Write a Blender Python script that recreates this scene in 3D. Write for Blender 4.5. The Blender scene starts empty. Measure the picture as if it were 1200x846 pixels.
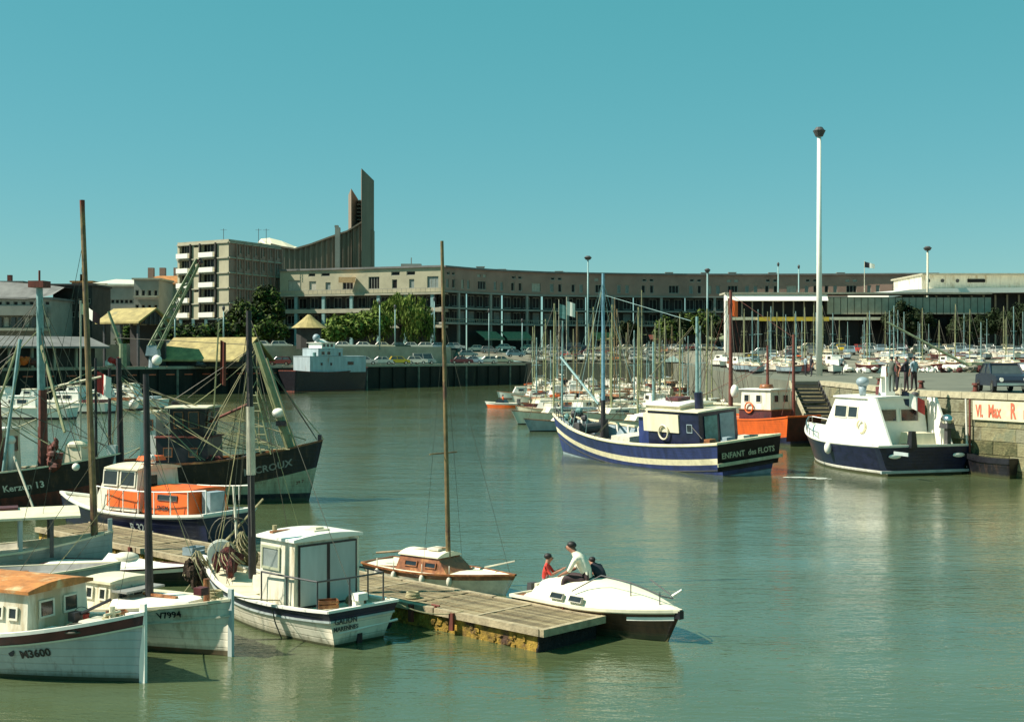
import bpy, bmesh, math, random
from mathutils import Vector, Matrix
R = math.radians
random.seed(7)
SC = bpy.context.scene
COL = SC.collection
EYE = 5.75

# ---------------------------------------------------------------- camera
cam = bpy.data.cameras.new('camera')
cam.sensor_width = 36
cam.lens = 45
cam.shift_y = -0.0067
cam.clip_start = 0.5
cam.clip_end = 6000
camo = bpy.data.objects.new('camera', cam)
COL.objects.link(camo)
camo.location = (0, 0, EYE)
camo.rotation_euler = (R(90), 0, 0)
SC.camera = camo

# ---------------------------------------------------------------- sky, sun, exposure
SUN_EL, SUN_AZ = R(47), (-0.98, -0.13)
w = bpy.data.worlds.new('World')
SC.world = w
w.use_nodes = True
nt = w.node_tree
for n in list(nt.nodes):
    nt.nodes.remove(n)
sky = nt.nodes.new('ShaderNodeTexSky')
sky.sky_type = 'NISHITA'
sky.sun_disc = False
sky.sun_elevation = SUN_EL
sky.sun_rotation = math.atan2(SUN_AZ[0], SUN_AZ[1]) % (2 * math.pi)
sky.altitude = 0
sky.air_density = 1.0
sky.dust_density = 0.0
sky.ozone_density = 1.0
tint = nt.nodes.new('ShaderNodeMix')
tint.data_type = 'RGBA'
tint.blend_type = 'MULTIPLY'
tint.inputs[0].default_value = 1.0
tint.inputs[7].default_value = (0.47, 0.44, 0.55, 1)
hz_ = nt.nodes.new('ShaderNodeMix')
hz_.data_type = 'RGBA'
hz_.blend_type = 'ADD'
hz_.inputs[0].default_value = 1.0
hz_.inputs[7].default_value = (0.15, 3.05, 2.45, 1)
bg = nt.nodes.new('ShaderNodeBackground')
bg.inputs[1].default_value = 0.055
wo = nt.nodes.new('ShaderNodeOutputWorld')
nt.links.new(sky.outputs[0], tint.inputs[6])
nt.links.new(tint.outputs[2], hz_.inputs[6])
nt.links.new(hz_.outputs[2], bg.inputs[0])
nt.links.new(bg.outputs[0], wo.inputs[0])

sl = bpy.data.lights.new('sun', 'SUN')
sl.energy = 5.0
sl.angle = R(0.5)
sl.color = (1.0, 0.92, 0.79)
so = bpy.data.objects.new('sun', sl)
COL.objects.link(so)
sv = Vector((SUN_AZ[0] * math.cos(SUN_EL), SUN_AZ[1] * math.cos(SUN_EL), math.sin(SUN_EL)))
so.rotation_euler = sv.to_track_quat('Z', 'Y').to_euler()
SC.view_settings.view_transform = 'Standard'
SC.view_settings.look = 'None'
SC.view_settings.exposure = 0.75
SC.view_settings.gamma = 1.0

# ---------------------------------------------------------------- materials
def mk(name, c, rough=.55, var=.18, sc=3.0, bump=0.0, metal=0.0, streak=False, c2=None, c2w=.5, spec=.5, bsc=None, thr=None):
    """procedural paint / stone / wood: colour broken up by noise, optional second colour in patches, optional runs"""
    m = bpy.data.materials.new(name)
    m.use_nodes = True
    t = m.node_tree
    b = t.nodes['Principled BSDF']
    b.inputs['Roughness'].default_value = rough
    b.inputs['Metallic'].default_value = metal
    b.inputs['Specular IOR Level'].default_value = spec
    tc = t.nodes.new('ShaderNodeTexCoord')
    mp = t.nodes.new('ShaderNodeMapping')
    t.links.new(tc.outputs['Object'], mp.inputs[0])
    if streak:
        mp.inputs['Scale'].default_value = (1, 1, .18)
    n = t.nodes.new('ShaderNodeTexNoise')
    n.inputs['Scale'].default_value = sc
    n.inputs['Detail'].default_value = 6
    n.inputs['Roughness'].default_value = .65
    t.links.new(mp.outputs[0], n.inputs['Vector'])
    r = t.nodes.new('ShaderNodeValToRGB')
    lo = tuple(max(0, x * (1 - var * 1.6)) for x in c)
    hi = tuple(min(1, x * (1 + var * .8)) for x in c)
    r.color_ramp.elements[0].position = .3
    r.color_ramp.elements[1].position = .68
    r.color_ramp.elements[0].color = (*lo, 1)
    r.color_ramp.elements[1].color = (*hi, 1)
    t.links.new(n.outputs['Fac'], r.inputs[0])
    out = r.outputs[0]
    if c2:
        n2 = t.nodes.new('ShaderNodeTexNoise')
        n2.inputs['Scale'].default_value = sc * .45
        n2.inputs['Detail'].default_value = 8
        n2.inputs['Roughness'].default_value = .7
        t.links.new(mp.outputs[0], n2.inputs['Vector'])
        r2 = t.nodes.new('ShaderNodeValToRGB')
        p = thr if thr is not None else .62 - .25 * c2w
        r2.color_ramp.elements[0].position = p
        r2.color_ramp.elements[1].position = p + .1
        t.links.new(n2.outputs['Fac'], r2.inputs[0])
        mx = t.nodes.new('ShaderNodeMix')
        mx.data_type = 'RGBA'
        mx.inputs[7].default_value = (*c2, 1)
        t.links.new(r2.outputs[0], mx.inputs[0])
        t.links.new(out, mx.inputs[6])
        out = mx.outputs[2]
    t.links.new(out, b.inputs['Base Color'])
    if bump:
        nb = t.nodes.new('ShaderNodeTexNoise')
        nb.inputs['Scale'].default_value = bsc or sc * 4
        nb.inputs['Detail'].default_value = 6
        t.links.new(tc.outputs['Object'], nb.inputs['Vector'])
        bp = t.nodes.new('ShaderNodeBump')
        bp.inputs['Strength'].default_value = bump
        bp.inputs['Distance'].default_value = .05
        t.links.new(nb.outputs['Fac'], bp.inputs['Height'])
        t.links.new(bp.outputs[0], b.inputs['Normal'])
    return m

M = {}
M['white'] = mk('white_paint', (.74, .70, .56), .4, .12, 2.5, streak=True, c2=(.46, .38, .24), c2w=.32)
M['cream'] = mk('cream_paint', (.70, .64, .45), .5, .12, 2.5, streak=True)
M['offwhite'] = mk('offwhite_deck', (.64, .60, .47), .6, .18, 5)
M['pure'] = mk('bright_white', (.82, .80, .70), .35, .05, 3)
M['greyhull'] = mk('grey_hull_paint', (.40, .46, .44), .5, .14, 2.5, streak=True)
M['palegreen'] = mk('pale_green_paint', (.40, .42, .28), .55, .2, 2.5, streak=True, c2=(.25, .20, .12), c2w=.2)
M['black'] = mk('black_paint', (.012, .012, .016), .4, .4, 3)
M['navy'] = mk('navy_paint', (.014, .017, .045), .3, .3, 3)
M['blue'] = mk('blue_paint', (.028, .045, .15), .4, .3, 3, streak=True)
M['maroon'] = mk('maroon_paint', (.10, .022, .022), .5, .35, 3, c2=(.03, .015, .02), c2w=.3)
M['rust'] = mk('rust_red', (.16, .035, .02), .75, .4, 4, streak=True, c2=(.05, .02, .015), c2w=.4)
M['orange'] = mk('orange_paint', (.80, .13, .015), .45, .15, 3, streak=True)
M['orangeroof'] = mk('orange_roof_paint', (.52, .20, .05), .6, .3, 4, c2=(.55, .42, .22), c2w=.35)
M['yellow'] = mk('yellow_paint', (.75, .50, .05), .45, .15, 3)
M['lemon'] = mk('pale_yellow_stripe', (.84, .76, .50), .5, .15, 3)
M['red'] = mk('red_paint', (.55, .04, .03), .45, .2, 3)
M['teal'] = mk('teal_paint', (.12, .26, .24), .5, .25, 3)
M['bluegrey'] = mk('blue_grey_paint', (.27, .35, .38), .5, .18, 2)
M['grey'] = mk('grey_paint', (.26, .26, .24), .55, .2, 3)
M['dgrey'] = mk('dark_grey', (.06, .06, .06), .6, .3, 3)
M['wood'] = mk('varnished_wood', (.24, .085, .03), .4, .35, 6, c2=(.38, .17, .06), c2w=.4)
M['mastwood'] = mk('old_mast_wood', (.20, .14, .055), .6, .35, 4, c2=(.10, .05, .03), c2w=.4)
M['mastpale'] = mk('pale_mast', (.52, .50, .38), .5, .2, 4)
M['mastdark'] = mk('dark_mast', (.022, .020, .022), .6, .4, 4)
M['mastteal'] = mk('teal_mast', (.20, .34, .33), .5, .2, 4)
M['mastrust'] = mk('rusty_mast', (.15, .04, .025), .6, .3, 4)
M['mastolive'] = mk('olive_mast', (.26, .27, .13), .5, .2, 4)
M['rope'] = mk('rope', (.34, .30, .16), .8, .2, 9)
M['wire'] = mk('wire', (.08, .075, .05), .6, .2, 9)
M['plank'] = mk('weathered_plank', (.21, .165, .085), .8, .35, 5, bump=.3)
M['plank2'] = mk('weathered_plank_dark', (.15, .115, .06), .8, .35, 5, bump=.3)
M['plank3'] = mk('weathered_plank_pale', (.26, .21, .115), .8, .3, 5, bump=.3)
M['fender'] = mk('timber_rail', (.38, .31, .19), .75, .3, 4, bump=.3)
M['weedfloat'] = mk('weedy_float', (.32, .20, .025), .9, .5, 3.5, bump=.8, c2=(.06, .03, .015), c2w=.35, bsc=14)
M['mussel'] = mk('mussel_black', (.012, .010, .010), .7, .6, 8, bump=.9, c2=(.09, .07, .06), c2w=-.1, bsc=25)
M['stone'] = mk('quay_stone', (.24, .22, .115), .9, .3, 2.2, bump=.7, c2=(.16, .17, .10), c2w=.5, bsc=9)
M['stone2'] = mk('quay_stone_grey', (.22, .215, .135), .9, .3, 2.2, bump=.7, c2=(.12, .11, .06), c2w=.4, bsc=9)
M['stone3'] = mk('quay_stone_dark', (.15, .14, .06), .9, .4, 2.2, bump=.9, c2=(.06, .065, .025), c2w=.6, bsc=9)
M['mortar'] = mk('dark_mortar', (.13, .12, .065), .95, .3, 3)
M['coping'] = mk('coping_stone', (.42, .38, .25), .85, .2, 3, bump=.3)
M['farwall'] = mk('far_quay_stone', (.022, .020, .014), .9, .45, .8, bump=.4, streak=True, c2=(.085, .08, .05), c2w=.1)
M['asphalt'] = mk('worn_asphalt', (.135, .14, .10), .9, .2, .5, bump=.2, c2=(.10, .105, .075), c2w=.4, bsc=6)
M['sand'] = mk('dusty_ground', (.17, .165, .12), .9, .25, .3)
M['ground'] = mk('far_ground', (.08, .09, .05), .95, .3, .05)
M['wallcream'] = mk('cream_facade', (.40, .37, .25), .8, .12, .4)
M['wallgrey'] = mk('grey_facade', (.27, .27, .23), .8, .14, .3)
M['wallbrown'] = mk('brown_facade', (.33, .205, .155), .8, .15, .25)
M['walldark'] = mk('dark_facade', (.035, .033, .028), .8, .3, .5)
M['roofgrey'] = mk('grey_roof', (.17, .17, .16), .8, .2, .4)
M['rooforange'] = mk('orange_tiles', (.42, .18, .05), .8, .3, 1.2, bump=.3)
M['roofyellow'] = mk('yellow_roof', (.36, .29, .11), .8, .3, .8, c2=(.22, .20, .10), c2w=.2)
M['slab'] = mk('slab_concrete', (.36, .34, .25), .8, .15, .6)
M['church'] = mk('church_concrete', (.24, .19, .14), .85, .2, .15, streak=True)
M['frame'] = mk('window_frame', (.34, .34, .28), .6, .1, 3)
M['shutter'] = mk('blue_grey_shutter', (.20, .24, .22), .7, .2, 3)
M['curtain'] = mk('pale_blind', (.42, .40, .32), .7, .2, 3)
M['bglass'] = mk('building_glass', (.012, .010, .009), .35, .3, 3, spec=.2)
M['glass'] = mk('dark_glass', (.02, .024, .026), .12, .3, 3, spec=.7)
M['carglass'] = mk('car_glass', (.05, .06, .06), .1, .2, 3, spec=.8)
M['tyre'] = mk('tyre_rubber', (.015, .015, .015), .8, .2, 3)
M['chrome'] = mk('chrome', (.6, .6, .58), .2, .05, 3, metal=1)
M['leaf'] = mk('leaves', (.075, .115, .020), .7, .45, .6, spec=.12)
M['leafl'] = mk('bright_leaves', (.14, .20, .035), .7, .35, .6, spec=.12)
M['leafd'] = mk('dark_leaves', (.022, .034, .012), .7, .5, .6, spec=.12)
M['bark'] = mk('bark', (.07, .055, .04), .9, .3, 3)
M['skin'] = mk('skin', (.32, .15, .09), .6, .1, 5)
M['hair'] = mk('dark_hair', (.012, .009, .008), .6, .2, 8)
M['shirtw'] = mk('white_shirt', (.78, .74, .58), .8, .1, 6, bump=.3)
M['shirtr'] = mk('red_top', (.55, .04, .025), .8, .15, 6)
M['trouser'] = mk('dark_trousers', (.035, .018, .02), .8, .2, 6)
M['clothd'] = mk('dark_cloth', (.018, .018, .026), .8, .2, 6)
M['clothg'] = mk('grey_green_coat', (.10, .115, .09), .8, .2, 6)
M['shoe'] = mk('shoe', (.03, .02, .015), .6, .2, 6)
M['netred'] = mk('red_net', (.13, .03, .025), .95, .6, 14, bump=1, c2=(.03, .012, .012), c2w=.5, bsc=40)
M['netgreen'] = mk('buff_net', (.24, .20, .10), .95, .5, 14, bump=1, c2=(.05, .045, .02), c2w=.45, bsc=40)
M['foam'] = mk('foam', (.62, .66, .58), .7, .2, 4)
M['sign'] = mk('painted_sign_ground', (.62, .60, .40), .8, .15, 3)
M['signred'] = mk('red_lettering', (.62, .14, .07), .8, .2, 3)
M['cranegreen'] = mk('crane_green', (.22, .26, .15), .6, .25, 2)
M['tarp'] = mk('cream_tarp', (.74, .70, .52), .6, .08, 2, bump=.15, bsc=3)
M['brown'] = mk('brown_hull', (.085, .04, .02), .5, .5, 3, c2=(.16, .07, .03), c2w=.1, streak=True)
M['clay'] = mk('clay_rock', (.22, .21, .16), .9, .35, 1.2, bump=.5)

def hullpaint(name, base, pitch=.15, scum=.10, seam=.22, rust=(.10, .045, .02), rk=.62):
    """boat paint with plank seams, rusty runs and a weedy line at the water"""
    m = M[base].copy()
    m.name = name
    t = m.node_tree
    b = t.nodes['Principled BSDF']
    col = b.inputs['Base Color'].links[0].from_socket
    tc = next(n for n in t.nodes if n.type == 'TEX_COORD')
    sp = t.nodes.new('ShaderNodeSeparateXYZ')
    t.links.new(tc.outputs['Object'], sp.inputs[0])
    fr = t.nodes.new('ShaderNodeMath'); fr.operation = 'PINGPONG'; fr.inputs[1].default_value = pitch / 2
    t.links.new(sp.outputs[2], fr.inputs[0])
    lt = t.nodes.new('ShaderNodeMapRange'); lt.inputs[1].default_value = 0; lt.inputs[2].default_value = pitch * .10
    lt.inputs[3].default_value = 1; lt.inputs[4].default_value = 0
    t.links.new(fr.outputs[0], lt.inputs[0])
    def mix(fac, k, colr, src):
        ml = t.nodes.new('ShaderNodeMath'); ml.operation = 'MULTIPLY'; ml.inputs[1].default_value = k
        t.links.new(fac, ml.inputs[0])
        mx = t.nodes.new('ShaderNodeMix'); mx.data_type = 'RGBA'; mx.inputs[7].default_value = (*colr, 1)
        t.links.new(ml.outputs[0], mx.inputs[0]); t.links.new(src, mx.inputs[6])
        return mx.outputs[2]
    col = mix(lt.outputs[0], seam, (.04, .035, .025), col)
    mp = t.nodes.new('ShaderNodeMapping'); mp.inputs['Scale'].default_value = (3.2, 3.2, .35)
    t.links.new(tc.outputs['Object'], mp.inputs[0])
    n = t.nodes.new('ShaderNodeTexNoise'); n.inputs['Scale'].default_value = 1.6; n.inputs['Detail'].default_value = 8; n.inputs['Roughness'].default_value = .7
    t.links.new(mp.outputs[0], n.inputs['Vector'])
    rr = t.nodes.new('ShaderNodeMapRange'); rr.inputs[1].default_value = rk - .06; rr.inputs[2].default_value = rk + .10
    t.links.new(n.outputs['Fac'], rr.inputs[0])
    col = mix(rr.outputs[0], .55, rust, col)
    ad = t.nodes.new('ShaderNodeMath'); ad.operation = 'MULTIPLY_ADD'; ad.inputs[1].default_value = -.25; 
    t.links.new(n.outputs['Fac'], ad.inputs[0]); t.links.new(sp.outputs[2], ad.inputs[2])
    sc_ = t.nodes.new('ShaderNodeMapRange'); sc_.inputs[1].default_value = scum - .15; sc_.inputs[2].default_value = scum - .02
    sc_.inputs[3].default_value = 1; sc_.inputs[4].default_value = 0
    t.links.new(ad.outputs[0], sc_.inputs[0])
    col = mix(sc_.outputs[0], .65, (.07, .075, .03), col)
    t.links.new(col, b.inputs['Base Color'])
    bp = t.nodes.new('ShaderNodeBump'); bp.inputs['Strength'].default_value = .5; bp.inputs['Distance'].default_value = .01; bp.invert = True
    t.links.new(lt.outputs[0], bp.inputs['Height'])
    t.links.new(bp.outputs[0], b.inputs['Normal'])
    return m
for k_, a_ in (('white', {}), ('greyhull', {}), ('black', dict(rust=(.11, .06, .035), rk=.58, seam=.0)), ('palegreen', dict(rk=.56)), ('blue', dict(rust=(.06, .06, .05), seam=.35)), ('orange', dict(rust=(.30, .07, .02))), ('navy', dict(rust=(.05, .05, .06), rk=.66, seam=0)), ('wood', {}), ('brown', dict(rk=.56)), ('pure', dict(rk=.66)), ('cream', {}), ('rust', dict(rk=.5, rust=(.05, .02, .015)))):
    M['h_' + k_] = hullpaint('hull_' + k_, k_, **a_)

# water: murky green body, rippled skin
wm = bpy.data.materials.new('harbour_water')
wm.use_nodes = True
t = wm.node_tree
b = t.nodes['Principled BSDF']
b.inputs['Roughness'].default_value = .05
b.inputs['IOR'].default_value = 1.7
tc = t.nodes.new('ShaderNodeTexCoord')
def wnoise(scale, mscale, detail=3, rot=0, dist=0.0):
    mp = t.nodes.new('ShaderNodeMapping')
    mp.inputs['Scale'].default_value = mscale
    mp.inputs['Rotation'].default_value = (0, 0, rot)
    t.links.new(tc.outputs['Object'], mp.inputs[0])
    n = t.nodes.new('ShaderNodeTexNoise')
    n.inputs['Scale'].default_value = scale
    n.inputs['Detail'].default_value = detail
    n.inputs['Roughness'].default_value = .55
    n.inputs['Distortion'].default_value = dist
    t.links.new(mp.outputs[0], n.inputs['Vector'])
    return n.outputs['Fac']
cr = t.nodes.new('ShaderNodeValToRGB')
cr.color_ramp.elements[0].position = .35
cr.color_ramp.elements[1].position = .7
cr.color_ramp.elements[0].color = (.062, .084, .036, 1)
cr.color_ramp.elements[1].color = (.082, .108, .050, 1)
t.links.new(wnoise(.12, (1, 2, 1), 4), cr.inputs[0])
t.links.new(cr.outputs[0], b.inputs['Base Color'])
prev = None
gust = t.nodes.new('ShaderNodeMapRange')
gust.inputs[1].default_value = .35
gust.inputs[2].default_value = .65
gust.inputs[3].default_value = .35
gust.inputs[4].default_value = 1.0
t.links.new(wnoise(.05, (1, 2.2, 1), 4, R(-10), .8), gust.inputs[0])
for sc_, ms, st, di in ((.5, (.7, 1.7, 1), .35, .16), (2.3, (.55, 1.6, 1), .42, .070), (6.0, (.7, 1.3, 1), .55, .028), (14.0, (.8, 1.2, 1), .45, .012)):
    bp = t.nodes.new('ShaderNodeBump')
    ml = t.nodes.new('ShaderNodeMath')
    ml.operation = 'MULTIPLY'
    ml.inputs[1].default_value = st
    t.links.new(gust.outputs[0], ml.inputs[0])
    t.links.new(ml.outputs[0], bp.inputs['Strength'])
    bp.inputs['Distance'].default_value = di
    t.links.new(wnoise(sc_, ms, 3, R(12), .4), bp.inputs['Height'])
    if prev:
        t.links.new(prev.outputs[0], bp.inputs['Normal'])
    prev = bp
t.links.new(prev.outputs[0], b.inputs['Normal'])
M['water'] = wm

# ---------------------------------------------------------------- helpers
class MB:
    def __init__(s):
        s.v, s.f, s.m = [], [], []
    def add(s, vs, fs, mi=0, T=None):
        o = len(s.v)
        for p in vs:
            p = Vector(p)
            s.v.append(T @ p if T else p)
        for f in fs:
            s.f.append(tuple(i + o for i in f))
            s.m.append(mi)
        return s
    def box(s, x0, x1, y0, y1, z0, z1, mi=0, T=None, tx=0, ty=0):
        """box with optional taper of the top (tx, ty = inset of the top)"""
        vs = [(x0, y0, z0), (x1, y0, z0), (x1, y1, z0), (x0, y1, z0),
              (x0 + tx, y0 + ty, z1), (x1 - tx, y0 + ty, z1), (x1 - tx, y1 - ty, z1), (x0 + tx, y1 - ty, z1)]
        return s.add(vs, [(3, 2, 1, 0), (4, 5, 6, 7), (0, 1, 5, 4), (1, 2, 6, 5), (2, 3, 7, 6), (3, 0, 4, 7)], mi, T)
    def tube(s, p0, p1, r0, r1=None, n=8, mi=0, T=None, cap=True):
        r1 = r0 if r1 is None else r1
        p0, p1 = Vector(p0), Vector(p1)
        d = p1 - p0
        if d.length < 1e-6:
            return s
        q = d.to_track_quat('Z', 'Y')
        vs = []
        for k, (p, r) in enumerate(((p0, r0), (p1, r1))):
            for i in range(n):
                a = 2 * math.pi * i / n
                vs.append(p + q @ Vector((r * math.cos(a), r * math.sin(a), 0)))
        fs = [(i, (i + 1) % n, n + (i + 1) % n, n + i) for i in range(n)]
        if cap:
            fs += [tuple(range(n - 1, -1, -1)), tuple(range(n, 2 * n))]
        return s.add(vs, fs, mi, T)
    def path(s, pts, r, n=5, mi=0):
        for a, b_ in zip(pts, pts[1:]):
            s.tube(a, b_, r, r, n, mi)
        return s
    def ring(s, c, R0, r, axis='x', n=20, k=6, mi=0):
        vs, fs = [], []
        for i in range(n):
            a = 2 * math.pi * i / n
            for j in range(k):
                b_ = 2 * math.pi * j / k
                rr = R0 + r * math.cos(b_)
                p = {'x': (r * math.sin(b_), rr * math.cos(a), rr * math.sin(a)),
                     'y': (rr * math.cos(a), r * math.sin(b_), rr * math.sin(a)),
                     'z': (rr * math.cos(a), rr * math.sin(a), r * math.sin(b_))}[axis]
                vs.append((c[0] + p[0], c[1] + p[1], c[2] + p[2]))
        for i in range(n):
            for j in range(k):
                fs.append((i * k + j, ((i + 1) % n) * k + j, ((i + 1) % n) * k + (j + 1) % k, i * k + (j + 1) % k))
        return s.add(vs, fs, mi)
    def ball(s, c, rx, ry=None, rz=None, mi=0, n=10, k=7, jit=0, T=None):
        ry = ry or rx
        rz = rz or rx
        vs, fs = [], []
        for j in range(k + 1):
            ph = math.pi * j / k
            for i in range(n):
                a = 2 * math.pi * i / n
                q = 1 + random.uniform(-jit, jit)
                vs.append((c[0] + q * rx * math.sin(ph) * math.cos(a), c[1] + q * ry * math.sin(ph) * math.sin(a), c[2] + q * rz * math.cos(ph)))
        for j in range(k):
            for i in range(n):
                fs.append((j * n + i, (j + 1) * n + i, (j + 1) * n + (i + 1) % n, j * n + (i + 1) % n))
        return s.add(vs, fs, mi, T)
    def prism(s, poly, z0, z1, mi=0, T=None):
        """vertical prism over an x,y polygon (counter-clockwise)"""
        n = len(poly)
        vs = [(x, y, z0) for x, y in poly] + [(x, y, z1) for x, y in poly]
        fs = [tuple(range(n - 1, -1, -1)), tuple(range(n, 2 * n))] + [(i, (i + 1) % n, n + (i + 1) % n, n + i) for i in range(n)]
        return s.add(vs, fs, mi, T)
    def slabxz(s, poly, y0, y1, mi=0, T=None):
        """x,z polygon pushed out along y"""
        n = len(poly)
        vs = [(x, y0, z) for x, z in poly] + [(x, y1, z) for x, z in poly]
        fs = [tuple(range(n)), tuple(range(2 * n - 1, n - 1, -1))] + [((i + 1) % n, i, n + i, n + (i + 1) % n) for i in range(n)]
        return s.add(vs, fs, mi, T)
    def mesh(s, name, mats, smooth=False):
        me = bpy.data.meshes.new(name)
        me.from_pydata([tuple(v) for v in s.v], [], s.f)
        for m in (mats if isinstance(mats, (list, tuple)) else [mats]):
            me.materials.append(m)
        me.polygons.foreach_set('material_index', s.m)
        if smooth:
            me.polygons.foreach_set('use_smooth', [True] * len(s.f))
        me.update()
        return me
    def build(s, name, mats, parent=None, loc=(0, 0, 0), rot=(0, 0, 0), smooth=False):
        return inst(name, s.mesh(name, mats, smooth), parent, loc, rot)

def fixn(me):
    bm = bmesh.new()
    bm.from_mesh(me)
    bmesh.ops.recalc_face_normals(bm, faces=bm.faces)
    bm.to_mesh(me)
    bm.free()

def inst(name, me, parent=None, loc=(0, 0, 0), rot=(0, 0, 0)):
    o = bpy.data.objects.new(name, me)
    COL.objects.link(o)
    o.parent = parent
    o.location = loc
    o.rotation_euler = rot
    return o

def tag(o, label, cat, group=None):
    o['label'] = label
    o['category'] = cat
    if group:
        o['group'] = group
    return o

def thing(name, label, cat, loc=(0, 0, 0), rz=0, group=None):
    o = bpy.data.objects.new(name, None)
    COL.objects.link(o)
    o.empty_display_size = .3
    o.location = loc
    o.rotation_euler = (0, 0, rz)
    return tag(o, label, cat, group)

def struct(o):
    o['kind'] = 'structure'
    return o

def stuff(o):
    o['kind'] = 'stuff'
    return o

def copy_tree(o, parent=None):
    c = o.copy()
    COL.objects.link(c)
    c.parent = parent
    for ch in CH.get(o.name, []):
        copy_tree(ch, c)
    return c
CH = {}
def index_children():
    CH.clear()
    for o in bpy.data.objects:
        if o.parent:
            CH.setdefault(o.parent.name, []).append(o)

def wz(px, py, z=0.0):
    """where a line of sight meets the level z (photograph pixels)"""
    s_ = (py - 415) / (EYE - z)
    d = 1500 / s_
    return ((px - 600) * d / 1500, d)

def textmesh(body, size, bold=0.0, ext=.006):
    cu = bpy.data.curves.new('lettering', 'FONT')
    cu.body = body
    cu.size = size
    cu.extrude = ext
    cu.offset = bold * size
    cu.resolution_u = 2
    o = bpy.data.objects.new('lettering', cu)
    COL.objects.link(o)
    dg = bpy.context.evaluated_depsgraph_get()
    me = bpy.data.meshes.new_from_object(o.evaluated_get(dg))
    bpy.data.objects.remove(o)
    wd = max((v.co.x for v in me.vertices), default=1)
    return me, wd

def textobj(body, size, mat, parent, loc, rot, bold=.02, ext=.006, name='lettering'):
    me, wd = textmesh(body, size, bold, ext)
    me.materials.clear()
    me.materials.append(mat)
    return inst(name, me, parent, loc, rot)

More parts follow.
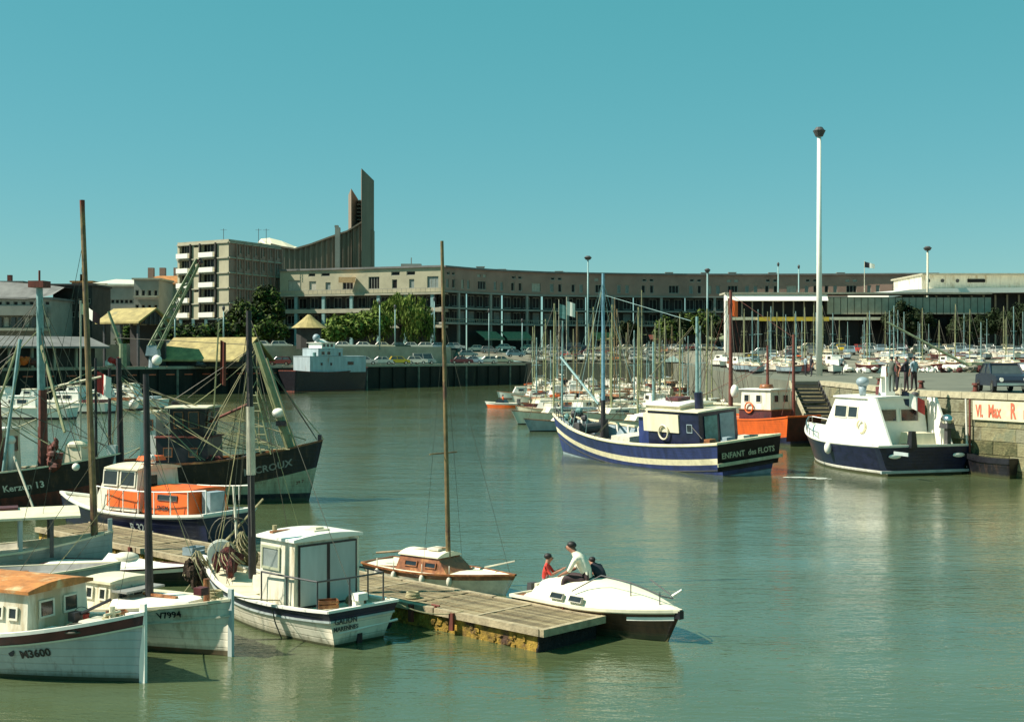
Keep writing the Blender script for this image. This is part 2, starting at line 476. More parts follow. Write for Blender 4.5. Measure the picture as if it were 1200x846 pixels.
# ---------------------------------------------------------------- hulls
class Hull:
    def __init__(s, L, B, fb, bow, st, tw=.8, rake=.5, srake=.1, m=.45, pb=2.2, fl=.14, dep=.4, dk=.2, zr=None):
        s.L, s.B, s.fb, s.bow, s.st, s.tw, s.rake, s.srake, s.m, s.pb, s.fl, s.dep, s.dk = L, B, fb, bow, st, tw, rake, srake, m, pb, fl, dep, dk
    def zs(s, t):
        z = s.fb
        if t > .4:
            z += (s.bow - s.fb) * ((t - .4) / .6) ** 2
        else:
            z += (s.st - s.fb) * ((.4 - t) / .4) ** 2
        return z
    def hb(s, t):
        if t < s.m:
            u = 1 - t / s.m
            v = s.tw + (1 - s.tw) * (1 - u * u)
        else:
            v = 1 - ((t - s.m) / (1 - s.m)) ** s.pb
        return max(s.B / 2 * v, .025)
    def wb(s, t):
        if t < s.m:
            u = 1 - t / s.m
            v = s.tw * .9 + (1 - s.tw * .9) * (1 - u * u)
        else:
            v = 1 - ((t - s.m) / (1 - s.m)) ** max(1.25, s.pb - .75)
        return max(s.B / 2 * v * (1 - s.fl), .018)
    def pt(s, t, z, side=1, off=0.0):
        zs = s.zs(t)
        if z >= 0:
            q = z / zs
            y = s.wb(t) + (s.hb(t) - s.wb(t)) * q ** 1.15
        else:
            y = s.wb(t) * math.sqrt(max(0.0, 1 - (z / s.dep) ** 2)) + .005
        x = -s.L / 2 + s.L * t + s.rake * (z / s.bow) * t ** 3 - s.srake * (z / s.st) * (1 - t) ** 3
        return Vector((x, side * (y + off), z))
    def t_at(s, x, z):
        t = min(1, max(0, (x + s.L / 2) / s.L))
        for _ in range(5):
            t = min(1, max(0, (x - s.rake * (z / s.bow) * t ** 3 + s.srake * (z / s.st) * (1 - t) ** 3 + s.L / 2) / s.L))
        return t
    def build(s, parent, bands, mats, deckmat, railmat, name='hull', railw=.07, railh=.05, nt=26, inner=None):
        """bands: ('z', height, mat) from the waterline or ('s', below sheer, mat), bottom first"""
        ts = [1 - (1 - i / nt) ** 1.15 for i in range(nt + 1)]
        mb = MB()
        rows = []
        for t_ in ts:
            zs = s.zs(t_)
            zz = [(-s.dep, bands[0][2]), (-s.dep * .6, bands[0][2]), (-.05, bands[0][2])]
            last = -.04
            for k, (kd, val, mi) in enumerate(bands):
                z = val if kd == 'z' else zs - val
                z = min(max(z, last + .002), zs)
                for q in (.34, .67, 1):
                    zz.append((last + (z - last) * q, mi))
                last = z
            rows.append(zz)
        nr = len(rows[0])
        for side in (1, -1):
            o = len(mb.v)
            for i, t_ in enumerate(ts):
                for (z, mi) in rows[i]:
                    mb.v.append(s.pt(t_, z, side))
            for i in range(nt):
                for j in range(nr - 1):
                    a = o + i * nr + j
                    q = (a, a + nr, a + nr + 1, a + 1)
                    mb.f.append(q if side < 0 else q[::-1])
                    mb.m.append(rows[i][j + 1][1])
        # transom and stem closing strips
        off = (nt + 1) * nr
        for j in range(nr - 1):
            mb.f.append((j, j + 1, off + j + 1, off + j))
            mb.m.append(rows[0][j + 1][1])
            a = nt * nr + j
            mb.f.append((a, off + a, off + a + 1, a + 1))
            mb.m.append(rows[-1][j + 1][1])
        # inner bulwark skin
        nm = len(mats)
        if s.dk > .02:
            for side in (1, -1):
                o = len(mb.v)
                for t_ in ts:
                    zs = s.zs(t_)
                    p = s.pt(t_, zs, side)
                    q = s.pt(t_, zs - s.dk - .02, side)
                    yy = max(abs(p.y) - .05, .0)
                    mb.v.append(Vector((p.x, side * yy, zs)))
                    mb.v.append(Vector((q.x, side * max(abs(q.y) - .05, 0), zs - s.dk - .02)))
                for i in range(nt):
                    a = o + 2 * i
                    q = (a, a + 1, a + 3, a + 2)
                    mb.f.append(q if side < 0 else q[::-1])
                    mb.m.append(nm)
        h = mb.build(name, list(mats) + [inner or deckmat], parent, smooth=False)
        for p in h.data.polygons:
            p.use_smooth = p.index < 2 * nt * (nr - 1)
        # deck
        mb = MB()
        for t_ in ts:
            z = s.zs(t_) - s.dk
            p = s.pt(t_, z, 1)
            y = max(p.y - .045, .004)
            mb.v += [Vector((p.x, -y, z)), Vector((p.x, 0, z + .03)), Vector((p.x, y, z))]
        for i in range(nt):
            for j in (0, 1):
                a = 3 * i + j
                mb.f.append((a, a + 3, a + 4, a + 1))
                mb.m.append(0)
        mb.build('deck', deckmat, parent)
        s.strip(parent, 0, railw, railh, railmat, 'gunwale', ts)
        return h
    def strip(s, parent, below, w_, h_, mat, name='rubbing_strake', ts=None, t0=0.0, t1=1.0, out=.02):
        """bar that follows the sheer, 'below' under it; goes right round the transom"""
        if ts is None:
            ts = [t0 + (t1 - t0) * i / 24 for i in range(25)]
        pts = []
        for side in (1, -1):
            for t_ in (ts if side > 0 else ts[::-1]):
                z = s.zs(t_) - below
                p = s.pt(t_, z, side)
                pts.append((p, side))
        mb = MB()
        for p, side in pts:
            yi = side * max(abs(p.y) - w_ + out, 0.001)
            yo = side * (abs(p.y) + out)
            mb.v += [Vector((p.x, yi, p.z - h_ / 2)), Vector((p.x, yo, p.z - h_ / 2)), Vector((p.x, yo, p.z + h_ / 2)), Vector((p.x, yi, p.z + h_ / 2))]
        n = len(ts)
        for half in (0, 1):
            for i in range(half * n, half * n + n - 1):
                a = 4 * i
                for j in range(4):
                    mb.f.append((a + j, a + (j + 1) % 4, a + 4 + (j + 1) % 4, a + 4 + j))
                    mb.m.append(0)
        # across the transom
        if t0 == 0.0 and ts[0] < .01:
            p = s.pt(0, s.zs(0) - below, 1)
            mb.box(p.x - out, p.x + w_ - out, -p.y - .01, p.y + .01, p.z - h_ / 2 + .002, p.z + h_ / 2 + .002)
        o = mb.build(name, mat, parent)
        fixn(o.data)
        return o
    def text(s, parent, body, size, mat, side, x0, below=None, z=None, bold=.02, stretch=1.0):
        me, wd = textmesh(body, size, bold, .0)
        bm = bmesh.new()
        bm.from_mesh(me)
        bmesh.ops.subdivide_edges(bm, edges=bm.edges, cuts=1)
        for v in bm.verts:
            u = v.co.x * stretch
            x = x0 + (u if side < 0 else -u)
            tt = s.t_at(x, .8 * s.fb)
            zz = (s.zs(tt) - below if z is None else z) + v.co.y
            tt = s.t_at(x, zz)
            p = s.pt(tt, zz, side, .012)
            v.co = Vector((x, p.y, zz))
        bm.to_mesh(me)
        bm.free()
        me.materials.clear()
        me.materials.append(mat)
        return inst('lettering', me, parent)

def place(bowx, bowy, L, deg):
    """world position of amidships from the stem's waterline point and heading"""
    a = R(deg)
    return (bowx - L / 2 * math.cos(a), bowy - L / 2 * math.sin(a), 0)

def window(parent, loc, rot, w_, h_, fm, gm, name='window', bar=False, th=.03, fw=.05):
    """framed pane; local x = width, z = height, -y = outward"""
    mb = MB()
    a, b_ = w_ / 2, h_ / 2
    mb.box(-a - fw, a + fw, -th, 0, b_, b_ + fw).box(-a - fw, a + fw, -th, 0, -b_ - fw, -b_)
    mb.box(-a - fw, -a, -th, 0, -b_, b_).box(a, a + fw, -th, 0, -b_, b_)
    if bar:
        mb.box(-fw / 3, fw / 3, -th * .8, 0, -b_, b_)
    f = mb.build(name, fm, parent, loc, rot)
    g = MB().box(-a, a, -th * .35, .004, -b_, b_).build('pane', gm, f)
    return f

def tubeobj(name, pts, r, mat, parent, n=5):
    return MB().path([Vector(p) for p in pts], r, n).build(name, mat, parent)

def sag(p0, p1, s_=.2, n=6):
    p0, p1 = Vector(p0), Vector(p1)
    return [p0.lerp(p1, i / n) + Vector((0, 0, -s_ * 4 * (i / n) * (1 - i / n))) for i in range(n + 1)]

def mast(parent, p0, p1, r0, r1, mat, name='mast', n=10):
    return MB().tube(p0, p1, r0, r1, n).build(name, mat, parent, smooth=False)

def lifebuoy(parent, c, axis, mat, r=.28):
    return MB().ring(c, r, .05, axis).build('lifebuoy', mat, parent, smooth=True)

def fender(parent, p, mat, r=.1, h=.4, name='fender'):
    mb = MB()
    mb.ball((0, 0, 0), r, r, h / 2)
    mb.tube((0, 0, h / 2), (0, 0, h / 2 + .25), .012)
    return mb.build(name, mat, parent, loc=p, smooth=True)

# ================================================================ SETTING
struct(inst('water', MB().add([(-900, -300, 0), (900, -300, 0), (900, 320, 0), (-900, 320, 0)], [(0, 1, 2, 3)]).mesh('water', M['water'])))
struct(MB().add([(-900, -300, -3.2), (900, -300, -3.2), (900, 320, -3.2), (-900, 320, -3.2)], [(0, 1, 2, 3)]).build('seabed', M['ground']))
struct(MB().add([(-3500, 300, 6.5), (3500, 300, 6.5), (3500, 5000, 6.5), (-3500, 5000, 6.5)], [(0, 1, 2, 3)]).build('ground', M['ground']))

def lerp(a, b_, t_):
    return a + (b_ - a) * t_
def gz(x, y):
    """height of the ground on the harbour's east side and car parks"""
    k = min(1, max(0, (x - 30) / 18))
    y0, y1 = lerp(262, 165, k), lerp(282, 225, k)
    return 3.9 + 2.55 * min(1, max(0, (y - y0) / (y1 - y0)))

RQ = [(24.0, 58.2), (20.7, 64.6), (21.3, 88), (19.2, 88), (22, 130), (28, 200), (33, 262), (4, 262), (4, 303), (420, 303), (420, -80), (70, -80), (32, 43)]
struct(MB().prism(RQ[::-1], -3, 3.88).build('quay', M['asphalt']))
FQ = [(-420, 60), (-148, 60), (-65, 163), (2.5, 246), (4.002, 262), (4.002, 303), (-420, 303)]
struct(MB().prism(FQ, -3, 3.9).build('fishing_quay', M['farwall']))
struct(MB().prism([(-420, 61), (-149, 61), (-66, 164), (1.5, 246.5), (3.9, 262), (3.9, 303), (-420, 303)], 3.9, 3.93).build('quay_pavement', M['sand']))
UT = [(-420, 80), (-146, 80), (-74, 171), (-12, 248), (-12, 303), (-420, 303)]
struct(MB().prism(UT, 3.93, 6.6).build('upper_street', M['sand']))
# pale retaining wall face + parapet along the upper street
d0, d1 = Vector((-74, 171, 0)), Vector((-12, 248, 0))
dn = (d1 - d0).normalized()
mb = MB()
a = math.atan2(dn.y, dn.x)
T = Matrix.Translation(d0 - dn * 112) @ Matrix.Rotation(a, 4, 'Z')
mb.box(0, (d1 - d0).length + 112, -.25, -.003, 3.93, 7.15, T=T)
o = mb.build('retaining_wall', M['slab'])
tag(o, 'pale concrete retaining wall between the two rows of cars on the far quay', 'wall')
# sloping car park
mb = MB()
xs = [-11.9, -4, 4, 15, 25, 30, 33, 36, 39, 42, 45, 48, 60, 90, 150, 260, 420]
ys = [150, 158, 165, 180, 195, 205, 215, 225, 240, 250, 262, 268, 275, 282, 290, 304]
for j, yy in enumerate(ys):
    for i, xx in enumerate(xs):
        z = gz(xx, yy) + .004
        if xx < 3.9:
            z = 3.94 + 2.6 * min(1, max(0, (yy - 248) / 30))
        mb.v.append(Vector((xx, yy, z)))
for j in range(len(ys) - 1):
    for i in range(len(xs) - 1):
        if xs[i] < 3.9 and ys[j] < 250: continue
        if xs[i] < 33 and ys[j] < 262: continue
        if xs[i] < 30 and ys[j] < 205: continue
        k = j * len(xs) + i
        mb.f.append((k, k + 1, k + len(xs) + 1, k + len(xs)))
        mb.m.append(0)
struct(mb.build('car_park_ground', M['sand']))
# harbour-edge kerb stones of the far quay (pale line along the top)
def run_blocks(name, p0, p1, n, w_, z0, z1, mats, parent=None, jit=.01, gap=.02, out=.06):
    p0, p1 = Vector((*p0, 0)), Vector((*p1, 0))
    L_ = (p1 - p0).length / n
    a_ = math.atan2((p1 - p0).y, (p1 - p0).x)
    mes = [MB().box(gap / 2, L_ - gap / 2, -out, w_ - out, 0, z1 - z0).mesh(name, m) for m in mats]
    for i in range(n):
        p = p0.lerp(p1, i / n)
        inst(name, random.choice(mes), parent, (p.x, p.y, z0 + random.uniform(-jit, jit)), (0, 0, a_))

# ---- near quay wall of coursed stone
qw = thing('quay_wall', 'olive-brown stone quay wall at the right edge with red lettering on a white band', 'wall', (20.7, 64.6, 0))
O = Vector((20.7, 64.6, 0))
def wall_courses(p0, p1, z0, z1, ch, bl, mats, back=.25, proud=.022, T_=0, darkbelow=1.1):
    p0, p1 = Vector((*p0, 0)), Vector((*p1, 0))
    L_ = (p1 - p0).length
    a_ = math.atan2((p1 - p0).y, (p1 - p0).x)
    dr = (p1 - p0).normalized()
    nc = int(round((z1 - z0) / ch))
    variants = []
    for k in range(10):
        wv = bl * random.uniform(.75, 1.3)
        mb_ = MB()
        e = .03
        h_ = ch - .012
        pr = proud * random.uniform(.5, 1.5)
        vs = []
        for (x, z) in ((0, 0), (wv, 0), (wv, h_), (0, h_)):
            vs.append((x + random.uniform(-.012, .012), back, z))
        for (x, z) in ((0, 0), (wv, 0), (wv, h_), (0, h_)):
            vs.append((x + random.uniform(-.012, .012), 0, z + random.uniform(-.008, .008)))
        for (x, z) in ((e, e), (wv - e, e), (wv - e, h_ - e), (e, h_ - e)):
            vs.append((x + random.uniform(-.015, .015), -pr * random.uniform(.7, 1.2), z))
        fs = [(8, 9, 10, 11)]
        for i in range(4):
            j = (i + 1) % 4
            fs += [(4 + i, 4 + j, 8 + j, 8 + i), (i, j, 4 + j, 4 + i)]
        mb_.add(vs, fs)
        variants.append((wv, mb_))
    cache = {}
    for c in range(nc):
        z = z0 + c * ch
        pool = [2] * 4 + [0] if z < darkbelow else ([0, 1, 2] if z < darkbelow + .5 else [0, 0, 1, 1])
        u = -random.uniform(0, bl * .7)
        while u < L_:
            k = random.randrange(10)
            wv = variants[k][0]
            if u > -.001 or True:
                mi = random.choice(pool)
                if (k, mi) not in cache:
                    cache[(k, mi)] = variants[k][1].mesh('stone', mats[mi])
                    fixn(cache[(k, mi)])
                uu = max(u, 0)
                if u >= 0 and u + wv <= L_:
                    p = p0 + dr * u - O
                    inst('stone', cache[(k, mi)], qw, (p.x, p.y, z), (0, 0, a_))
                else:
                    ww = min(u + wv, L_) - uu
                    if ww > .15:
                        mb_ = MB().box(0, ww - .02, -.05, back, 0, ch - .035)
                        p = p0 + dr * uu - O
                        mb_.build('stone', mats[mi], qw, (p.x, p.y, z), (0, 0, a_))
            u += wv + .012
ST = [M['stone'], M['stone2'], M['stone3']]
W0, W1 = (20.7, 64.6), (24.0, 58.2)
dW = (Vector(W1) - Vector(W0)).normalized()
W2 = tuple(Vector(W1) + dW * 8)
nW = Vector((dW.y, -dW.x))
def wo(p, k):   # push outwards
    return (p[0] + nW.x * k, p[1] + nW.y * k)
wall_courses(wo(W0, .12), wo(W2, .12), -.3, 3.56, .6433, 1.6, ST, back=.2)
wall_courses((21.3 - .12, 88), (20.7 - .12, 64.62), -.3, 3.56, .6433, 1.7, ST, back=.2)
MB().add([(*wo(W0, .03), -1), (*wo(W2, .03), -1), (*wo(W2, .03), 3.6), (*wo(W0, .03), 3.6),
          (21.27, 88, -1), (20.67, 64.6, -1), (20.67, 64.6, 3.6), (21.27, 88, 3.6)],
         [(0, 1, 2, 3), (4, 5, 6, 7)], T=Matrix.Translation(-O)).build('mortar_bed', M['mortar'], qw)
# coping
for (a0, a1, n) in ((wo(W0, .16), wo(W2, .16), 11), ((21.3 - .16, 87.9), (20.7 - .16, 64.75), 15)):
    p0, p1 = Vector((*a0, 0)), Vector((*a1, 0))
    L_ = (p1 - p0).length / n
    me = MB().box(.012, L_ - .012, -.02, .62, 0, .30).mesh('coping_stone', M['coping'])
    for i in range(n):
        p = p0.lerp(p1, i / n) - O
        inst('coping_stone', me, qw, (p.x, p.y, 3.62 + random.uniform(-.008, .008)), (0, 0, math.atan2((p1 - p0).y, (p1 - p0).x)))
# painted advertisement band on the wall
aW = math.atan2(dW.y, dW.x)
def onwall(u, z, out=.2):
    p = Vector(wo(W0, out)) + dW * u
    return (p.x - O.x, p.y - O.y, z)
u_s = 3.5
bd = MB().box(0, 9.5, -.0, .10, 0, .92).build('painted_band', M['sign'], qw, onwall(u_s, 2.62, .245), (0, 0, aW))
for tx, uu, sz in (('VI.', .2, .80), ('Max', .95, .84), ('R', 2.25, 1.0), ('n', 3.0, .84)):
    lt = textobj(tx, sz, M['signred'], bd, (uu, -.012, .16), (R(90), 0, 0), .03, .004)
    lt.scale = (.52, 1, 1)
# vertical joint pipe at the band's start
mb = MB().tube((0, 0, 0), (0, 0, 3.7), .05, n=6)
mb.build('drain_pipe', M['rust'], qw, onwall(u_s - .12, -.1, .3))
# pole leaning at the wall
# ---- quay steps
st = thing('quay_steps', 'dark slatted landing steps going down from the quay behind the navy motorboat', 'steps', (20.1, 88, 0))
n = 15
for i in range(n):
    z = 3.75 - i * .235
    y = -.2 - i * .52
    MB().box(-.95, .95, -.36, .0, -.05, 0).build('step', M['dgrey'], st, (0, y, z))
for sx in (-1.0, 1.0):
    mb = MB()
    mb.slabxz([(0, 0), (0, 0)], 0, 0) if False else None
    vs = []
    for xx in (sx - .05, sx + .05):
        vs += [(xx, 0, 3.6), (xx, 0, 3.95), (xx, -8.1, .3), (xx, -8.1, -.1)]
    mb.add(vs, [(0, 1, 2, 3), (7, 6, 5, 4), (0, 4, 5, 1), (1, 5, 6, 2), (2, 6, 7, 3), (3, 7, 4, 0)])
    mb.build('stringer', M['coping'] if sx < 0 else M['dgrey'], st)
MB().add([(-.95, .0, 3.4), (.95, .0, 3.4), (.95, -8, -.3), (-.95, -8, -.3)], [(0, 1, 2, 3)]).build('backing', M['mortar'], st)

# ================================================================ BUILDINGS
WC = {}
def wmesh(w_, h_, fm, gm, bar, th=.12, fw=.12):
    k = (round(w_, 2), round(h_, 2), fm, gm, bar)
    if k not in WC:
        mb = MB()
        a, b_ = w_ / 2, h_ / 2
        mb.box(-a, a, -th, 0, b_ - fw, b_).box(-a, a, -th * 1.8, 0, -b_, -b_ + fw)
        mb.box(-a, -a + fw, -th, 0, -b_ + fw, b_ - fw).box(a - fw, a, -th, 0, -b_ + fw, b_ - fw)
        for i in range(bar):
            x = -a + w_ * (i + 1) / (bar + 1)
            mb.box(x - fw / 3, x + fw / 3, -th * .7, 0, -b_ + fw, b_ - fw)
        WC[k] = (mb.mesh('window', M[fm]), MB().box(-a + fw, a - fw, -th * .3, .02, -b_ + fw, b_ - fw).mesh('pane', M[gm]))
    return WC[k]

class Bld:
    def __init__(s, name, label, cat, base, group=None):
        s.root = thing(name, label, cat, base, 0, group)
        s.o = Vector(base)
        s.mb = MB()
    def face(s, p0, p1, z0, z1, ops, depth=.3, mi=0):
        """wall with real openings; ops = (u0,u1,za,zb,glassmat,bars) ; seen from outside p0 is left"""
        p0, p1 = Vector((*p0, 0)), Vector((*p1, 0))
        L_ = (p1 - p0).length
        dr = (p1 - p0).normalized()
        inn = Vector((-dr.y, dr.x, 0))
        us = sorted({0, L_} | {u for o in ops for u in o[:2]})
        zs = sorted({z0, z1} | {z for o in ops for z in o[2:4]})
        P = lambda u, z, d=0: p0 + dr * u + inn * d + Vector((0, 0, z)) - s.o
        for i in range(len(us) - 1):
            for j in range(len(zs) - 1):
                uc, zc = (us[i] + us[i + 1]) / 2, (zs[j] + zs[j + 1]) / 2
                if any(o[0] < uc < o[1] and o[2] < zc < o[3] for o in ops): continue
                s.mb.add([P(us[i], zs[j]), P(us[i + 1], zs[j]), P(us[i + 1], zs[j + 1]), P(us[i], zs[j + 1])], [(0, 1, 2, 3)], mi)
        for o in ops:
            u0, u1, za, zb = o[:4]
            v = [P(u0, za), P(u1, za), P(u1, zb), P(u0, zb), P(u0, za, depth), P(u1, za, depth), P(u1, zb, depth), P(u0, zb, depth)]
            s.mb.add(v, [(0, 1, 5, 4), (1, 2, 6, 5), (2, 3, 7, 6), (3, 0, 4, 7)], mi)
            fm = o[6] if len(o) > 6 else 'frame'
            wm_, gm_ = wmesh(u1 - u0, zb - za, fm, 'bglass' if o[4] == 'glass' else o[4], o[5])
            f = inst('window', wm_, s.root, P((u0 + u1) / 2, (za + zb) / 2, depth * .8), (0, 0, math.atan2(dr.y, dr.x)))
            inst('pane', gm_, f)
    def quad(s, pts, mi=0):
        s.mb.add([Vector(p) - s.o for p in pts], [tuple(range(len(pts)))], mi)
    def part(s, name, mb, mat):
        return mb.build(name, mat, s.root)
    def T(s):
        return Matrix.Translation(-s.o)
    def done(s, mats):
        return s.mb.build('wall', mats, s.root)

# ---- the long curved seafront block
def arc(px, d):
    return ((px - 600) * d / 1500, d)
GL = 6.5
TOP = 24.3
pts_r = [arc(520, 273), arc(555, 281), arc(595, 288), arc(640, 293.5), arc(690, 297), arc(745, 299.5), arc(805, 301), arc(870, 301.5), arc(940, 301), arc(1010, 300), arc(1100, 298)]
B = Bld('seafront_block', 'long curved brown seafront block of flats sweeping across behind the marina', 'building', (pts_r[4][0], pts_r[4][1], GL))
slab, bal, cols, roofp = MB(), MB(), MB(), MB()
TT = B.T()
def seg_box(mb, p0, p1, i0, i1, z0, z1, ext=0.0):
    """box along p0-p1 from depth i0 to i1 (inwards positive)"""
    a_, b_ = Vector((*p0, 0)), Vector((*p1, 0))
    dr = (b_ - a_).normalized()
    inn = Vector((-dr.y, dr.x, 0))
    a_, b_ = a_ - dr * ext, b_ + dr * ext
    v = [a_ + inn * i0, b_ + inn * i0, b_ + inn * i1, a_ + inn * i1]
    mb.add([(p.x, p.y, z0) for p in v] + [(p.x, p.y, z1) for p in v],
           [(3, 2, 1, 0), (4, 5, 6, 7), (0, 1, 5, 4), (1, 2, 6, 5), (2, 3, 7, 6), (3, 0, 4, 7)], 0, TT)
k = 0
for a_, b_ in zip(pts_r, pts_r[1:]):
    L_ = (Vector(b_) - Vector(a_)).length
    nb = max(1, round(L_ / 5.2))
    ops = []
    for i in range(nb):
        u = L_ * (i + .5) / nb
        k += 1
        g = 'shutter' if k % 3 == 1 else ('curtain' if k % 4 == 2 else 'glass')
        g2 = 'glass' if k % 3 else 'curtain'
        if k % 2:
            ops += [(u - 1.5, u - .5, 22.7, 23.4, g2, 0), (u + .2, u + 1.2, 22.7, 23.4, g2, 0)]
        if k % 3:
            ops += [(u - 1.7, u - .8, 19.95, 21.9, g, 0), (u + .3, u + 1.2, 19.95, 21.9, 'glass' if k % 2 else 'shutter', 0)]
        else:
            ops += [(u - 1.3, u + 1.1, 19.95, 21.9, g, 2)]
    B.face(a_, b_, 19.3, TOP, ops, .35)
    # set-back storeys with dark openings
    inn = Vector((-(Vector(b_) - Vector(a_)).normalized().y, (Vector(b_) - Vector(a_)).normalized().x))
    a2, b2 = Vector(a_) + inn * 2.2, Vector(b_) + inn * 2.2
    ops = []
    for i in range(nb * 2):
        u = (b2 - a2).length * (i + .5) / (nb * 2)
        ops += [(u - .95, u + .95, 16.2, 18.7, 'glass', 1), (u - .95, u + .95, 12.9, 15.2, 'glass' if i % 3 else 'shutter', 1)]
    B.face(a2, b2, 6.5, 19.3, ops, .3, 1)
    seg_box(slab, a_, b_, -.35, 2.4, 19.0, 19.3, .02)
    seg_box(slab, a_, b_, -.2, 2.4, 15.5, 15.85, .02)
    seg_box(slab, a_, b_, -.5, 2.4, 12.2, 12.6, .02)
    seg_box(bal, a_, b_, -.4, -.32, 13.3, 13.42, 0)
    seg_box(roofp, a_, b_, -.5, 12, TOP, TOP + .35, .02)
    n_ = max(1, nb // 2)
    for i in range(n_):
        p = Vector(a_).lerp(Vector(b_), (i + .5) / n_)
        dr = (Vector(b_) - Vector(a_)).normalized()
        c_ = MB()
        q = Vector((p.x, p.y, 0)) - B.o
        c_.box(-.28, .28, -.15, .35, 0, 12.5)
        o = c_.build('column', M['wallgrey'] if i % 2 == 0 else M['wallbrown'], B.root, (q.x, q.y, 0.0), (0, 0, math.atan2(dr.y, dr.x)))
    for i in range(int(L_ / .6)):
        p = Vector(a_).lerp(Vector(b_), (i + .5) / int(L_ / .6))
        bal.box(p.x - .04, p.x + .04, p.y - .42 * 1, p.y - .34, 12.6, 13.3, T=TT)
for (fa, w_, c_) in ((1.35, 6.0, 'cranegreen'), (2.15, 7.0, 'cranegreen'), (4.3, 5.0, 'roofyellow'), (5.4, 4.5, 'rust'), (6.5, 5.0, 'cranegreen')):
    k0 = int(fa)
    a_, b_ = Vector(pts_r[k0]), Vector(pts_r[k0 + 1])
    p = a_.lerp(b_, fa - k0)
    dr = (b_ - a_).normalized()
    mb = MB().add([(-w_ / 2, 0, 4.3), (w_ / 2, 0, 4.3), (w_ / 2, -3.0, 2.7), (-w_ / 2, -3.0, 2.7), (-w_ / 2, -3.0, 2.3), (w_ / 2, -3.0, 2.3)], [(0, 3, 2, 1), (3, 4, 5, 2)])
    mb.build('shop_awning', M[c_], B.root, (p.x - B.o.x, p.y - B.o.y - .3, 0), (0, 0, math.atan2(dr.y, dr.x)))
# closing end and back wall
B.quad([(pts_r[-1][0], pts_r[-1][1], GL), (pts_r[-1][0] + 3, pts_r[-1][1] + 12, GL), (pts_r[-1][0] + 3, pts_r[-1][1] + 12, TOP), (pts_r[-1][0], pts_r[-1][1], TOP)])
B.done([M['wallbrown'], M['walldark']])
B.part('floor_slab', slab, M['wallgrey'])
stuff(B.part('balustrade', bal, M['slab']))
B.part('roof', roofp, M['roofgrey'])
for px, d, h in ((563, 283, .9), (588, 288, .5), (655, 296, .6), (784, 303, .9), (826, 303, .8), (858, 303, .9), (905, 303, .8), (985, 302, .7)):
    p = arc(px, d + 3)
    MB().box(-.9, .9, -.5, .5, 0, h * .6).box(-1, 1, -.6, .6, h * .6, h * .6 + .1).build('chimney', M['wallgrey'], B.root, (p[0] - B.o.x, p[1] - B.o.y, TOP + .35 - GL))

# ---- cream wing left of the corner
pl = [arc(328, 287), arc(425, 280), arc(519.5, 273)]
B = Bld('corner_wing', 'cream flat-roofed wing in front of the church, with one orange awning on its balcony', 'building', (*pl[1], GL))
TT = B.T()
slab, roofp, rail = MB(), MB(), MB()
special = {}
for a_, b_, oplist in ((pl[0], pl[1], 0), (pl[1], pl[2], 1)):
    L_ = (Vector(b_) - Vector(a_)).length
    sc_ = L_ / (97 if oplist == 0 else 94.5)
    x0 = 328 if oplist == 0 else 425
    def U(px): return (px - x0) * sc_
    if oplist == 0:
        ops = [(U(338), U(352), 19.9, 22.2, 'curtain', 2), (U(363), U(371), 19.9, 21.9, 'curtain', 0), (U(382), U(388), 19.9, 21.6, 'shutter', 0), (U(362), U(370), 22.9, 23.7, 'glass', 0), (U(377), U(387), 22.9, 23.7, 'glass', 0), (U(402), U(414), 19.9, 22.0, 'glass', 2)]
    else:
        ops = [(U(432), U(445), 19.9, 22.6, 'glass', 3), (U(459), U(469), 22.7, 23.6, 'glass', 0), (U(477), U(487), 22.7, 23.6, 'glass', 0), (U(460), U(466), 19.9, 21.9, 'glass', 0), (U(480), U(486), 19.9, 21.9, 'shutter', 0), (U(501), U(514), 19.9, 22.4, 'shutter', 2)]
    B.face(a_, b_, 18.9, TOP, ops, .35)
    dr = (Vector(b_) - Vector(a_)).normalized()
    inn = Vector((-dr.y, dr.x))
    a2, b2 = Vector(a_) + inn * 2.4, Vector(b_) + inn * 2.4
    ops = []
    n_ = int(L_ / 2.6)
    for i in range(n_):
        u = (b2 - a2).length * (i + .5) / n_
        ops += [(u - 1.0, u + 1.0, 15.9, 18.3, 'glass', 1), (u - 1.0, u + 1.0, 12.4, 14.5, 'glass', 1)]
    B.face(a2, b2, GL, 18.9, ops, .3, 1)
    seg_box(slab, a_, b_, -.5, 2.5, 18.55, 18.9, .02)
    seg_box(slab, a_, b_, -.3, 2.5, 14.8, 15.7, .02)
    seg_box(slab, a_, b_, -.3, 2.5, 11.4, 12.0, .02)
    seg_box(roofp, a_, b_, -.35, 14, TOP, TOP + .4, .02)
    seg_box(rail, a_, b_, -.45, -.38, 19.85, 19.93)
    for i in range(int(L_ / 1.1)):
        p = Vector(a_).lerp(Vector(b_), (i + .5) / int(L_ / 1.1)) - inn * .42
        rail.box(p.x - .03, p.x + .03, p.y - .03, p.y + .03, 18.9, 19.85, T=TT)
    for i in range(3):
        p = Vector(a_).lerp(Vector(b_), (i + .6) / 3)
        MB().box(-.35, .35, -.2, .4, 0, 12.05).build('column', M['mastteal'], B.root, (p.x - B.o.x, p.y - B.o.y, 0), (0, 0, math.atan2(dr.y, dr.x)))
B.quad([(*pl[0], GL), (*pl[0], TOP), (pl[0][0] + 4, pl[0][1] + 14, TOP), (pl[0][0] + 4, pl[0][1] + 14, GL)])
B.quad([(*pl[2], GL), (pl[2][0] + 1, pl[2][1] + 13, GL), (pl[2][0] + 1, pl[2][1] + 13, TOP), (*pl[2], TOP)])
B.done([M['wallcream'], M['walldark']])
B.part('floor_slab', slab, M['slab'])
B.part('roof', roofp, M['roofgrey'])
stuff(B.part('balustrade', rail, M['wallgrey']))
p = arc(407.5, 280.5)
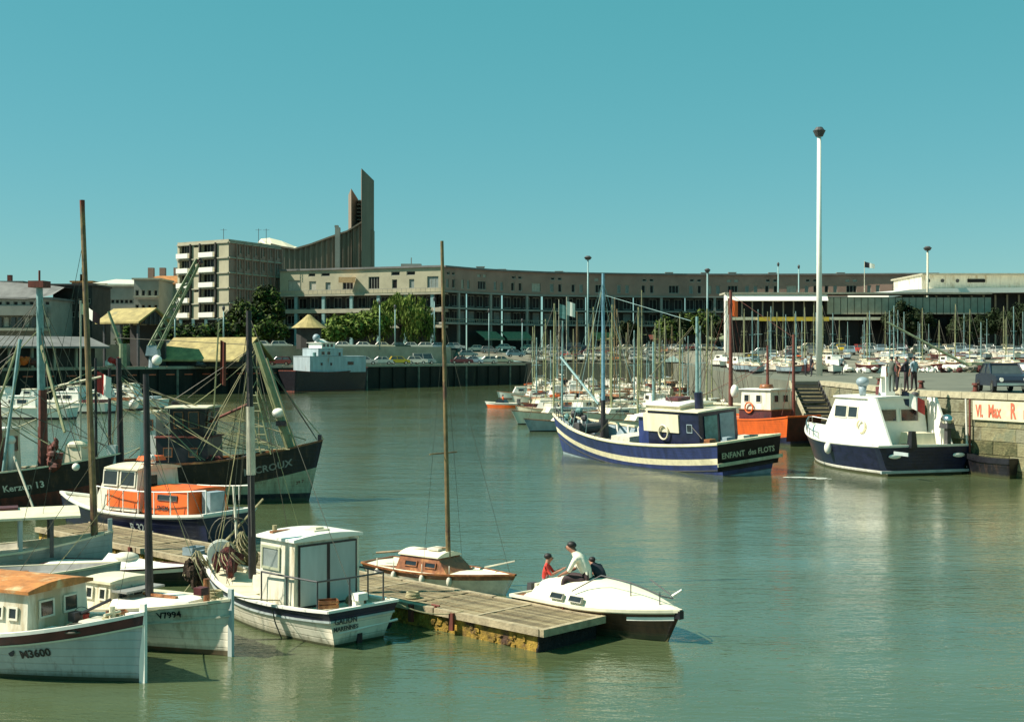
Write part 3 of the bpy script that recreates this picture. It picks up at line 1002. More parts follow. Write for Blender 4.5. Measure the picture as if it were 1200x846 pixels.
mb = MB().box(-1.8, 1.8, -1.5, 0, 0, .12).box(-1.8, 1.8, -1.55, -1.45, -1.1, .1)
mb.add([(-1.8, 0, .1), (1.8, 0, .1), (1.8, -1.5, -.3), (-1.8, -1.5, -.3)], [(0, 1, 2, 3)])
mb.build('awning', mk('orange_awning', (.72, .42, .20), .8, .15, 2), B.root, (p[0] - B.o.x, p[1] - B.o.y, 22.4 - GL))
p = arc(482, 281)
MB().box(-2.2, 2.2, -1, 1, 0, .8).box(-.1, .1, -.1, .1, .8, 2.2).build('roof_vent', M['wallgrey'], B.root, (p[0] - B.o.x, p[1] - B.o.y, TOP + .4 - GL))

# ---- hotel block with white balconies
H0, H1, H2 = arc(208, 283), arc(268, 274), arc(329, 292)
B = Bld('balcony_block', 'tall flat-roofed block with white balconies left of the church', 'building', (*H1, GL))
TT = B.T()
HT = 30.0
La = (Vector(H1) - Vector(H0)).length
ops = []
ua = lambda f: La * f
for r in range(5):
    z = 13.6 + r * 3.25
    ops += [(ua(.04), ua(.25), z + 1.2, z + 3.05, 'glass', 3), (ua(.48), ua(.74), z + 1.2, z + 3.05, 'glass', 3)]
    if r in (1, 4):
        ops += [(ua(.33), ua(.41), z + 2.4, z + 2.9, 'glass', 0)]
B.face(H0, H1, 13.3, HT, ops, .9)
for r in range(5):
    z = 13.6 + r * 3.25
    for f0, f1 in ((.03, .26), (.47, .75)):
        a_ = Vector(H0).lerp(Vector(H1), f0)
        b_ = Vector(H0).lerp(Vector(H1), f1)
        mb = MB()
        seg_box(mb, a_, b_, -.9, -.78, z + .12, z + 1.15)
        seg_box(mb, a_, b_, -.78, 0, z, z + .15)
        B.part('balcony', mb, M['pure'])
for f in (.27, .455, .76):
    a_ = Vector(H0).lerp(Vector(H1), f)
    b_ = Vector(H0).lerp(Vector(H1), f + .02)
    mb = MB()
    seg_box(mb, a_, b_, -.5, 0, 13.3, HT - .2)
    B.part('pilaster', mb, M['walldark'])
Lb = (Vector(H2) - Vector(H1)).length
ops = []
for r in range(5):
    z = 13.6 + r * 3.25
    for c in range(6):
        u = Lb * (.12 + .88 * (c + .5) / 6)
        ops.append((u - 1.05, u - .1, z + .4, z + 2.8, 'glass' if (r + c) % 3 else 'curtain', 0))
        ops.append((u + .25, u + 1.0, z + .9, z + 2.8, 'glass' if (r * c) % 2 else 'shutter', 0))
B.face(H1, H2, 13.3, HT, ops, .5, 1)  # shade of the right face put into its colour, brown against cream
for c in range(7):
    f = .12 + .88 * c / 6 - .004
    a_ = Vector(H1).lerp(Vector(H2), f)
    b_ = Vector(H1).lerp(Vector(H2), f + .012)
    mb = MB()
    seg_box(mb, a_, b_, -.45, 0, 13.3, HT - .3)
    B.part('pilaster', mb, M['wallbrown'])
for a_, b_ in ((H0, H1), (H1, H2)):
    for r in range(6):
        mb = MB()
        z = 13.3 + r * 3.25
        seg_box(mb, a_, b_, -.3, .0, z, z + .25, -.03)
        B.part('floor_band', mb, M['slab'])
# podium
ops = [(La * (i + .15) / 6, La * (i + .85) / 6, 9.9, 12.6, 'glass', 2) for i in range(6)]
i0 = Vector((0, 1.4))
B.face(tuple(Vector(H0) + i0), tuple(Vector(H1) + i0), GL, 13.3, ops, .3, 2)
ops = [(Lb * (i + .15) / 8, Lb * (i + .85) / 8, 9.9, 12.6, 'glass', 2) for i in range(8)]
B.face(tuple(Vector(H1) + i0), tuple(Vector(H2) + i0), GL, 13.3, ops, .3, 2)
for a_, b_ in ((H0, H1), (H1, H2)):
    mb = MB()
    seg_box(mb, a_, b_, -.8, 1.3, 9.1, 9.7, -.04)
    B.part('canopy', mb, M['slab'])
    for i in range(4):
        p = Vector(a_).lerp(Vector(b_), (i + .3) / 4)
        MB().box(-.3, .3, -.3, .3, 0, 6.85).build('column', M['mastteal'], B.root, (p.x - B.o.x, p.y - B.o.y - .3, 0))
back = Vector((-6, 26))
B.quad([(*H0, GL), (*H0, HT), (H0[0] + 3, H0[1] + 16, HT), (H0[0] + 3, H0[1] + 16, GL)])
B.quad([(*H2, GL), (H2[0] - 4, H2[1] + 10, GL), (H2[0] - 4, H2[1] + 10, HT), (*H2, HT)], 1)
mb = MB()
pr = [H0, H1, H2, (H2[0] - 5, H2[1] + 11), (H0[0] + 3, H0[1] + 17)]
mb.prism(pr, HT, HT + .35, T=TT)
B.part('roof', mb, M['slab'])
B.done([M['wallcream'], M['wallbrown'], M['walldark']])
for px in (262, 303, 312):
    p = arc(px, 284)
    MB().tube((0, 0, 0), (0, 0, 3.2), .06, n=5).tube((-.7, 0, 2.9), (.7, 0, 2.9), .03, n=4).build('aerial', M['dgrey'], B.root, (p[0] - B.o.x, p[1] - B.o.y, HT + .35 - GL))

# ---- church
DC = 417
cx = lambda px, d=DC: (px - 600) * d / 1500
cz = lambda py, d=DC: EYE + (415 - py) * d / 1500
B = Bld('church', 'grey concrete church with swept roof and tall forked bell tower rising above the seafront', 'church', (cx(385), DC, GL))
# ribbed nave wall, folded plan
nf = 17
mb = MB()
prof = [(318, 287.5), (330, 290.5), (346, 293), (365, 287.5), (385, 280), (407, 272.5), (424, 262)]
def topy(px):
    for (a_, za), (b_, zb) in zip(prof, prof[1:]):
        if a_ <= px <= b_:
            return za + (zb - za) * (px - a_) / (b_ - a_)
    return prof[-1][1]
for i in range(nf):
    pa, pb_ = 318 + 106 * i / nf, 318 + 106 * (i + 1) / nf
    pm = (pa + pb_) / 2
    w3 = [(pa, .15), (pm, -.45), (pb_, .15)]
    fold = MB()
    for (q0, e0), (q1, e1) in zip(w3, w3[1:]):
        v = [(cx(q0), DC + e0, GL), (cx(q1), DC + e1, GL), (cx(q1), DC + e1, cz(topy(q1))), (cx(q0), DC + e0, cz(topy(q0)))]
        fold.add(v, [(0, 1, 2, 3)], 0, B.T())
    v0 = (cx(pm), DC - .65)
    fold.box(v0[0] - .12, v0[0] + .12, v0[1] - .1, v0[1] + .1, GL, cz(topy(pm)) - .1, T=B.T())
    B.part('wall_fold', fold, M['church'])
# swept roof : edge cap + curved shell rising to the rear left
cap = MB()
for (a_, za), (b_, zb) in zip(prof, prof[1:]):
    v = []
    for (q, zq) in ((a_, za), (b_, zb)):
        for dy in (-1.2, 1.8):
            for dz in (0, .55):
                v.append((cx(q), DC + dy, cz(zq) + dz))
    cap.add(v, [(0, 1, 3, 2), (4, 6, 7, 5), (0, 4, 5, 1), (2, 3, 7, 6), (1, 5, 7, 3), (0, 2, 6, 4)], 0, B.T())
B.part('roof_edge', cap, M['church'])
shell = MB()
far = [(302, 284.5), (306, 280), (316, 279), (330, 282.5), (346, 289), (356, 292)]
near = [(303, 284.8), (312, 286.4), (320, 288.2), (330, 290.6), (340, 292.4), (350, 291.6)]
for (a0, b0), (a1, b1) in zip(zip(far, near), list(zip(far, near))[1:]):
    v = [(cx(a0[0], DC + 24), DC + 24, cz(a0[1], DC + 24)), (cx(a1[0], DC + 24), DC + 24, cz(a1[1], DC + 24)),
         (cx(b1[0]), DC, cz(b1[1]) + .1), (cx(b0[0]), DC, cz(b0[1]) + .1)]
    shell.add(v, [(0, 1, 2, 3)], 0, B.T())
    vv = [(p[0], p[1], p[2] - .5) for p in v]
    shell.add(vv, [(3, 2, 1, 0)], 0, B.T())
B.part('roof', shell, M['cream'])
def prow(px0, px1, pmid, y0, ym, y1, name, dd=0, dep=5):
    """tower blade, V-shaped in plan, top sloping"""
    v = [(cx(px0), DC + dd + dep, 0), (cx(pmid), DC + dd - 2, 0), (cx(px1), DC + dd + dep, 0), (cx((px0 + px1) / 2), DC + dd + dep + 1, 0)]
    tz = [cz(y0), cz(ym), cz(y1), cz((y0 + y1) / 2)]
    mb = MB()
    mb.add([(p[0], p[1], GL) for p in v] + [(p[0], p[1], z) for p, z in zip(v, tz)],
           [(0, 1, 5, 4), (1, 2, 6, 5), (2, 3, 7, 6), (3, 0, 4, 7), (4, 5, 6, 7)], 0, B.T())
    B.part(name, mb, M['church'])
prow(420.5, 436, 424.5, 197, 198.5, 209, 'tower_blade', 0, 6)
prow(405.5, 417, 412, 226, 221.5, 231, 'tower_blade', 1, 5)
mb = MB().box(cx(406), cx(435.5), DC + 4, DC + 9, GL, cz(268), T=B.T())
B.part('tower_base', mb, M['church'])
mb = MB()
for i in range(8):
    z = cz(233 + i * 4.5)
    mb.box(cx(416.5), cx(422), DC + 3.5, DC + 5.5, z - .5, z, T=B.T())
mb.box(cx(416), cx(422.5), DC + 6, DC + 7, cz(262), cz(232), T=B.T())
B.part('louvre', mb, M['church'])
B.part('bell', MB().tube((cx(419.5), DC + 3, cz(265)), (cx(419.5), DC + 3, cz(261)), .7, .35, 10, T=B.T()), M['mastpale'])
mb = MB().box(cx(394.5), cx(400), DC - 4, DC - 2, GL, cz(268), T=B.T()).box(cx(394), cx(398), DC - 4, DC - 2, cz(268), cz(265.5), T=B.T())
B.part('pier', mb, M['wallgrey'])

# ---- pavilion on the right with white frame
PD = 226
zz_ = lambda py, d=PD: EYE + (415 - py) * d / 1500
xx_ = lambda px, d=PD: (px - 600) * d / 1500
B = Bld('glass_pavilion', 'low glazed pavilion with thick white frame behind the marina masts', 'building', (xx_(930), PD, 6.0))
TT = B.T()
x0, x1, xm = xx_(849), xx_(968), xx_(1160)
zr, zf = zz_(345), zz_(372)
mb = MB().box(x0, x0 + 1.1, PD - 1, PD + .5, 6, zr - 1.2, T=TT)
mb.add([(x0, PD - 1.7, zr - 1.2), (x1, PD - 1.7, zr - 1.2), (x1, PD - .7, zr + .02), (x0, PD - .7, zr + .02), (x0, PD + .6, zr - 1.2), (x1, PD + .6, zr - 1.2), (x1, PD + .6, zr), (x0, PD + .6, zr)], [(0, 1, 2, 3), (0, 4, 5, 1), (3, 2, 6, 7), (0, 3, 7, 4), (1, 5, 6, 2)], 0, TT)  # fascia slopes back, shaped so the white top catches the sun
B.part('white_frame', mb, M['pure'])
mb = MB().box(x0 + 1.1, x1 + 10, PD - 1.6, PD + .5, zf - .5, zf, T=TT)
B.part('canopy', mb, M['cream'])
mb = MB().box(xx_(886), xx_(968), PD - 2.2, PD - 1.6, zf - .7, zf + .0, T=TT)
B.part('awning', mb, M['yellow'])
n_ = 9
for i in range(n_):
    u0 = x0 + 1.4 + (x1 - x0 - 1.4) * i / n_
    u1 = x0 + 1.4 + (x1 - x0 - 1.4) * (i + 1) / n_
    f = MB().box(u0, u0 + .25, PD + 1.5, PD + 1.9, zf, zr - 1.0, T=TT)
    B.part('mullion', f, M['frame'])
    g = MB().box(u0 + .25, u1, PD + 1.6, PD + 1.75, zf, zr - 1.0, T=TT)
    B.part('pane', g, M['bglass'])
    g = MB().box(u0 + .25, u1, PD + 1.6, PD + 1.75, 6, zf - .5, T=TT)
    B.part('pane', g, M['bglass'])
mb = MB().box(x0 + 1.2, xm, PD + 2, PD + 5, 6, zr - .6, T=TT)
mb.box(x1, xm, PD - .5, PD + 2, zz_(369), zr - .5, T=TT)
B.part('wall', mb, M['walldark'])
n_ = 24
for i in range(n_):
    u0 = x1 + (xm - x1) * i / n_
    B.part('cladding_panel', MB().box(u0 + .06, u0 + (xm - x1) / n_ - .06, PD - .7, PD - .5, zz_(369) + .1, zr - .6, T=TT), M['slab'])
B.part('roof', MB().box(x0 - .1, xm, PD - 1.1, PD + 5, zr, zr + .3, T=TT), M['slab'])
for i in range(12):
    u0 = x1 + 2 + (xm - x1 - 2) * i / 12
    B.part('pane', MB().box(u0, u0 + 1.9, PD + 1.7, PD + 1.95, 6.4, zz_(372), T=TT), M['bglass'])

# ---- palace with sweeping white roof (right edge)
PD2 = 240
zz2 = lambda py: EYE + (415 - py) * PD2 / 1500
xx2 = lambda px: (px - 600) * PD2 / 1500
B = Bld('conference_hall', 'white modern hall with an upswept roof edge at the far right', 'building', (xx2(1150), PD2, 6.3))
TT = B.T()
mb = MB()
rows = [(1036, 344), (1060, 340.5), (1090, 339), (1140, 338.5), (1200, 338), (1262, 338)]
for (a_, ya), (b_, yb) in zip(rows, rows[1:]):
    v = []
    for (q, zq) in ((a_, ya), (b_, yb)):
        for dy, dz in ((-3, 0), (26, .8)):
            v.append((xx2(q), PD2 + dy, zz2(zq) + dz))
            v.append((xx2(q), PD2 + dy, zz2(zq) + dz - .9))
    mb.add(v, [(0, 4, 6, 2), (1, 3, 7, 5), (0, 1, 5, 4), (2, 6, 7, 3), (0, 2, 3, 1), (4, 5, 7, 6)], 0, TT)
B.part('roof', mb, M['pure'])
mb = MB().box(xx2(1092), xx2(1262), PD2 + 6, PD2 + 24, zz2(340), zz2(320.5), T=TT)
B.part('upper_wall', mb, M['white'])
B.part('upper_roof', MB().box(xx2(1090), xx2(1265), PD2 + 4.5, PD2 + 25, zz2(320.5), zz2(318.5), T=TT), M['slab'])
for px in (1100, 1117, 1135):
    B.part('porthole', MB().tube((xx2(px), PD2 + 5.97, zz2(327)), (xx2(px), PD2 + 5.9, zz2(327)), .35, n=12, T=TT), M['dgrey'])
B.part('window', MB().box(xx2(1147), xx2(1168), PD2 + 5.85, PD2 + 5.97, zz2(329), zz2(325), T=TT), M['bglass'])
mb = MB().box(xx2(1060), xx2(1262), PD2 + 4, PD2 + 22, 6.2, zz2(343), T=TT)
B.part('wall', mb, M['walldark'])
for i in range(14):
    u = xx2(1062 + i * 14)
    B.part('mullion', MB().box(u, u + .3, PD2 + 3.5, PD2 + 4, 6.2, zz2(344.5), T=TT), M['slab'])
    B.part('pane', MB().box(u + .3, u + 2.24, PD2 + 3.8, PD2 + 3.95, 7.0, zz2(346), T=TT), M['bglass'])
# flag pole on the roof line
p = arc(1013, 262)
fp = thing('flagpole', 'thin flagpole with a small dark and pale flag above the seafront roof', 'flagpole', (p[0], p[1], 6.5))
MB().tube((0, 0, 0), (0, 0, 18.3), .12, .06, 6).build('pole', M['mastpale'], fp)
fl = MB()
for i in range(6):
    fl.add([(i * .35, .12 * math.sin(i * 1.1), 17.0 + i * -.05), ((i + 1) * .35, .12 * math.sin((i + 1) * 1.1), 17.0 - (i + 1) * .05), ((i + 1) * .35, .12 * math.sin((i + 1) * 1.1), 18.2 - (i + 1) * .1), (i * .35, .12 * math.sin(i * 1.1), 18.2 - i * .1)], [(0, 1, 2, 3)], 0 if i < 3 else 1)
fl.build('flag', [M['clothd'], M['foam']], fp)

# ---- left background
def simple_block(name, label, pxa, pxb, d, ytop, ybase, wallm, rows, roofm, cols, gm='glass', skew=0, dep=14, parapet=None, base=None, bars=0, fr=(.2, .8)):
    z = lambda py: EYE + (415 - py) * d / 1500
    p0 = ((pxa - 600) * d / 1500, d)
    p1 = ((pxb - 600) * d / 1500, d + skew)
    zb = base if base is not None else 6.5
    B = Bld(name, label, 'building', ((p0[0] + p1[0]) / 2, d, zb))
    L_ = (Vector(p1) - Vector(p0)).length
    ops = []
    for (ya, yb) in rows:
        for i in range(cols):
            g = gm if isinstance(gm, str) else gm[(i * 3 + int(ya)) % len(gm)]
            ops.append((L_ * (i + fr[0]) / cols, L_ * (i + fr[1]) / cols, z(yb), z(ya), g, bars))
    B.face(p0, p1, zb, z(ytop), ops, .35)
    B.quad([(p0[0], d, zb), (p0[0], d, z(ytop)), (p0[0], d + dep, z(ytop)), (p0[0], d + dep, zb)])
    B.quad([(p1[0], p1[1], zb), (p1[0], p1[1] + dep, zb), (p1[0], p1[1] + dep, z(ytop)), (p1[0], p1[1], z(ytop))])
    B.done([M[wallm]])
    mb = MB()
    mb.prism([(p0[0] - .4, d - .5), (p1[0] + .4, p1[1] - .5), (p1[0] + .4, p1[1] + dep), (p0[0] - .4, d + dep)], z(ytop), z(ytop) + .4, T=B.T())
    B.part('roof', mb, M[roofm])
    return B, z
B, z = simple_block('market_hall', 'wide low building with deep grey roof fascia at the left edge', -70, 60, 250, 351, 411, 'wallgrey', [(353, 358)], 'roofgrey', 14, ('curtain', 'glass', 'glass'), dep=26)
TT = B.T()
o_ = (-.4 * 250)
X = lambda px: (px - 600) * 250 / 1500
# sloped grey roof band rising behind
mb = MB()
for (a_, ya, yta), (b_, yb, ytb) in zip([(-70, 349, 326), (0, 350, 329), (30, 350.5, 331), (50, 349, 333)], [(0, 350, 329), (30, 350.5, 331), (50, 349, 333), (63, 346, 335)]):
    mb.add([(X(a_), 249.2, z(ya)), (X(b_), 249.2, z(yb)), (X(b_), 256, z(ytb)), (X(a_), 256, z(yta))], [(0, 1, 2, 3)], 0, TT)
    mb.add([(X(a_), 256, z(yta)), (X(b_), 256, z(ytb)), (X(b_), 276, z(ytb)), (X(a_), 276, z(yta))], [(0, 1, 2, 3)], 0, TT)
B.part('sloped_roof', mb, M['roofgrey'])
B.part('fascia', MB().box(X(-70), X(56), 247.5, 249.5, z(370), z(359), T=TT), M['wallgrey'])
for i in range(16):
    B.part('pane', MB().box(X(-66 + i * 8), X(-61 + i * 8), 249.6, 249.9, z(383), z(372), T=TT), M['glass' if i % 3 else 'curtain'])
B.part('fascia', MB().box(X(-70), X(60), 246, 249.5, z(388), z(385), T=TT), M['slab'])
simple_block('dark_block', 'dark timber-fronted block behind the teal derrick mast', 62, 108, 262, 335, 411, 'walldark', [(350, 356), (365, 372)], 'walldark', 5, 'glass', dep=12)
B, z = simple_block('long_white_roofed_block', 'long building with a bright white roof line left of the balcony block', 108, 172, 300, 336, 411, 'wallgrey', [(351, 356), (366, 371)], 'slab', 12, 'glass', dep=20, fr=(.06, .94))
X = lambda px: (px - 600) * 300 / 1500
TT = B.T()
B.part('roof_slope', MB().add([(X(108), 300, z(332)), (X(160), 300, z(333)), (X(160), 318, z(324)), (X(108), 318, z(322))], [(0, 1, 2, 3)], 0, TT).box(X(108), X(160), 300, 301, z(336) + .4, z(333), T=TT), M['white'])
B.part('fascia', MB().box(X(108), X(172), 297.8, 299.6, z(364), z(358), T=TT), M['wallgrey'])
B, z = simple_block('villa_block', 'small grey block of flats with two balconies beside the orange roof', 157, 186, 292, 328, 411, 'wallgrey', [(340, 347), (357, 365), (373, 380)], 'slab', 4, ('glass', 'glass', 'curtain'), dep=12)
X = lambda px: (px - 600) * 292 / 1500
for ya in (349, 367):
    B.part('balcony', MB().box(X(158), X(186), 290.6, 291.9, z(ya), z(ya - 2.2), T=B.T()), M['slab'])
B, z = simple_block('orange_roofed_block', 'block with bright orange tiled roof left of the balcony block', 168, 210, 318, 333, 411, 'wallcream', [(338, 345), (352, 358)], 'slab', 6, ('glass', 'curtain'), dep=14)
X = lambda px: (px - 600) * 318 / 1500
rf = MB()
for r in range(6):
    ya, yb = 332.5 - r * 1.9, 332.5 - (r + 1) * 1.9
    rf.add([(X(171), 317 + r * 1.5, z(ya)), (X(209), 317 + r * 1.5, z(ya)), (X(208), 318.6 + r * 1.5, z(yb)), (X(174), 318.6 + r * 1.5, z(yb)),
            (X(171), 317 + r * 1.5, z(ya) - .3), (X(209), 317 + r * 1.5, z(ya) - .3)], [(0, 1, 2, 3), (4, 5, 1, 0)], 0, B.T())
B.part('tiled_roof', rf, M['rooforange'])
for px in (164, 178, 195, 207):
    MB().box(-.7, .7, -.7, .7, 0, 3.0).build('chimney', M['wallbrown'], B.root, (X(px) - B.o.x, 10, z(325) - B.o.z), (0, 0, 0))
# row of roofs beyond
for px0, px1, yt, d, lab in ((-60, 26, 331, 380, 'distant grey roof above the market hall at the left edge'), (84, 108, 331, 345, 'small distant red-topped roof left of the brown mast')):
    B, z = simple_block('distant_block', lab, px0, px1, d, yt, 411, 'wallbrown', [(yt + 4, yt + 7)], 'rooforange' if px0 > 0 else 'roofgrey', 5, 'glass', dep=12)
    for k_ in range(3):
        MB().box(-.6, .6, -.6, .6, 0, 2).build('chimney', M['rust'], B.root, (random.uniform(-2, 2) * (3 if px0 < 0 else .6), 4, z(yt) - 6.5 + .4))

# ---- gabled open fish shed
def shed(name, label, cxp, d, base, w_, dep_, eave, ridge, yaw, roofm, open_=True):
    r = thing(name, label, 'shed', ((cxp - 600) * d / 1500, d, base), R(yaw))
    mb = MB()
    for x in (-w_ / 2, 0, w_ / 2):
        for y in (-dep_ / 2, dep_ / 2):
            MB().box(-.15, .15, -.15, .15, 0, eave).build('post', M['dgrey'], r, (x * .96, y * .96, 0))
    ov = .8
    v = [(-w_ / 2 - ov, -dep_ / 2 - ov, eave), (w_ / 2 + ov, -dep_ / 2 - ov, eave), (w_ / 2 + ov, 0, ridge), (-w_ / 2 - ov, 0, ridge), (w_ / 2 + ov, dep_ / 2 + ov, eave), (-w_ / 2 - ov, dep_ / 2 + ov, eave)]
    v2 = [(a[0], a[1], a[2] - .25) for a in v]
    MB().add(v + v2, [(0, 1, 2, 3), (3, 2, 4, 5), (7, 6, 9, 8), (8, 9, 11, 10), (0, 6, 7, 1), (5, 4, 10, 11), (1, 7, 8, 2), (2, 8, 10, 4), (0, 3, 9, 6), (3, 5, 11, 9)]).build('roof', roofm, r)
    for x in (-w_ / 2 - ov * .5, w_ / 2 + ov * .5):
        g = MB()
        g.add([(x, -dep_ / 2, eave - .3), (x, dep_ / 2, eave - .3), (x, 0, ridge - .35)], [(0, 1, 2), (2, 1, 0)])
        for k_ in range(5):
            yy = -dep_ / 2 + dep_ * (k_ + 1) / 6
            g.box(x - .1, x + .1, yy - .08, yy + .08, eave - .3, eave + (ridge - eave) * (1 - abs(yy) / (dep_ / 2)) - .4)
        g.build('gable', M['dgrey'], r)
    if not open_:
        MB().box(-w_ / 2, w_ / 2, -dep_ / 2, dep_ / 2, 0, eave - .05).build('wall', M['walldark'], r)
    else:
        MB().box(-w_ / 2, w_ / 2, dep_ / 2 - .3, dep_ / 2, 0, eave - .3).build('wall', M['walldark'], r)
    return r
shed('fish_shed', 'open fish shed with yellow roof and dark gable end behind the left trawler masts', 158, 186, 3.93, 6.8, 5.6, 6.4, 8.5, -28, M['roofyellow'])
shed('yellow_roofed_shed', 'low shed with broad yellow roof beside the black coaster on the far quay', 252, 190, 3.93, 12.5, 9, 1.0, 4.3, -18, M['roofyellow'], False)
# grey flat-roofed store on the left quay
g = thing('grey_store', 'low store with flat grey roof on the quay at the left edge', 'shed', (-60, 166, 3.93), R(51))
MB().box(-22, 8, 2, 12, 0, 2.6).build('wall', M['walldark'], g)
MB().box(-23, 9, 0, 13, 2.6, 2.85).add([(-23, 0, 2.85), (9, 0, 2.85), (9, 5, 4.2), (-23, 5, 4.2)], [(0, 1, 2, 3)]).build('roof', M['roofgrey'], g)
for i in range(9):
    MB().box(-21 + i * 3.2, -20.7 + i * 3.2, 1.2, 1.5, 0, 2.6).build('post', M['slab'], g)
# kiosk with conical roof
k_ = thing('harbour_kiosk', 'round kiosk with pointed yellow roof above the coaster', 'kiosk', ((362 - 600) * 214 / 1500, 214, 6.6))
MB().tube((0, 0, 0), (0, 0, 3.6), 2.1, 2.1, 12).build('wall', M['walldark'], k_)
mb = MB()
N = 16
rr = [(3.0, 3.5), (2.2, 4.1), (1.2, 4.9), (.25, 5.75)]
vs = [(r_ * math.cos(2 * math.pi * i / N), r_ * math.sin(2 * math.pi * i / N), z_) for r_, z_ in rr for i in range(N)]
mb.add(vs, [(j * N + i, j * N + (i + 1) % N, (j + 1) * N + (i + 1) % N, (j + 1) * N + i) for j in range(3) for i in range(N)] + [tuple(range(3 * N, 4 * N)), tuple(range(N - 1, -1, -1))])
mb.build('roof', M['roofyellow'], k_)

# ================================================================ PONTOON
PA = Vector((-.72, .694)).normalized()
PB = Vector((.694, .72)).normalized()
PC = Vector((.52, 24.55))
pon = thing('pontoon', 'long low timber-decked pontoon with weedy yellow side crossing the foreground', 'pontoon', (PC.x, PC.y, 0), math.atan2(PA.y, PA.x))
# local: x along the pontoon (away), y = -width  (width runs to -y)
PL, PW = 21.0, 1.9
MB().box(.12, PL - .1, -PW + .1, -.1, -.3, .30).build('float', M['weedfloat'], pon)
# rougher skirt on the near long side made of uneven weed clumps
mb = MB()
for i in range(260):
    x = random.uniform(.1, PL - .3)
    z = random.uniform(-.05, .27)
    mb.ball((x, -.09, z), random.uniform(.03, .10), .03, random.uniform(.03, .07), n=5, k=3, jit=.3)
stuff(mb.build('weed', M['weedfloat'], pon))
mb = MB()
for i in range(150):
    y = -random.uniform(.1, PW - .1)
    mb.ball((.12, y, random.uniform(-.1, .3)), .03, random.uniform(.03, .08), random.uniform(.04, .12), n=5, k=3, jit=.3)
for i in range(26):
    y = -random.uniform(.1, PW - .1)
    mb.tube((.10, y, .3), (.10, y + random.uniform(-.03, .03), .3 - random.uniform(.08, .3)), .014, .004, 4)
stuff(mb.build('mussels', M['mussel'], pon))
MB().box(.10, .14, -PW + .1, -.1, -.3, .32).build('end_plate', M['mussel'], pon)
nbay = 11
bl = PL / nbay
pw = (PW - .30) / 14
pm = [MB().box(.02, bl - .07, -pw + .014, 0, 0, .035).mesh('plank', M[k]) for k in ('plank', 'plank2', 'plank3')]
for b_ in range(nbay):
    for i in range(14):
        inst('plank', random.choice(pm), pon, (b_ * bl, -.15 - i * pw, .415 + random.uniform(-.009, .009)), (random.uniform(-.03, .03), random.uniform(-.004, .004), random.uniform(-.005, .005)))
    MB().box(-.055, .02, -PW + .14, -.14, .40, .462).build('batten', M['fender'] if b_ % 2 else M['plank'], pon, (b_ * bl + (.06 if b_ == 0 else 0), 0, 0))
for i in range(7):
    u = PL / 7
    for yy, nm in ((-.15, 'near'), (-PW, 'far')):
        MB().box(.02, u - .02, 0, .14, .33, .47).build('edge_beam', M['fender'], pon, (i * u, yy if nm == 'far' else yy + .01, random.uniform(-.008, .004)))
MB().box(-.1, .02, -PW + .02, -.02, .33, .475).build('end_beam', M['fender'], pon)
for x in (2.35, 3.6, 9.4, 15.2):
    MB().box(x, x + .12, .0, .06, .1, .46).build('cleat_post', M['rust'], pon)
for x, y in ((1.0, -PW + .08), (3.0, -.07), (7.2, -.07), (11, -PW + .08)):
    MB().tube((x - .12, y, .52), (x + .12, y, .52), .022, n=6).tube((x, y, .46), (x, y, .52), .03, n=6).build('cleat', M['rust'], pon)

def cabin(parent, x0, x1, hw, z0, z1, wm_, rm_, name='cabin', tx=.0, ty=.0, over=.06, rth=.05, wins=(), gm='glass', fm='frame', roofcam=.04, fw=.035, fslope=0):
    """box cabin; wins: (face, u, z, w, h) face in 'fbps'; fslope = extra rake of the front face"""
    mb = MB()
    xf1 = x1 - tx - fslope
    vs = [(x0, -hw, z0), (x1, -hw, z0), (x1, hw, z0), (x0, hw, z0), (x0 + tx, -hw + ty, z1), (xf1, -hw + ty, z1), (xf1, hw - ty, z1), (x0 + tx, hw - ty, z1)]
    mb.add(vs, [(0, 1, 5, 4), (1, 2, 6, 5), (2, 3, 7, 6), (3, 0, 4, 7)])
    c = mb.build(name, wm_, parent)
    r = MB()
    a0, a1, b_ = x0 + tx - over, xf1 + over, hw - ty + over
    n = 6
    for i in range(n + 1):
        y = -b_ + 2 * b_ * i / n
        zz = z1 + rth + roofcam * (1 - (y / b_) ** 2)
        r.v += [Vector((a0, y, z1 + .002)), Vector((a0, y, zz)), Vector((a1, y, zz)), Vector((a1, y, z1 + .002))]
    for i in range(n):
        k = 4 * i
        for j in range(3):
            r.f.append((k + j, k + j + 1, k + 5 + j, k + 4 + j))
            r.m.append(0)
        r.f.append((k + 3, k, k + 4, k + 7))
        r.m.append(0)
    r.f += [(0, 3, 2, 1), (4 * n, 4 * n + 1, 4 * n + 2, 4 * n + 3)]
    r.m += [0, 0]
    ro = r.build('roof', rm_, c)
    fixn(ro.data)
    H = z1 - z0
    for (fc, u, z, w_, h_) in wins:
        k = (z - z0) / H
        if fc == 'f':
            loc, rz, tl = (x1 - (tx + fslope) * k + .012, u, z), R(90), math.atan2(tx + fslope, H)
        elif fc == 'b':
            loc, rz, tl = (x0 + tx * k - .012, u, z), R(-90), math.atan2(tx, H)
        elif fc == 's':
            loc, rz, tl = (u, -hw + ty * k - .012, z), 0, math.atan2(ty, H)
        else:
            loc, rz, tl = (u, hw - ty * k + .012, z), R(180), math.atan2(ty, H)
        f = window(c, (0, 0, 0), (0, 0, 0), w_, h_, M[fm], M[gm], th=.025, fw=fw)
        f.matrix_local = Matrix.Translation(loc) @ Matrix.Rotation(rz, 4, 'Z') @ Matrix.Rotation(-tl, 4, 'X')
    return c

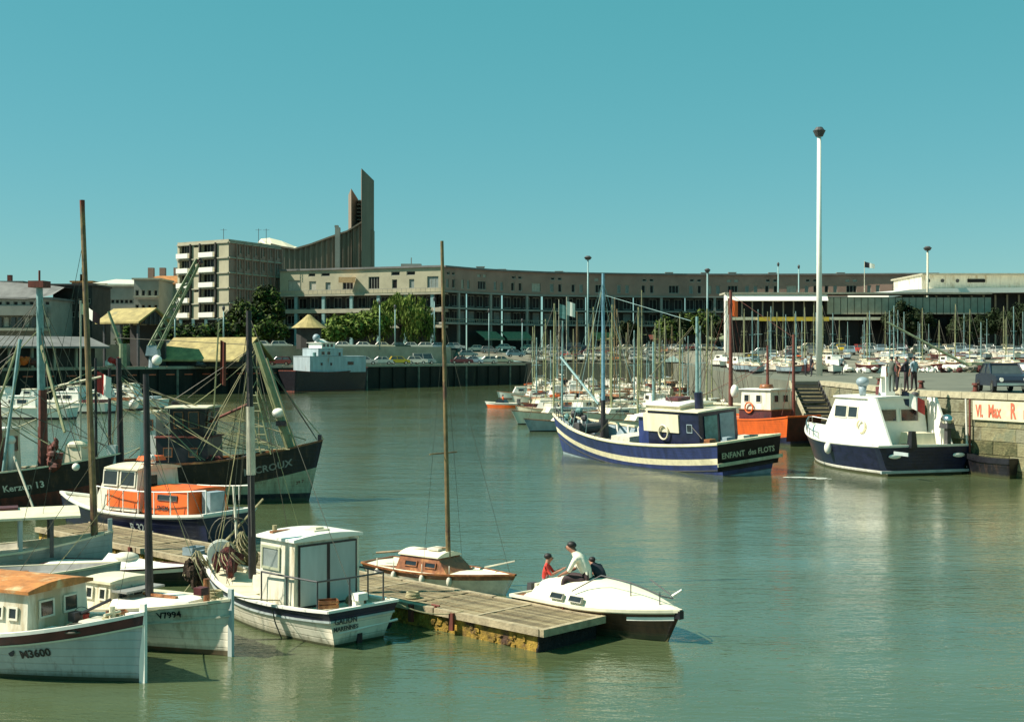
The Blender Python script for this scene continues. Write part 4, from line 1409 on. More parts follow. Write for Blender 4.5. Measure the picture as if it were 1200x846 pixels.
def rails(parent, pts, zf, h, mat, r=.018, name='guard_rail', mid=False, n=None):
    """posts and a top rail along plan points"""
    mb = MB()
    P_ = [Vector((x, y, zf(x, y) if callable(zf) else zf)) for x, y in pts]
    T_ = [p + Vector((0, 0, h)) for p in P_]
    mb.path(T_, r, 6)
    if mid:
        mb.path([p + Vector((0, 0, h * .5)) for p in P_], r * .7, 5)
    for p, t_ in zip(P_, T_):
        mb.tube(p, t_, r * .9, n=5)
    return mb.build(name, mat, parent)

def netpile(name, label, loc, rz, sx, sy, sz, mat, seed, cat='net'):
    random.seed(seed)
    mb = MB()
    for i in range(16):
        a = random.uniform(0, 6.28)
        r_ = random.uniform(0, .75)
        k = 1 - r_ * .7
        mb.ball((sx * r_ * math.cos(a), sy * r_ * math.sin(a), sz * k * random.uniform(.25, .75)), sx * random.uniform(.2, .42), sy * random.uniform(.2, .42), sz * random.uniform(.18, .4), n=8, k=5, jit=.18)
    o = mb.build(name, mat, None, loc, (0, 0, rz))
    # loose strands over the heap
    s2 = MB()
    for i in range(14):
        a = random.uniform(0, 6.28)
        p = [Vector((sx * k * math.cos(a + k * 1.4) * .9, sy * k * math.sin(a + k * 1.4) * .9, sz * (1.05 - k * .8) + .04)) for k in (.1, .35, .6, .85, 1.05)]
        s2.path(p, .012, 4)
    s2.build('strand', M['rope'], o)
    return tag(o, label, cat)

def gun_pts(h, t0, t1, n, side, inset=.12):
    out = []
    for i in range(n + 1):
        t_ = t0 + (t1 - t0) * i / n
        p = h.pt(t_, h.zs(t_), side)
        out.append((p.x, side * max(abs(p.y) - inset, 0)))
    return out
def hz(h):
    return lambda x, y: h.zs(h.t_at(x, h.fb))

# ================================================================ FOREGROUND BOATS
# ---- A : white boat with orange cabin roof, M3600
hA = Hull(6.6, 2.3, .74, 1.22, .80, tw=.7, rake=.10, m=.5, pb=2.1, fl=.26, dep=.5, dk=.12)
A = thing('fishing_boat', 'white wooden boat numbered M3600 with maroon rail band and orange cabin roof', 'fishing boat', place(-6.50, 22.45, 6.6, -24), R(-24), 'small fishing boats')
hA.build(A, [('z', .07, 2), ('s', .20, 0), ('s', .0, 1)], [M['h_greyhull'], M['maroon'], M['h_black']], M['offwhite'], M['pure'], railw=.13, railh=.06)  # white hull coloured grey, its shaded look put into the paint
hA.strip(A, .215, .03, .03, M['cream'])
zA = hz(hA)
MB().box(3.28, 3.40, -.035, .035, -.3, 1.38).build('stem_post', M['pure'], A)
cA = cabin(A, -2.7, 1.42, .78, .60, 1.52, M['white'], M['orangeroof'], tx=.03, ty=.07, over=.1, rth=.06, roofcam=.1,
      wins=[('s', .3, 1.16, .24, .17), ('s', .7, 1.16, .24, .17), ('s', -.6, 1.16, .24, .17), ('s', 1.08, 1.16, .16, .17), ('b', -.3, 1.1, .3, .35), ('b', .35, 1.1, .3, .35), ('f', .3, 1.2, .3, .25), ('f', -.3, 1.2, .3, .25)], gm='glass', fm='white')
cabin(A, -4.0 + 1.1, -2.35, .8, .6, 1.25, M['white'], M['orangeroof'], name='rear_cabin', over=.03, wins=[('b', 0, .95, .5, .25)])
MB().tube((1.9, -.1, .68), (1.9, -.1, 1.08), .05, n=8).box(1.82, 1.98, -.2, 0, .98, 1.14).tube((1.9, -.1, 1.06), (2.4, .25, 1.34), .03, n=6).build('winch', M['black'], A)
mb = MB().box(2.05, 2.5, -.28, .28, .88, 1.02, tx=.05, ty=.05)
mb.build('hatch', M['offwhite'], A)
MB().box(1.5, 1.78, -.6, -.25, .66, .90, tx=.06, ty=.06).build('locker', M['pure'], A)
MB().tube((2.65, 0, .9), (2.65, 0, 1.28), .055, n=8).tube((2.65, -.2, 1.15), (2.65, .2, 1.15), .03, n=6).build('bitt', M['cream'], A)
hA.text(A, 'M3600', .20, M['black'], -1, 1.30, below=.46, bold=.035)
MB().tube((0, 0, 0), (.0, .006, 0), .07, n=10).build('badge', M['black'], A, loc=tuple(hA.pt(hA.t_at(1.15, .5), .50, -1, .01)))
fender(A, tuple(hA.pt(.05, .42, -1, .08)), M['rope'], .09, .4)
rails(A, gun_pts(hA, .0, .3, 4, -1) , zA, .35, M['wood'], .02)

# ---- B : white boat V7994
hB = Hull(6.4, 2.3, .76, 1.08, .80, tw=.7, rake=.06, m=.48, pb=2.0, fl=.30, dep=.5, dk=.10)
B_ = thing('fishing_boat', 'white boat numbered V7994 with dark mast, right of boat M3600', 'fishing boat', place(-5.38, 24.4, 6.4, -31), R(-31), 'small fishing boats')
hB.build(B_, [('z', .10, 2), ('s', .035, 0), ('s', .0, 1)], [M['h_white'], M['maroon'], M['h_rust']], M['offwhite'], M['cream'], railw=.12, railh=.05)
hB.strip(B_, .30, .03, .035, M['offwhite'])
MB().box(3.18, 3.28, -.035, .035, -.3, 1.28).build('stem_post', M['greyhull'], B_)
cabin(B_, -.35, .50, .52, .66, 1.18, M['white'], M['cream'], tx=.04, ty=.05, wins=[('s', -.1, .98, .14, .18), ('s', .28, .98, .14, .18), ('f', .2, .98, .22, .18), ('f', -.2, .98, .22, .18), ('b', 0, .98, .3, .18)], fm='white')
mb = MB()
for i in range(9):
    x = .55 + i * .22
    hw = .62 * (1 - max(0, (i - 4) / 5) ** 2)
    mb.v += [Vector((x, -hw, .72 + i * .014)), Vector((x, -hw * .8, .90 + i * .01)), Vector((x, hw * .8, .90 + i * .01)), Vector((x, hw, .72 + i * .014))]
for i in range(8):
    for j in range(3):
        k = 4 * i + j
        mb.f.append((k, k + 4, k + 5, k + 1)); mb.m.append(0)
mb.f += [(0, 1, 2, 3), (32, 35, 34, 33)]; mb.m += [0, 0]
o = mb.build('coach_roof', M['pure'], B_)
fixn(o.data)
MB().box(.9, 1.8, -.04, .04, .95, 1.0).build('grab_rail', M['wood'], B_)
MB().box(.52, .95, -.5, .5, 1.04, 1.08).build('awning', M['grey'], B_)
hB.text(B_, 'V7994', .17, M['black'], -1, 1.95, below=.215, bold=.03)
mast(B_, (1.05, 0, .85), (.97, -.02, 5.35), .085, .06, M['mastdark'])
tubeobj('stay', [(.98, 0, 5.2), (3.2, 0, 1.35)], .008, M['wire'], B_, 4)
tubeobj('stay', [(.98, 0, 5.2), (-3.0, 0, .95)], .008, M['wire'], B_, 4)
MB().tube((2.6, 0, .95), (2.6, 0, 1.42), .06, n=8).build('bitt', M['wood'], B_)
MB().box(2.75, 2.95, -.5, -.3, 1.2, 1.34).build('fairlead', M['maroon'], B_)
tubeobj('sling', [tuple(hB.pt(.62, .55, -1, .02)), tuple(hB.pt(.66, .2, -1, .03)), tuple(hB.pt(.70, .05, -1, .03))], .012, M['wire'], B_, 4)

# ---- C : boat with the tall white wheelhouse
hC = Hull(5.6, 2.05, .66, 1.08, .74, tw=.86, rake=.25, srake=.15, m=.35, pb=2.3, fl=.22, dep=.45, dk=.10)
C = thing('cabin_boat', 'white boat with tall box wheelhouse and double back doors, at the pontoon', 'fishing boat', place(-3.0 - 5.6 * .707 - .05, 25.55 + 5.6 * .707, 5.6, 135), R(135), 'small fishing boats')
hC.build(C, [('z', .05, 2), ('s', .20, 0), ('s', .02, 1), ('s', 0, 0)], [M['h_white'], M['h_navy'], M['h_black']], M['cream'], M['pure'], railw=.10, railh=.05)
hC.strip(C, .21, .03, .04, M['greyhull'])
cC = cabin(C, -1.75, -.55, .84, .60, 1.96, M['white'], M['pure'], tx=.0, ty=.03, over=.07, rth=.06, roofcam=.07, wins=[('p', -.95, 1.58, .55, .38)], fm='palegreen', gm='shutter', fw=.05)
for y0, y1 in ((-.70, .0), (.04, .74)):
    d_ = MB().box(-.03, 0, y0, y1 - .04, .66, 1.86).build('door', M['greyhull'], C, (-1.755, 0, 0))  # white doors coloured grey, shade of the stern face painted in
    MB().box(-.02, .0, y0 - .035, y0, .66, 1.86).box(-.02, 0, y0 - .035, y1, 1.86, 1.90).box(-.02, 0, y0 - .035, y1, .62, .66).box(-.02, 0, y1 - .04, y1, .66, 1.86).build('seal', M['black'], d_, (-.015, 0, 0))
MB().box(-1.5, -1.15, -.25, .15, 2.06, 2.12).box(-1.42, -1.22, -.15, .05, 2.12, 2.16).build('roof_hatch', M['cream'], C)
MB().box(-.82, -.7, .25, .7, 2.04, 2.09).build('roof_rack', M['wood'], C)
MB().tube((-.6, .5, 2.02), (-.6, .5, 2.18), .05, n=8).build('lamp', M['rope'], C)
MB().box(-.28, .35, -.45, .45, .70, 1.02, tx=.03, ty=.03).build('engine_box', M['offwhite'], C)
mast(C, (.95, .02, .82), (.90, .15, 6.7), .085, .06, M['mastdark'])
MB().tube((.935, .062, 3.1), (.92, .10, 4.6), .098, .088, 12).build('mast_band', M['mastpale'], C)
for x in (-2.6, 2.5):
    tubeobj('stay', [(.9, .14, 6.6), (x, 0, .9)], .008, M['wire'], C, 4)
for s_ in (1, -1):
    tubeobj('shroud', [(.9, .14, 6.3), (.6, s_ * .9, .85)], .008, M['wire'], C, 4)
rp = [(-.75, .93), (-1.6, .90), (-2.55, .84), (-2.62, .1), (-2.60, -.78), (-2.0, -.86), (-1.3, -.90)]
rails(C, rp, .66, .62, M['dgrey'], .02)
MB().box(-2.85, -2.72, -.08, .12, .42, .95, tx=.01).box(-2.95, -2.74, -.10, .14, .86, 1.0).build('rudder_head', M['pure'], C)
MB().box(-2.84, -2.70, -.05, .08, -.3, .42).build('rudder', M['black'], C)
MB().tube((-2.86, .55, .27), (-2.84, -.95, .33), .025, n=6).build('boom_pole', M['pure'], C)
for tx_, zz, sz in (('GALION', .50, .15), ('MARENNES', .36, .12)):
    me, wd = textmesh(tx_, sz, .02, .004)
    me.materials.clear(); me.materials.append(M['dgrey'])
    xs_ = -2.8 - .15 * (.5 / .74)
    o = inst('lettering', me, C, (-2.8 - .15 * (zz + .1) / .74 - .02, .72, zz - .03), (0, 0, 0))
    o.matrix_local = Matrix.Translation(o.location) @ Matrix.Rotation(R(-90), 4, 'Z') @ Matrix.Rotation(R(90), 4, 'X')
fender(C, tuple(hC.pt(.03, .30, -1, .1)), M['black'], .09, .35)
tubeobj('mooring_line', [tuple(hC.pt(.28, .62, 1, .03)), tuple(hC.pt(.27, .3, 1, .09)), tuple(hC.pt(.25, .0, 1, .10)), tuple(hC.pt(.25, -.2, 1, .1))], .014, M['wire'], C, 5)

# ---- D : grey white boat with open awning
hD = Hull(6.2, 2.2, .62, .98, .62, tw=.75, rake=.10, m=.45, pb=2.0, fl=.2, dep=.4, dk=.15)
D = thing('awning_boat', 'pale grey boat with long white awning on posts and tall brown mast', 'boat', place(-10.85, 34.5, 6.2, 22), R(22), 'small boats along the pontoon')
hD.build(D, [('z', .17, 1), ('s', 0, 0)], [M['h_greyhull'], M['h_black']], M['offwhite'], M['cream'], railw=.07)
MB().box(3.06, 3.17, -.05, .05, -.2, 1.32).build('stem_post', M['greyhull'], D)
mb = MB()
for i in range(7):
    y = -1.0 + 2.0 * i / 6
    z = 1.50 + .14 * (1 - (y / 1.0) ** 2)
    mb.v += [Vector((-4.2, y, z)), Vector((2.3, y, z)), Vector((2.3, y, z + .06)), Vector((-4.2, y, z + .06))]
for i in range(6):
    k = 4 * i
    for j in range(4):
        mb.f.append((k + j, k + (j + 1) % 4, k + 4 + (j + 1) % 4, k + 4 + j)); mb.m.append(0)
mb.f += [(0, 1, 2, 3), (24, 27, 26, 25)]; mb.m += [0, 0]
o = mb.build('awning', M['cream'], D); fixn(o.data)
for i in range(7):
    for s_ in (-1, 1):
        MB().box(-.05, .05, -.04, .04, .5, 1.5).build('post', M['greyhull' if i % 3 else 'dgrey'], D, (-2.9 + i * .75, s_ * .9, 0))
MB().box(-2.8, -.4, -.6, .6, .45, 1.0, tx=.05, ty=.05).build('engine_casing', M['dgrey'], D)
MB().box(.2, .8, -.3, .3, 1.62, 1.75).build('roof_box', M['maroon'], D)
mast(D, (2.75, .2, .4), (2.42, .3, 9.8), .095, .065, M['mastwood'])
MB().tube((2.43, .3, 9.5), (2.42, .3, 9.9), .066, .07, 10).build('mast_cap', M['rust'], D)
tubeobj('halyard', [(2.43, .3, 9.4), (2.5, -.4, 5), (2.6, -.3, 1.0)], .007, M['wire'], D, 4)

# ---- H : grey hull in front of D
hH = Hull(4.9, 1.8, .55, .72, .55, tw=.75, rake=.08, m=.45, pb=2.0, fl=.2, dep=.35, dk=.12)
Hh = thing('rowing_boat', 'small pale grey open boat with low bow between M3600 and the awning boat', 'boat', place(-9.55, 31.0, 4.9, 12), R(12), 'small boats along the pontoon')
hH.build(Hh, [('z', .08, 1), ('s', 0, 0)], [M['h_greyhull'], M['h_black']], M['grey'], M['cream'])
for x in (-1.2, .1, 1.2):
    MB().box(x, x + .2, -.7, .7, .44, .48).build('thwart', M['wood'], Hh)

# ---- H2 : grey launch with brown edged cabin at left edge
hQ = Hull(5.4, 1.95, .62, .85, .65, tw=.75, rake=.08, m=.45, pb=2.0, fl=.2, dep=.35, dk=.1)
Q = thing('launch', 'pale grey launch with brown-edged cabin top, cut by the left edge above M3600', 'boat', place(-8.7, 27.3, 5.4, -4), R(-4), 'small boats along the pontoon')
hQ.build(Q, [('z', .07, 1), ('s', 0, 0)], [M['h_greyhull'], M['h_black']], M['offwhite'], M['wood'])
cabin(Q, -3.2 + .6, -.2, .62, .55, 1.42, M['greyhull'], M['maroon'], over=.05, roofcam=.08, wins=[('s', -.8, 1.1, .3, .22), ('s', -1.5, 1.1, .3, .22)], fm='white', gm='shutter')
MB().box(.0, .5, -.5, .5, .5, .72).build('hatch', M['cream'], Q)

# ---- I : white fore-decked dinghy by the pontoon
hI = Hull(3.9, 1.6, .40, .50, .42, tw=.7, rake=.25, m=.4, pb=1.8, fl=.2, dep=.3, dk=.0)
I = thing('dinghy', 'small white decked dinghy with dark underside beside the pontoon, left of the dark mast', 'dinghy', place(-7.95, 31.9, 3.9, -14), R(-14), 'small boats along the pontoon')
hI.build(I, [('z', .1, 1), ('s', .12, 1), ('s', 0, 0)], [M['h_pure'], M['h_black']], M['pure'], M['maroon'], railw=.04, railh=.04)
mb = MB()
mb.add([(-.4, -.6, .42), (-.4, .6, .42), (1.6, 0, .46), (-.4, 0, .72)], [(0, 2, 3), (2, 1, 3), (1, 0, 3)])
mb.build('fore_deck', M['pure'], I)
MB().ball((.1, .0, .62), .35, .25, .14, n=10, k=6).build('canvas_roll', M['offwhite'], I, smooth=True)

# ---- nets on the boats
def on(objx, hull, deg, px, py, pz):
    a = R(deg)
    return (objx.location.x + px * math.cos(a) - py * math.sin(a), objx.location.y + px * math.sin(a) + py * math.cos(a), pz)
netpile('fishing_net', 'heap of dark red netting on the fore deck of the cabin boat', on(C, hC, 135, 1.75, .1, .90), R(20), .42, .40, .62, M['netred'], 3)
netpile('fishing_net', 'buff and grey net heap behind the white drum, beside the dark red netting', on(C, hC, 135, 2.25, -.55, .92), R(0), .42, .4, .72, M['netgreen'], 4)
netpile('fishing_net', 'dark brown net heap left of the white drum, right of the dark mast', (-7.1, 28.9, .6), R(0), .38, .36, .7, mk('brown_net', (.06, .035, .02), .95, .6, 14, bump=1, bsc=40), 5)
dr_ = MB().tube((0, -.12, 0), (0, .12, 0), .22, n=20).tube((0, -.16, 0), (0, -.12, 0), .30, n=20).tube((0, .12, 0), (0, .16, 0), .30, n=20)
o = dr_.build('net_drum', M['pure'], None, on(C, hC, 135, 2.1, .1, 1.25), (0, 0, R(15)))
tag(o, 'round white drum standing between the net heaps', 'net drum')
random.seed(11)
for nm_, lb, p, sc_ in (('lobster_pot', 'pile of curved pale poles and hoops over the nets', (-6.6, 29.6, .9), 1),):
    r_ = thing('pole_bundle', lb, 'poles', p)
    MB().tube((-.5, 0, 0), (.75, .5, 1.45), .035, .025, 6).build('pole', M['rope'], r_)
    MB().tube((.3, -.1, 0), (.05, .5, 1.75), .04, .03, 6).build('pole', M['mastpale'], r_)
    for k_ in range(3):
        pts = [Vector((-.1 + .15 * k_ + .35 * math.cos(a_), .2, .55 + .5 * math.sin(a_))) for a_ in [math.pi * j / 10 for j in range(11)]]
        MB().path(pts, .014, 5).build('hoop', M['wire'], r_)

# ---- E : cabin sailing dinghy behind the pontoon
hE = Hull(4.5, 1.75, .42, .52, .46, tw=.72, rake=.35, m=.42, pb=1.9, fl=.18, dep=.35, dk=.03)
E = thing('sailing_dinghy', 'small wooden-sided sailing boat with tall bare brown mast behind the pontoon', 'sailing boat', (-1.78, 31.75, 0), R(-37))
E.scale = (.9, .95, 1)
hE.build(E, [('z', .14, 1), ('s', .13, 1), ('s', 0, 0)], [M['h_wood'], M['offwhite']], M['tarp'], M['wood'], railw=.05, railh=.04)
cabin(E, -1.15, .75, .55, .38, .76, M['wood'], M['tarp'], name='cabin', tx=.10, ty=.12, over=.05, rth=.03, roofcam=.10, wins=[('s', -.6, .58, .4, .10), ('s', .1, .58, .35, .10)], fm='wood', fw=.025, fslope=.35)
MB().box(-.3, .1, -.2, .2, .90, .95).build('sliding_hatch', M['white'], E)
MB().box(-2.1, -1.2, -.5, .5, .28, .42).build('cockpit', M['wood'], E)
mast(E, (.30, 0, .45), (.06, .0, 8.55), .07, .045, M['mastwood'])
MB().tube((.11, -.55, 3.3), (.11, .55, 3.3), .02, n=5).build('spreader', M['mastwood'], E)
MB().tube((-2.05, -.35, .70), (.25, 0, .98), .03, n=6).build('boom', M['mastwood'], E)
for s_ in (1, -1):
    tubeobj('shroud', [(.13, 0, 6.5), (.1, s_ * .8, .45)], .006, M['wire'], E, 4)
tubeobj('forestay', [(.13, 0, 6.5), (2.4, 0, .55)], .006, M['wire'], E, 4)
MB().tube((1.35, .25, .56), (2.3, .35, .78), .02, n=5).build('bow_fitting', M['mastpale'], E)
for x in (-1.6, -.9, .1, .9):
    fender(E, tuple(hE.pt(hE.t_at(x, .3), .28, -1, .07)), M['offwhite'], .08, .26)

# ---- F : covered motor cruiser
hF = Hull(4.4, 1.66, .55, .66, .50, tw=.85, rake=.40, m=.42, pb=2.4, fl=.22, dep=.4, dk=.02)
FD = -47
Fp = place(3.12, 25.62, 3.75, FD)
F = thing('motor_cruiser', 'brown-hulled motor cruiser with domed cream fore deck moored at the pontoon end', 'motorboat', Fp, R(FD))
F.scale = (.852, 1.06, 1.0)
hF.build(F, [('z', .10, 1), ('s', .06, 0), ('s', 0, 2)], [M['h_brown'], M['h_black'], M['tarp']], M['tarp'], M['tarp'], railw=.06, railh=.06)
# domed deck and cabin top as one shell
mb = MB()
nx, ny = 22, 12
for i in range(nx + 1):
    t_ = .16 + .83 * i / nx
    zs = hF.zs(t_)
    p = hF.pt(t_, zs, 1)
    k = i / nx
    hgt = .44 * max(0.0, math.sin(math.pi * min(1, (k + .28) / 1.28) ** .9)) ** .75
    for j in range(ny + 1):
        v = -1 + 2 * j / ny
        e = (1 - abs(v) ** 3.2)
        mb.v.append(Vector((p.x, v * (p.y - .04), zs + .015 + hgt * e)))
for i in range(nx):
    for j in range(ny):
        k = i * (ny + 1) + j
        mb.f.append((k, k + ny + 1, k + ny + 2, k + 1)); mb.m.append(0)
mb.build('fore_deck', M['tarp'], F, smooth=True)
for x in (-.62, .02):
    g = MB().box(-.22, .22, -.03, .03, -.07, .07, tx=.03).build('window', M['frame'], F)
    g.matrix_local = Matrix.Translation((x + .1, -.765, .70)) @ Matrix.Rotation(R(-28), 4, 'X')
    MB().box(-.19, .19, -.04, -.031, -.05, .05).build('pane', M['glass'], g)
rl = MB().path([Vector(p) for p in ((-.1, -.70, .84), (.55, -.42, 1.20), (1.35, -.28, 1.12), (2.15, -.12, .92), (2.35, 0, .88), (2.15, .12, .92), (1.35, .28, 1.12))], .014, 6)
rl.tube((1.35, -.28, 1.12), (1.35, -.28, .80), .012, n=5).tube((2.1, -.14, 1.0), (2.1, -.14, .72), .012, n=5)
rl.build('pulpit_rail', M['dgrey'], F)
MB().tube((1.95, .35, .82), (2.2, .42, .98), .035, .025, 8).build('horn', M['pure'], F)
hF.strip(F, .16, .04, .07, M['pure'], 'spray_rail', t0=.80, t1=.99, out=.03)
MB().box(2.45, 2.62, -.06, .06, .50, .66).build('bow_roller', M['black'], F)
MB().box(-2.3, -1.5, -.6, .6, .35, .50).build('cockpit_seat', M['wood'], F)
MB().box(-1.6, -1.5, -.55, .55, .5, .82).build('bulkhead', M['offwhite'], F)
MB().box(-2.5, -2.28, -.12, .12, .25, .68, tx=.04, ty=.03).box(-2.44, -2.34, -.05, .05, -.3, .25).build('outboard_motor', M['dgrey'], F)

# ---- G : orange and navy pilot boat
hG = Hull(7.5, 2.6, .82, 1.12, .98, tw=.85, rake=.35, m=.42, pb=2.2, fl=.2, dep=.5, dk=.10)
G = thing('pilot_boat', 'navy-hulled rescue launch with orange cabin sides and white roof, numbered B 3202', 'launch', place(-14.9, 42.9, 7.5, 147), R(147))
hG.build(G, [('z', .05, 1), ('s', .09, 0), ('s', 0, 2)], [M['h_navy'], M['h_black'], M['h_pure']], M['offwhite'], M['pure'], railw=.10, railh=.07)
zg = .85
cG = cabin(G, -.7, 1.35, .92, zg, 2.12, M['white'], M['cream'], tx=.05, ty=.12, over=.08, rth=.05, roofcam=.10, fslope=.55,
      wins=[('p', .55, 1.85, .62, .42), ('p', -.25, 1.85, .62, .42), ('f', .35, 1.85, .42, .45), ('f', -.35, 1.85, .42, .45), ('b', .3, 1.7, .5, .5)], fm='white', fw=.04)
MB().box(-.88, .62, .0, .03, 0, .50).build('side_panel', M['orange'], G, (0, .925, zg + .12), (R(3), 0, 0))
cabin(G, -2.9, -.9, .86, zg, 1.55, M['orange'], M['orange'], name='aft_cabin', tx=.08, ty=.08, over=.03, roofcam=.06, fw=.03, wins=[('p', -2.0, 1.36, .8, .12)], fm='dgrey')
me, wd = textmesh('SNSM', .20, .03, .002)
me.materials.clear(); me.materials.append(M['dgrey'])
inst('lettering', me, G, (-1.55, .87, .98), (0, 0, 0)).matrix_local = Matrix.Translation((-1.6, .875, .98)) @ Matrix.Rotation(R(180), 4, 'Z') @ Matrix.Rotation(R(90), 4, 'X')
MB().box(-.6, .0, -.4, .3, 2.38, 2.52, tx=.05, ty=.05).build('life_raft', M['orange'], G)
MB().ball((-.7, .3, 2.48), .13).build('searchlight', M['pure'], G, smooth=True)
MB().box(-3.3, -2.95, -.3, .3, .9, 1.55).build('locker', M['bluegrey'], G)
rails(G, gun_pts(hG, .0, .62, 7, 1), hz(hG), .72, M['pure'], .022)
rails(G, gun_pts(hG, .0, .62, 7, -1), hz(hG), .72, M['pure'], .022)
hG.text(G, 'B 3202', .34, M['foam'], 1, -.75, below=.50, bold=.02)
tubeobj('aerial', [(-.8, -.3, 2.3), (-.85, -.3, 4.0)], .015, M['mastpale'], G, 4)

# ================================================================ TRAWLERS
# ---- J : dark trawler on the left
hJ = Hull(11.5, 3.6, 1.25, 2.05, 1.2, tw=.7, rake=.35, m=.45, pb=2.1, fl=.30, dep=.8, dk=.45)
JD = -7
J = thing('trawler', 'black trawler with rust red lower hull and white lettering at the left edge', 'trawler', place(-14.95, 47.8, 11.5, JD), R(JD), 'wooden trawlers')
hJ.build(J, [('z', .10, 1), ('s', .98, 1), ('s', 0, 0)], [M['h_black'], M['h_rust']], M['dgrey'], M['cream'], railw=.12, railh=.06)
MB().box(5.62, 5.95, -.10, .10, .3, 2.35).build('stem_post', M['greyhull'], J)
hJ.text(J, 'Kerzon 13', .34, M['foam'], -1, 2.1, below=.75, bold=.02)
cJ = cabin(J, -2.4, 1.7, .95, .8, 2.9, M['cream'], M['pure'], tx=.05, ty=.08, over=.12, wins=[('s', .9, 2.35, .45, .5), ('s', -.3, 2.35, .45, .5), ('s', -1.4, 2.35, .45, .5), ('f', .4, 2.35, .45, .5), ('f', -.4, 2.35, .45, .5)], fm='wood')
MB().box(-2.3, 1.6, -.99, -.88, .85, 1.6).build('lower_panel', M['maroon'], J)
mast(J, (3.0, .1, 1.0), (2.85, .1, 8.3), .17, .12, M['mastteal'])
MB().tube((3.0, .1, 1.0), (2.97, .1, 4.4), .20, .16, 10).build('mast_foot', M['mastrust'], J)
MB().box(2.55, 3.15, -.2, .4, 8.25, 8.5).tube((2.85, .1, 8.4), (2.85, .1, 8.9), .04).build('masthead', M['rust'], J)
for p0, p1, r_, m_ in (((2.4, -.5, 6.3), (2.1, -1.2, 1.4), .07, 'mastteal'), ((2.4, -.5, 6.3), (.6, -1.5, -.2), .05, 'mastolive'), ((2.9, .1, 6.2), (4.5, -1.2, 2.9), .07, 'mastolive'), ((1.6, -.7, 5.0), (1.9, -.9, 1.3), .10, 'mastrust'), ((2.85, .1, 4.4), (5.2, .3, 4.9), .05, 'cream'), ((2.6, -1.3, 2.0), (4.2, -2.3, -.6), .05, 'mastpale')):
    MB().tube(p0, p1, r_, r_ * .8, 7).build('derrick_boom', M[m_], J)
for p1 in ((5.8, 0, 2.2), (-4, 1, 1.5), (1.0, 1.6, 1.6), (1.0, -1.6, 1.6), (4.2, 1.0, 1.9), (-1.2, 0, 3.0)):
    tubeobj('stay', [(2.86, .1, 7.8), p1], .012, M['wire'], J, 4)
MB().box(4.0, 4.8, -.45, .45, 1.65, 2.35, tx=.1, ty=.1).ball((4.4, 0, 2.35), .45, .45, .2).build('winch_housing', M['cream'], J)
MB().tube((3.4, .5, 1.2), (3.4, .5, 2.0), .2, n=10).tube((3.4, 0, 1.7), (3.4, .9, 1.7), .28, n=12).build('winch', M['mastrust'], J)
MB().tube((2.1, -.6, 1.3), (2.1, -.6, 2.5), .13, .11, 10).ball((2.1, -.6, 2.55), .17).build('vent_cowl', M['pure'], J, smooth=True)
for p in ((5.0, -.4, 2.0),):
    MB().ball(p, .14).build('float_ball', M['pure'], J, loc=(0, -.95, -.35), smooth=True)
lifebuoy(J, (-2.6, -.9, 2.2), 'y', M['orange'], .3)
# flags
def flag(parent, loc, cols, w_, h_, droop=.25, pole=None, rz=0):
    r_ = MB()
    n = 6
    for i in range(n):
        a0, a1 = i / n, (i + 1) / n
        f = lambda a: (w_ * a, .06 * math.sin(a * 7), -droop * a)
        p, q = f(a0), f(a1)
        mi = min(len(cols) - 1, int(a0 * len(cols)))
        r_.add([p, q, (q[0], q[1] + .03, q[2] + h_), (p[0], p[1] + .03, p[2] + h_)], [(0, 1, 2, 3)], mi)
    return r_.build('flag', [M[c] for c in cols], parent, loc, (0, 0, rz))
fg = MB().tube((0, 0, 0), (0, 0, 6.2), .035, n=5).build('pole', M['mastpale'], J, loc=(4.1, .9, 1.6))
flag(J, (4.1, .9, 7.3), ['lemon', 'pure', 'maroon'], .75, .4, .45)
flag(J, (4.75, .9, 4.3), ['red', 'pure'], .55, .8, .25)
mast(J, (4.72, .9, 1.8), (4.70, .9, 5.6), .06, .045, M['mastdark'])

# ---- K : trawler lettered M CROUX
hK = Hull(8.6, 3.3, 1.55, 2.38, 1.4, tw=.7, rake=.55, m=.42, pb=2.2, fl=.28, dep=.8, dk=.5)
KD = -4
K = thing('trawler', 'dark trawler with pale green-grey lower bow lettered M CROUX, pointing right', 'trawler', place(-7.95, 50.1, 8.6, KD), R(KD), 'wooden trawlers')
hK.build(K, [('z', .33, 1), ('s', 1.05, 2), ('s', 0, 0)], [M['h_black'], M['h_black'], M['h_palegreen']], M['dgrey'], M['wood'], railw=.12, railh=.07)
MB().box(4.66, 4.80, -.06, .06, 2.1, 2.6).build('stem_post', M['black'], K)
hK.text(K, 'M CROUX', .38, M['grey'], -1, 2.0, below=.72, bold=.02)
hK.text(K, '29 7', .16, M['rust'], -1, 3.85, below=1.5, bold=.02)
cK = cabin(K, -1.5, .6, 1.0, 1.0, 2.5, M['black'], M['rust'], name='deckhouse', tx=.05, ty=.05, over=.08, wins=[('s', -1.0, 1.95, .3, .3), ('s', .0, 1.95, .3, .3)], fm='wood')
cK2 = cabin(K, -.9, .35, .85, 2.57, 3.65, M['black'], M['cream'], name='wheelhouse', tx=-.12, ty=-.10, over=.1, wins=[('s', -.6, 3.2, .32, .6), ('s', .0, 3.2, .35, .6), ('f', .4, 3.2, .4, .55), ('f', -.4, 3.2, .4, .55)], fm='wood')
cabin(K, -2.2, -1.55, .75, 1.2, 3.45, M['pure'], M['cream'], name='aft_house', tx=.03, ty=.03, wins=[('s', -1.85, 3.0, .3, .35)], fm='wood')
MB().tube((-1.1, .2, 2.5), (-1.1, .2, 3.9), .16, n=12).build('funnel', M['black'], K)
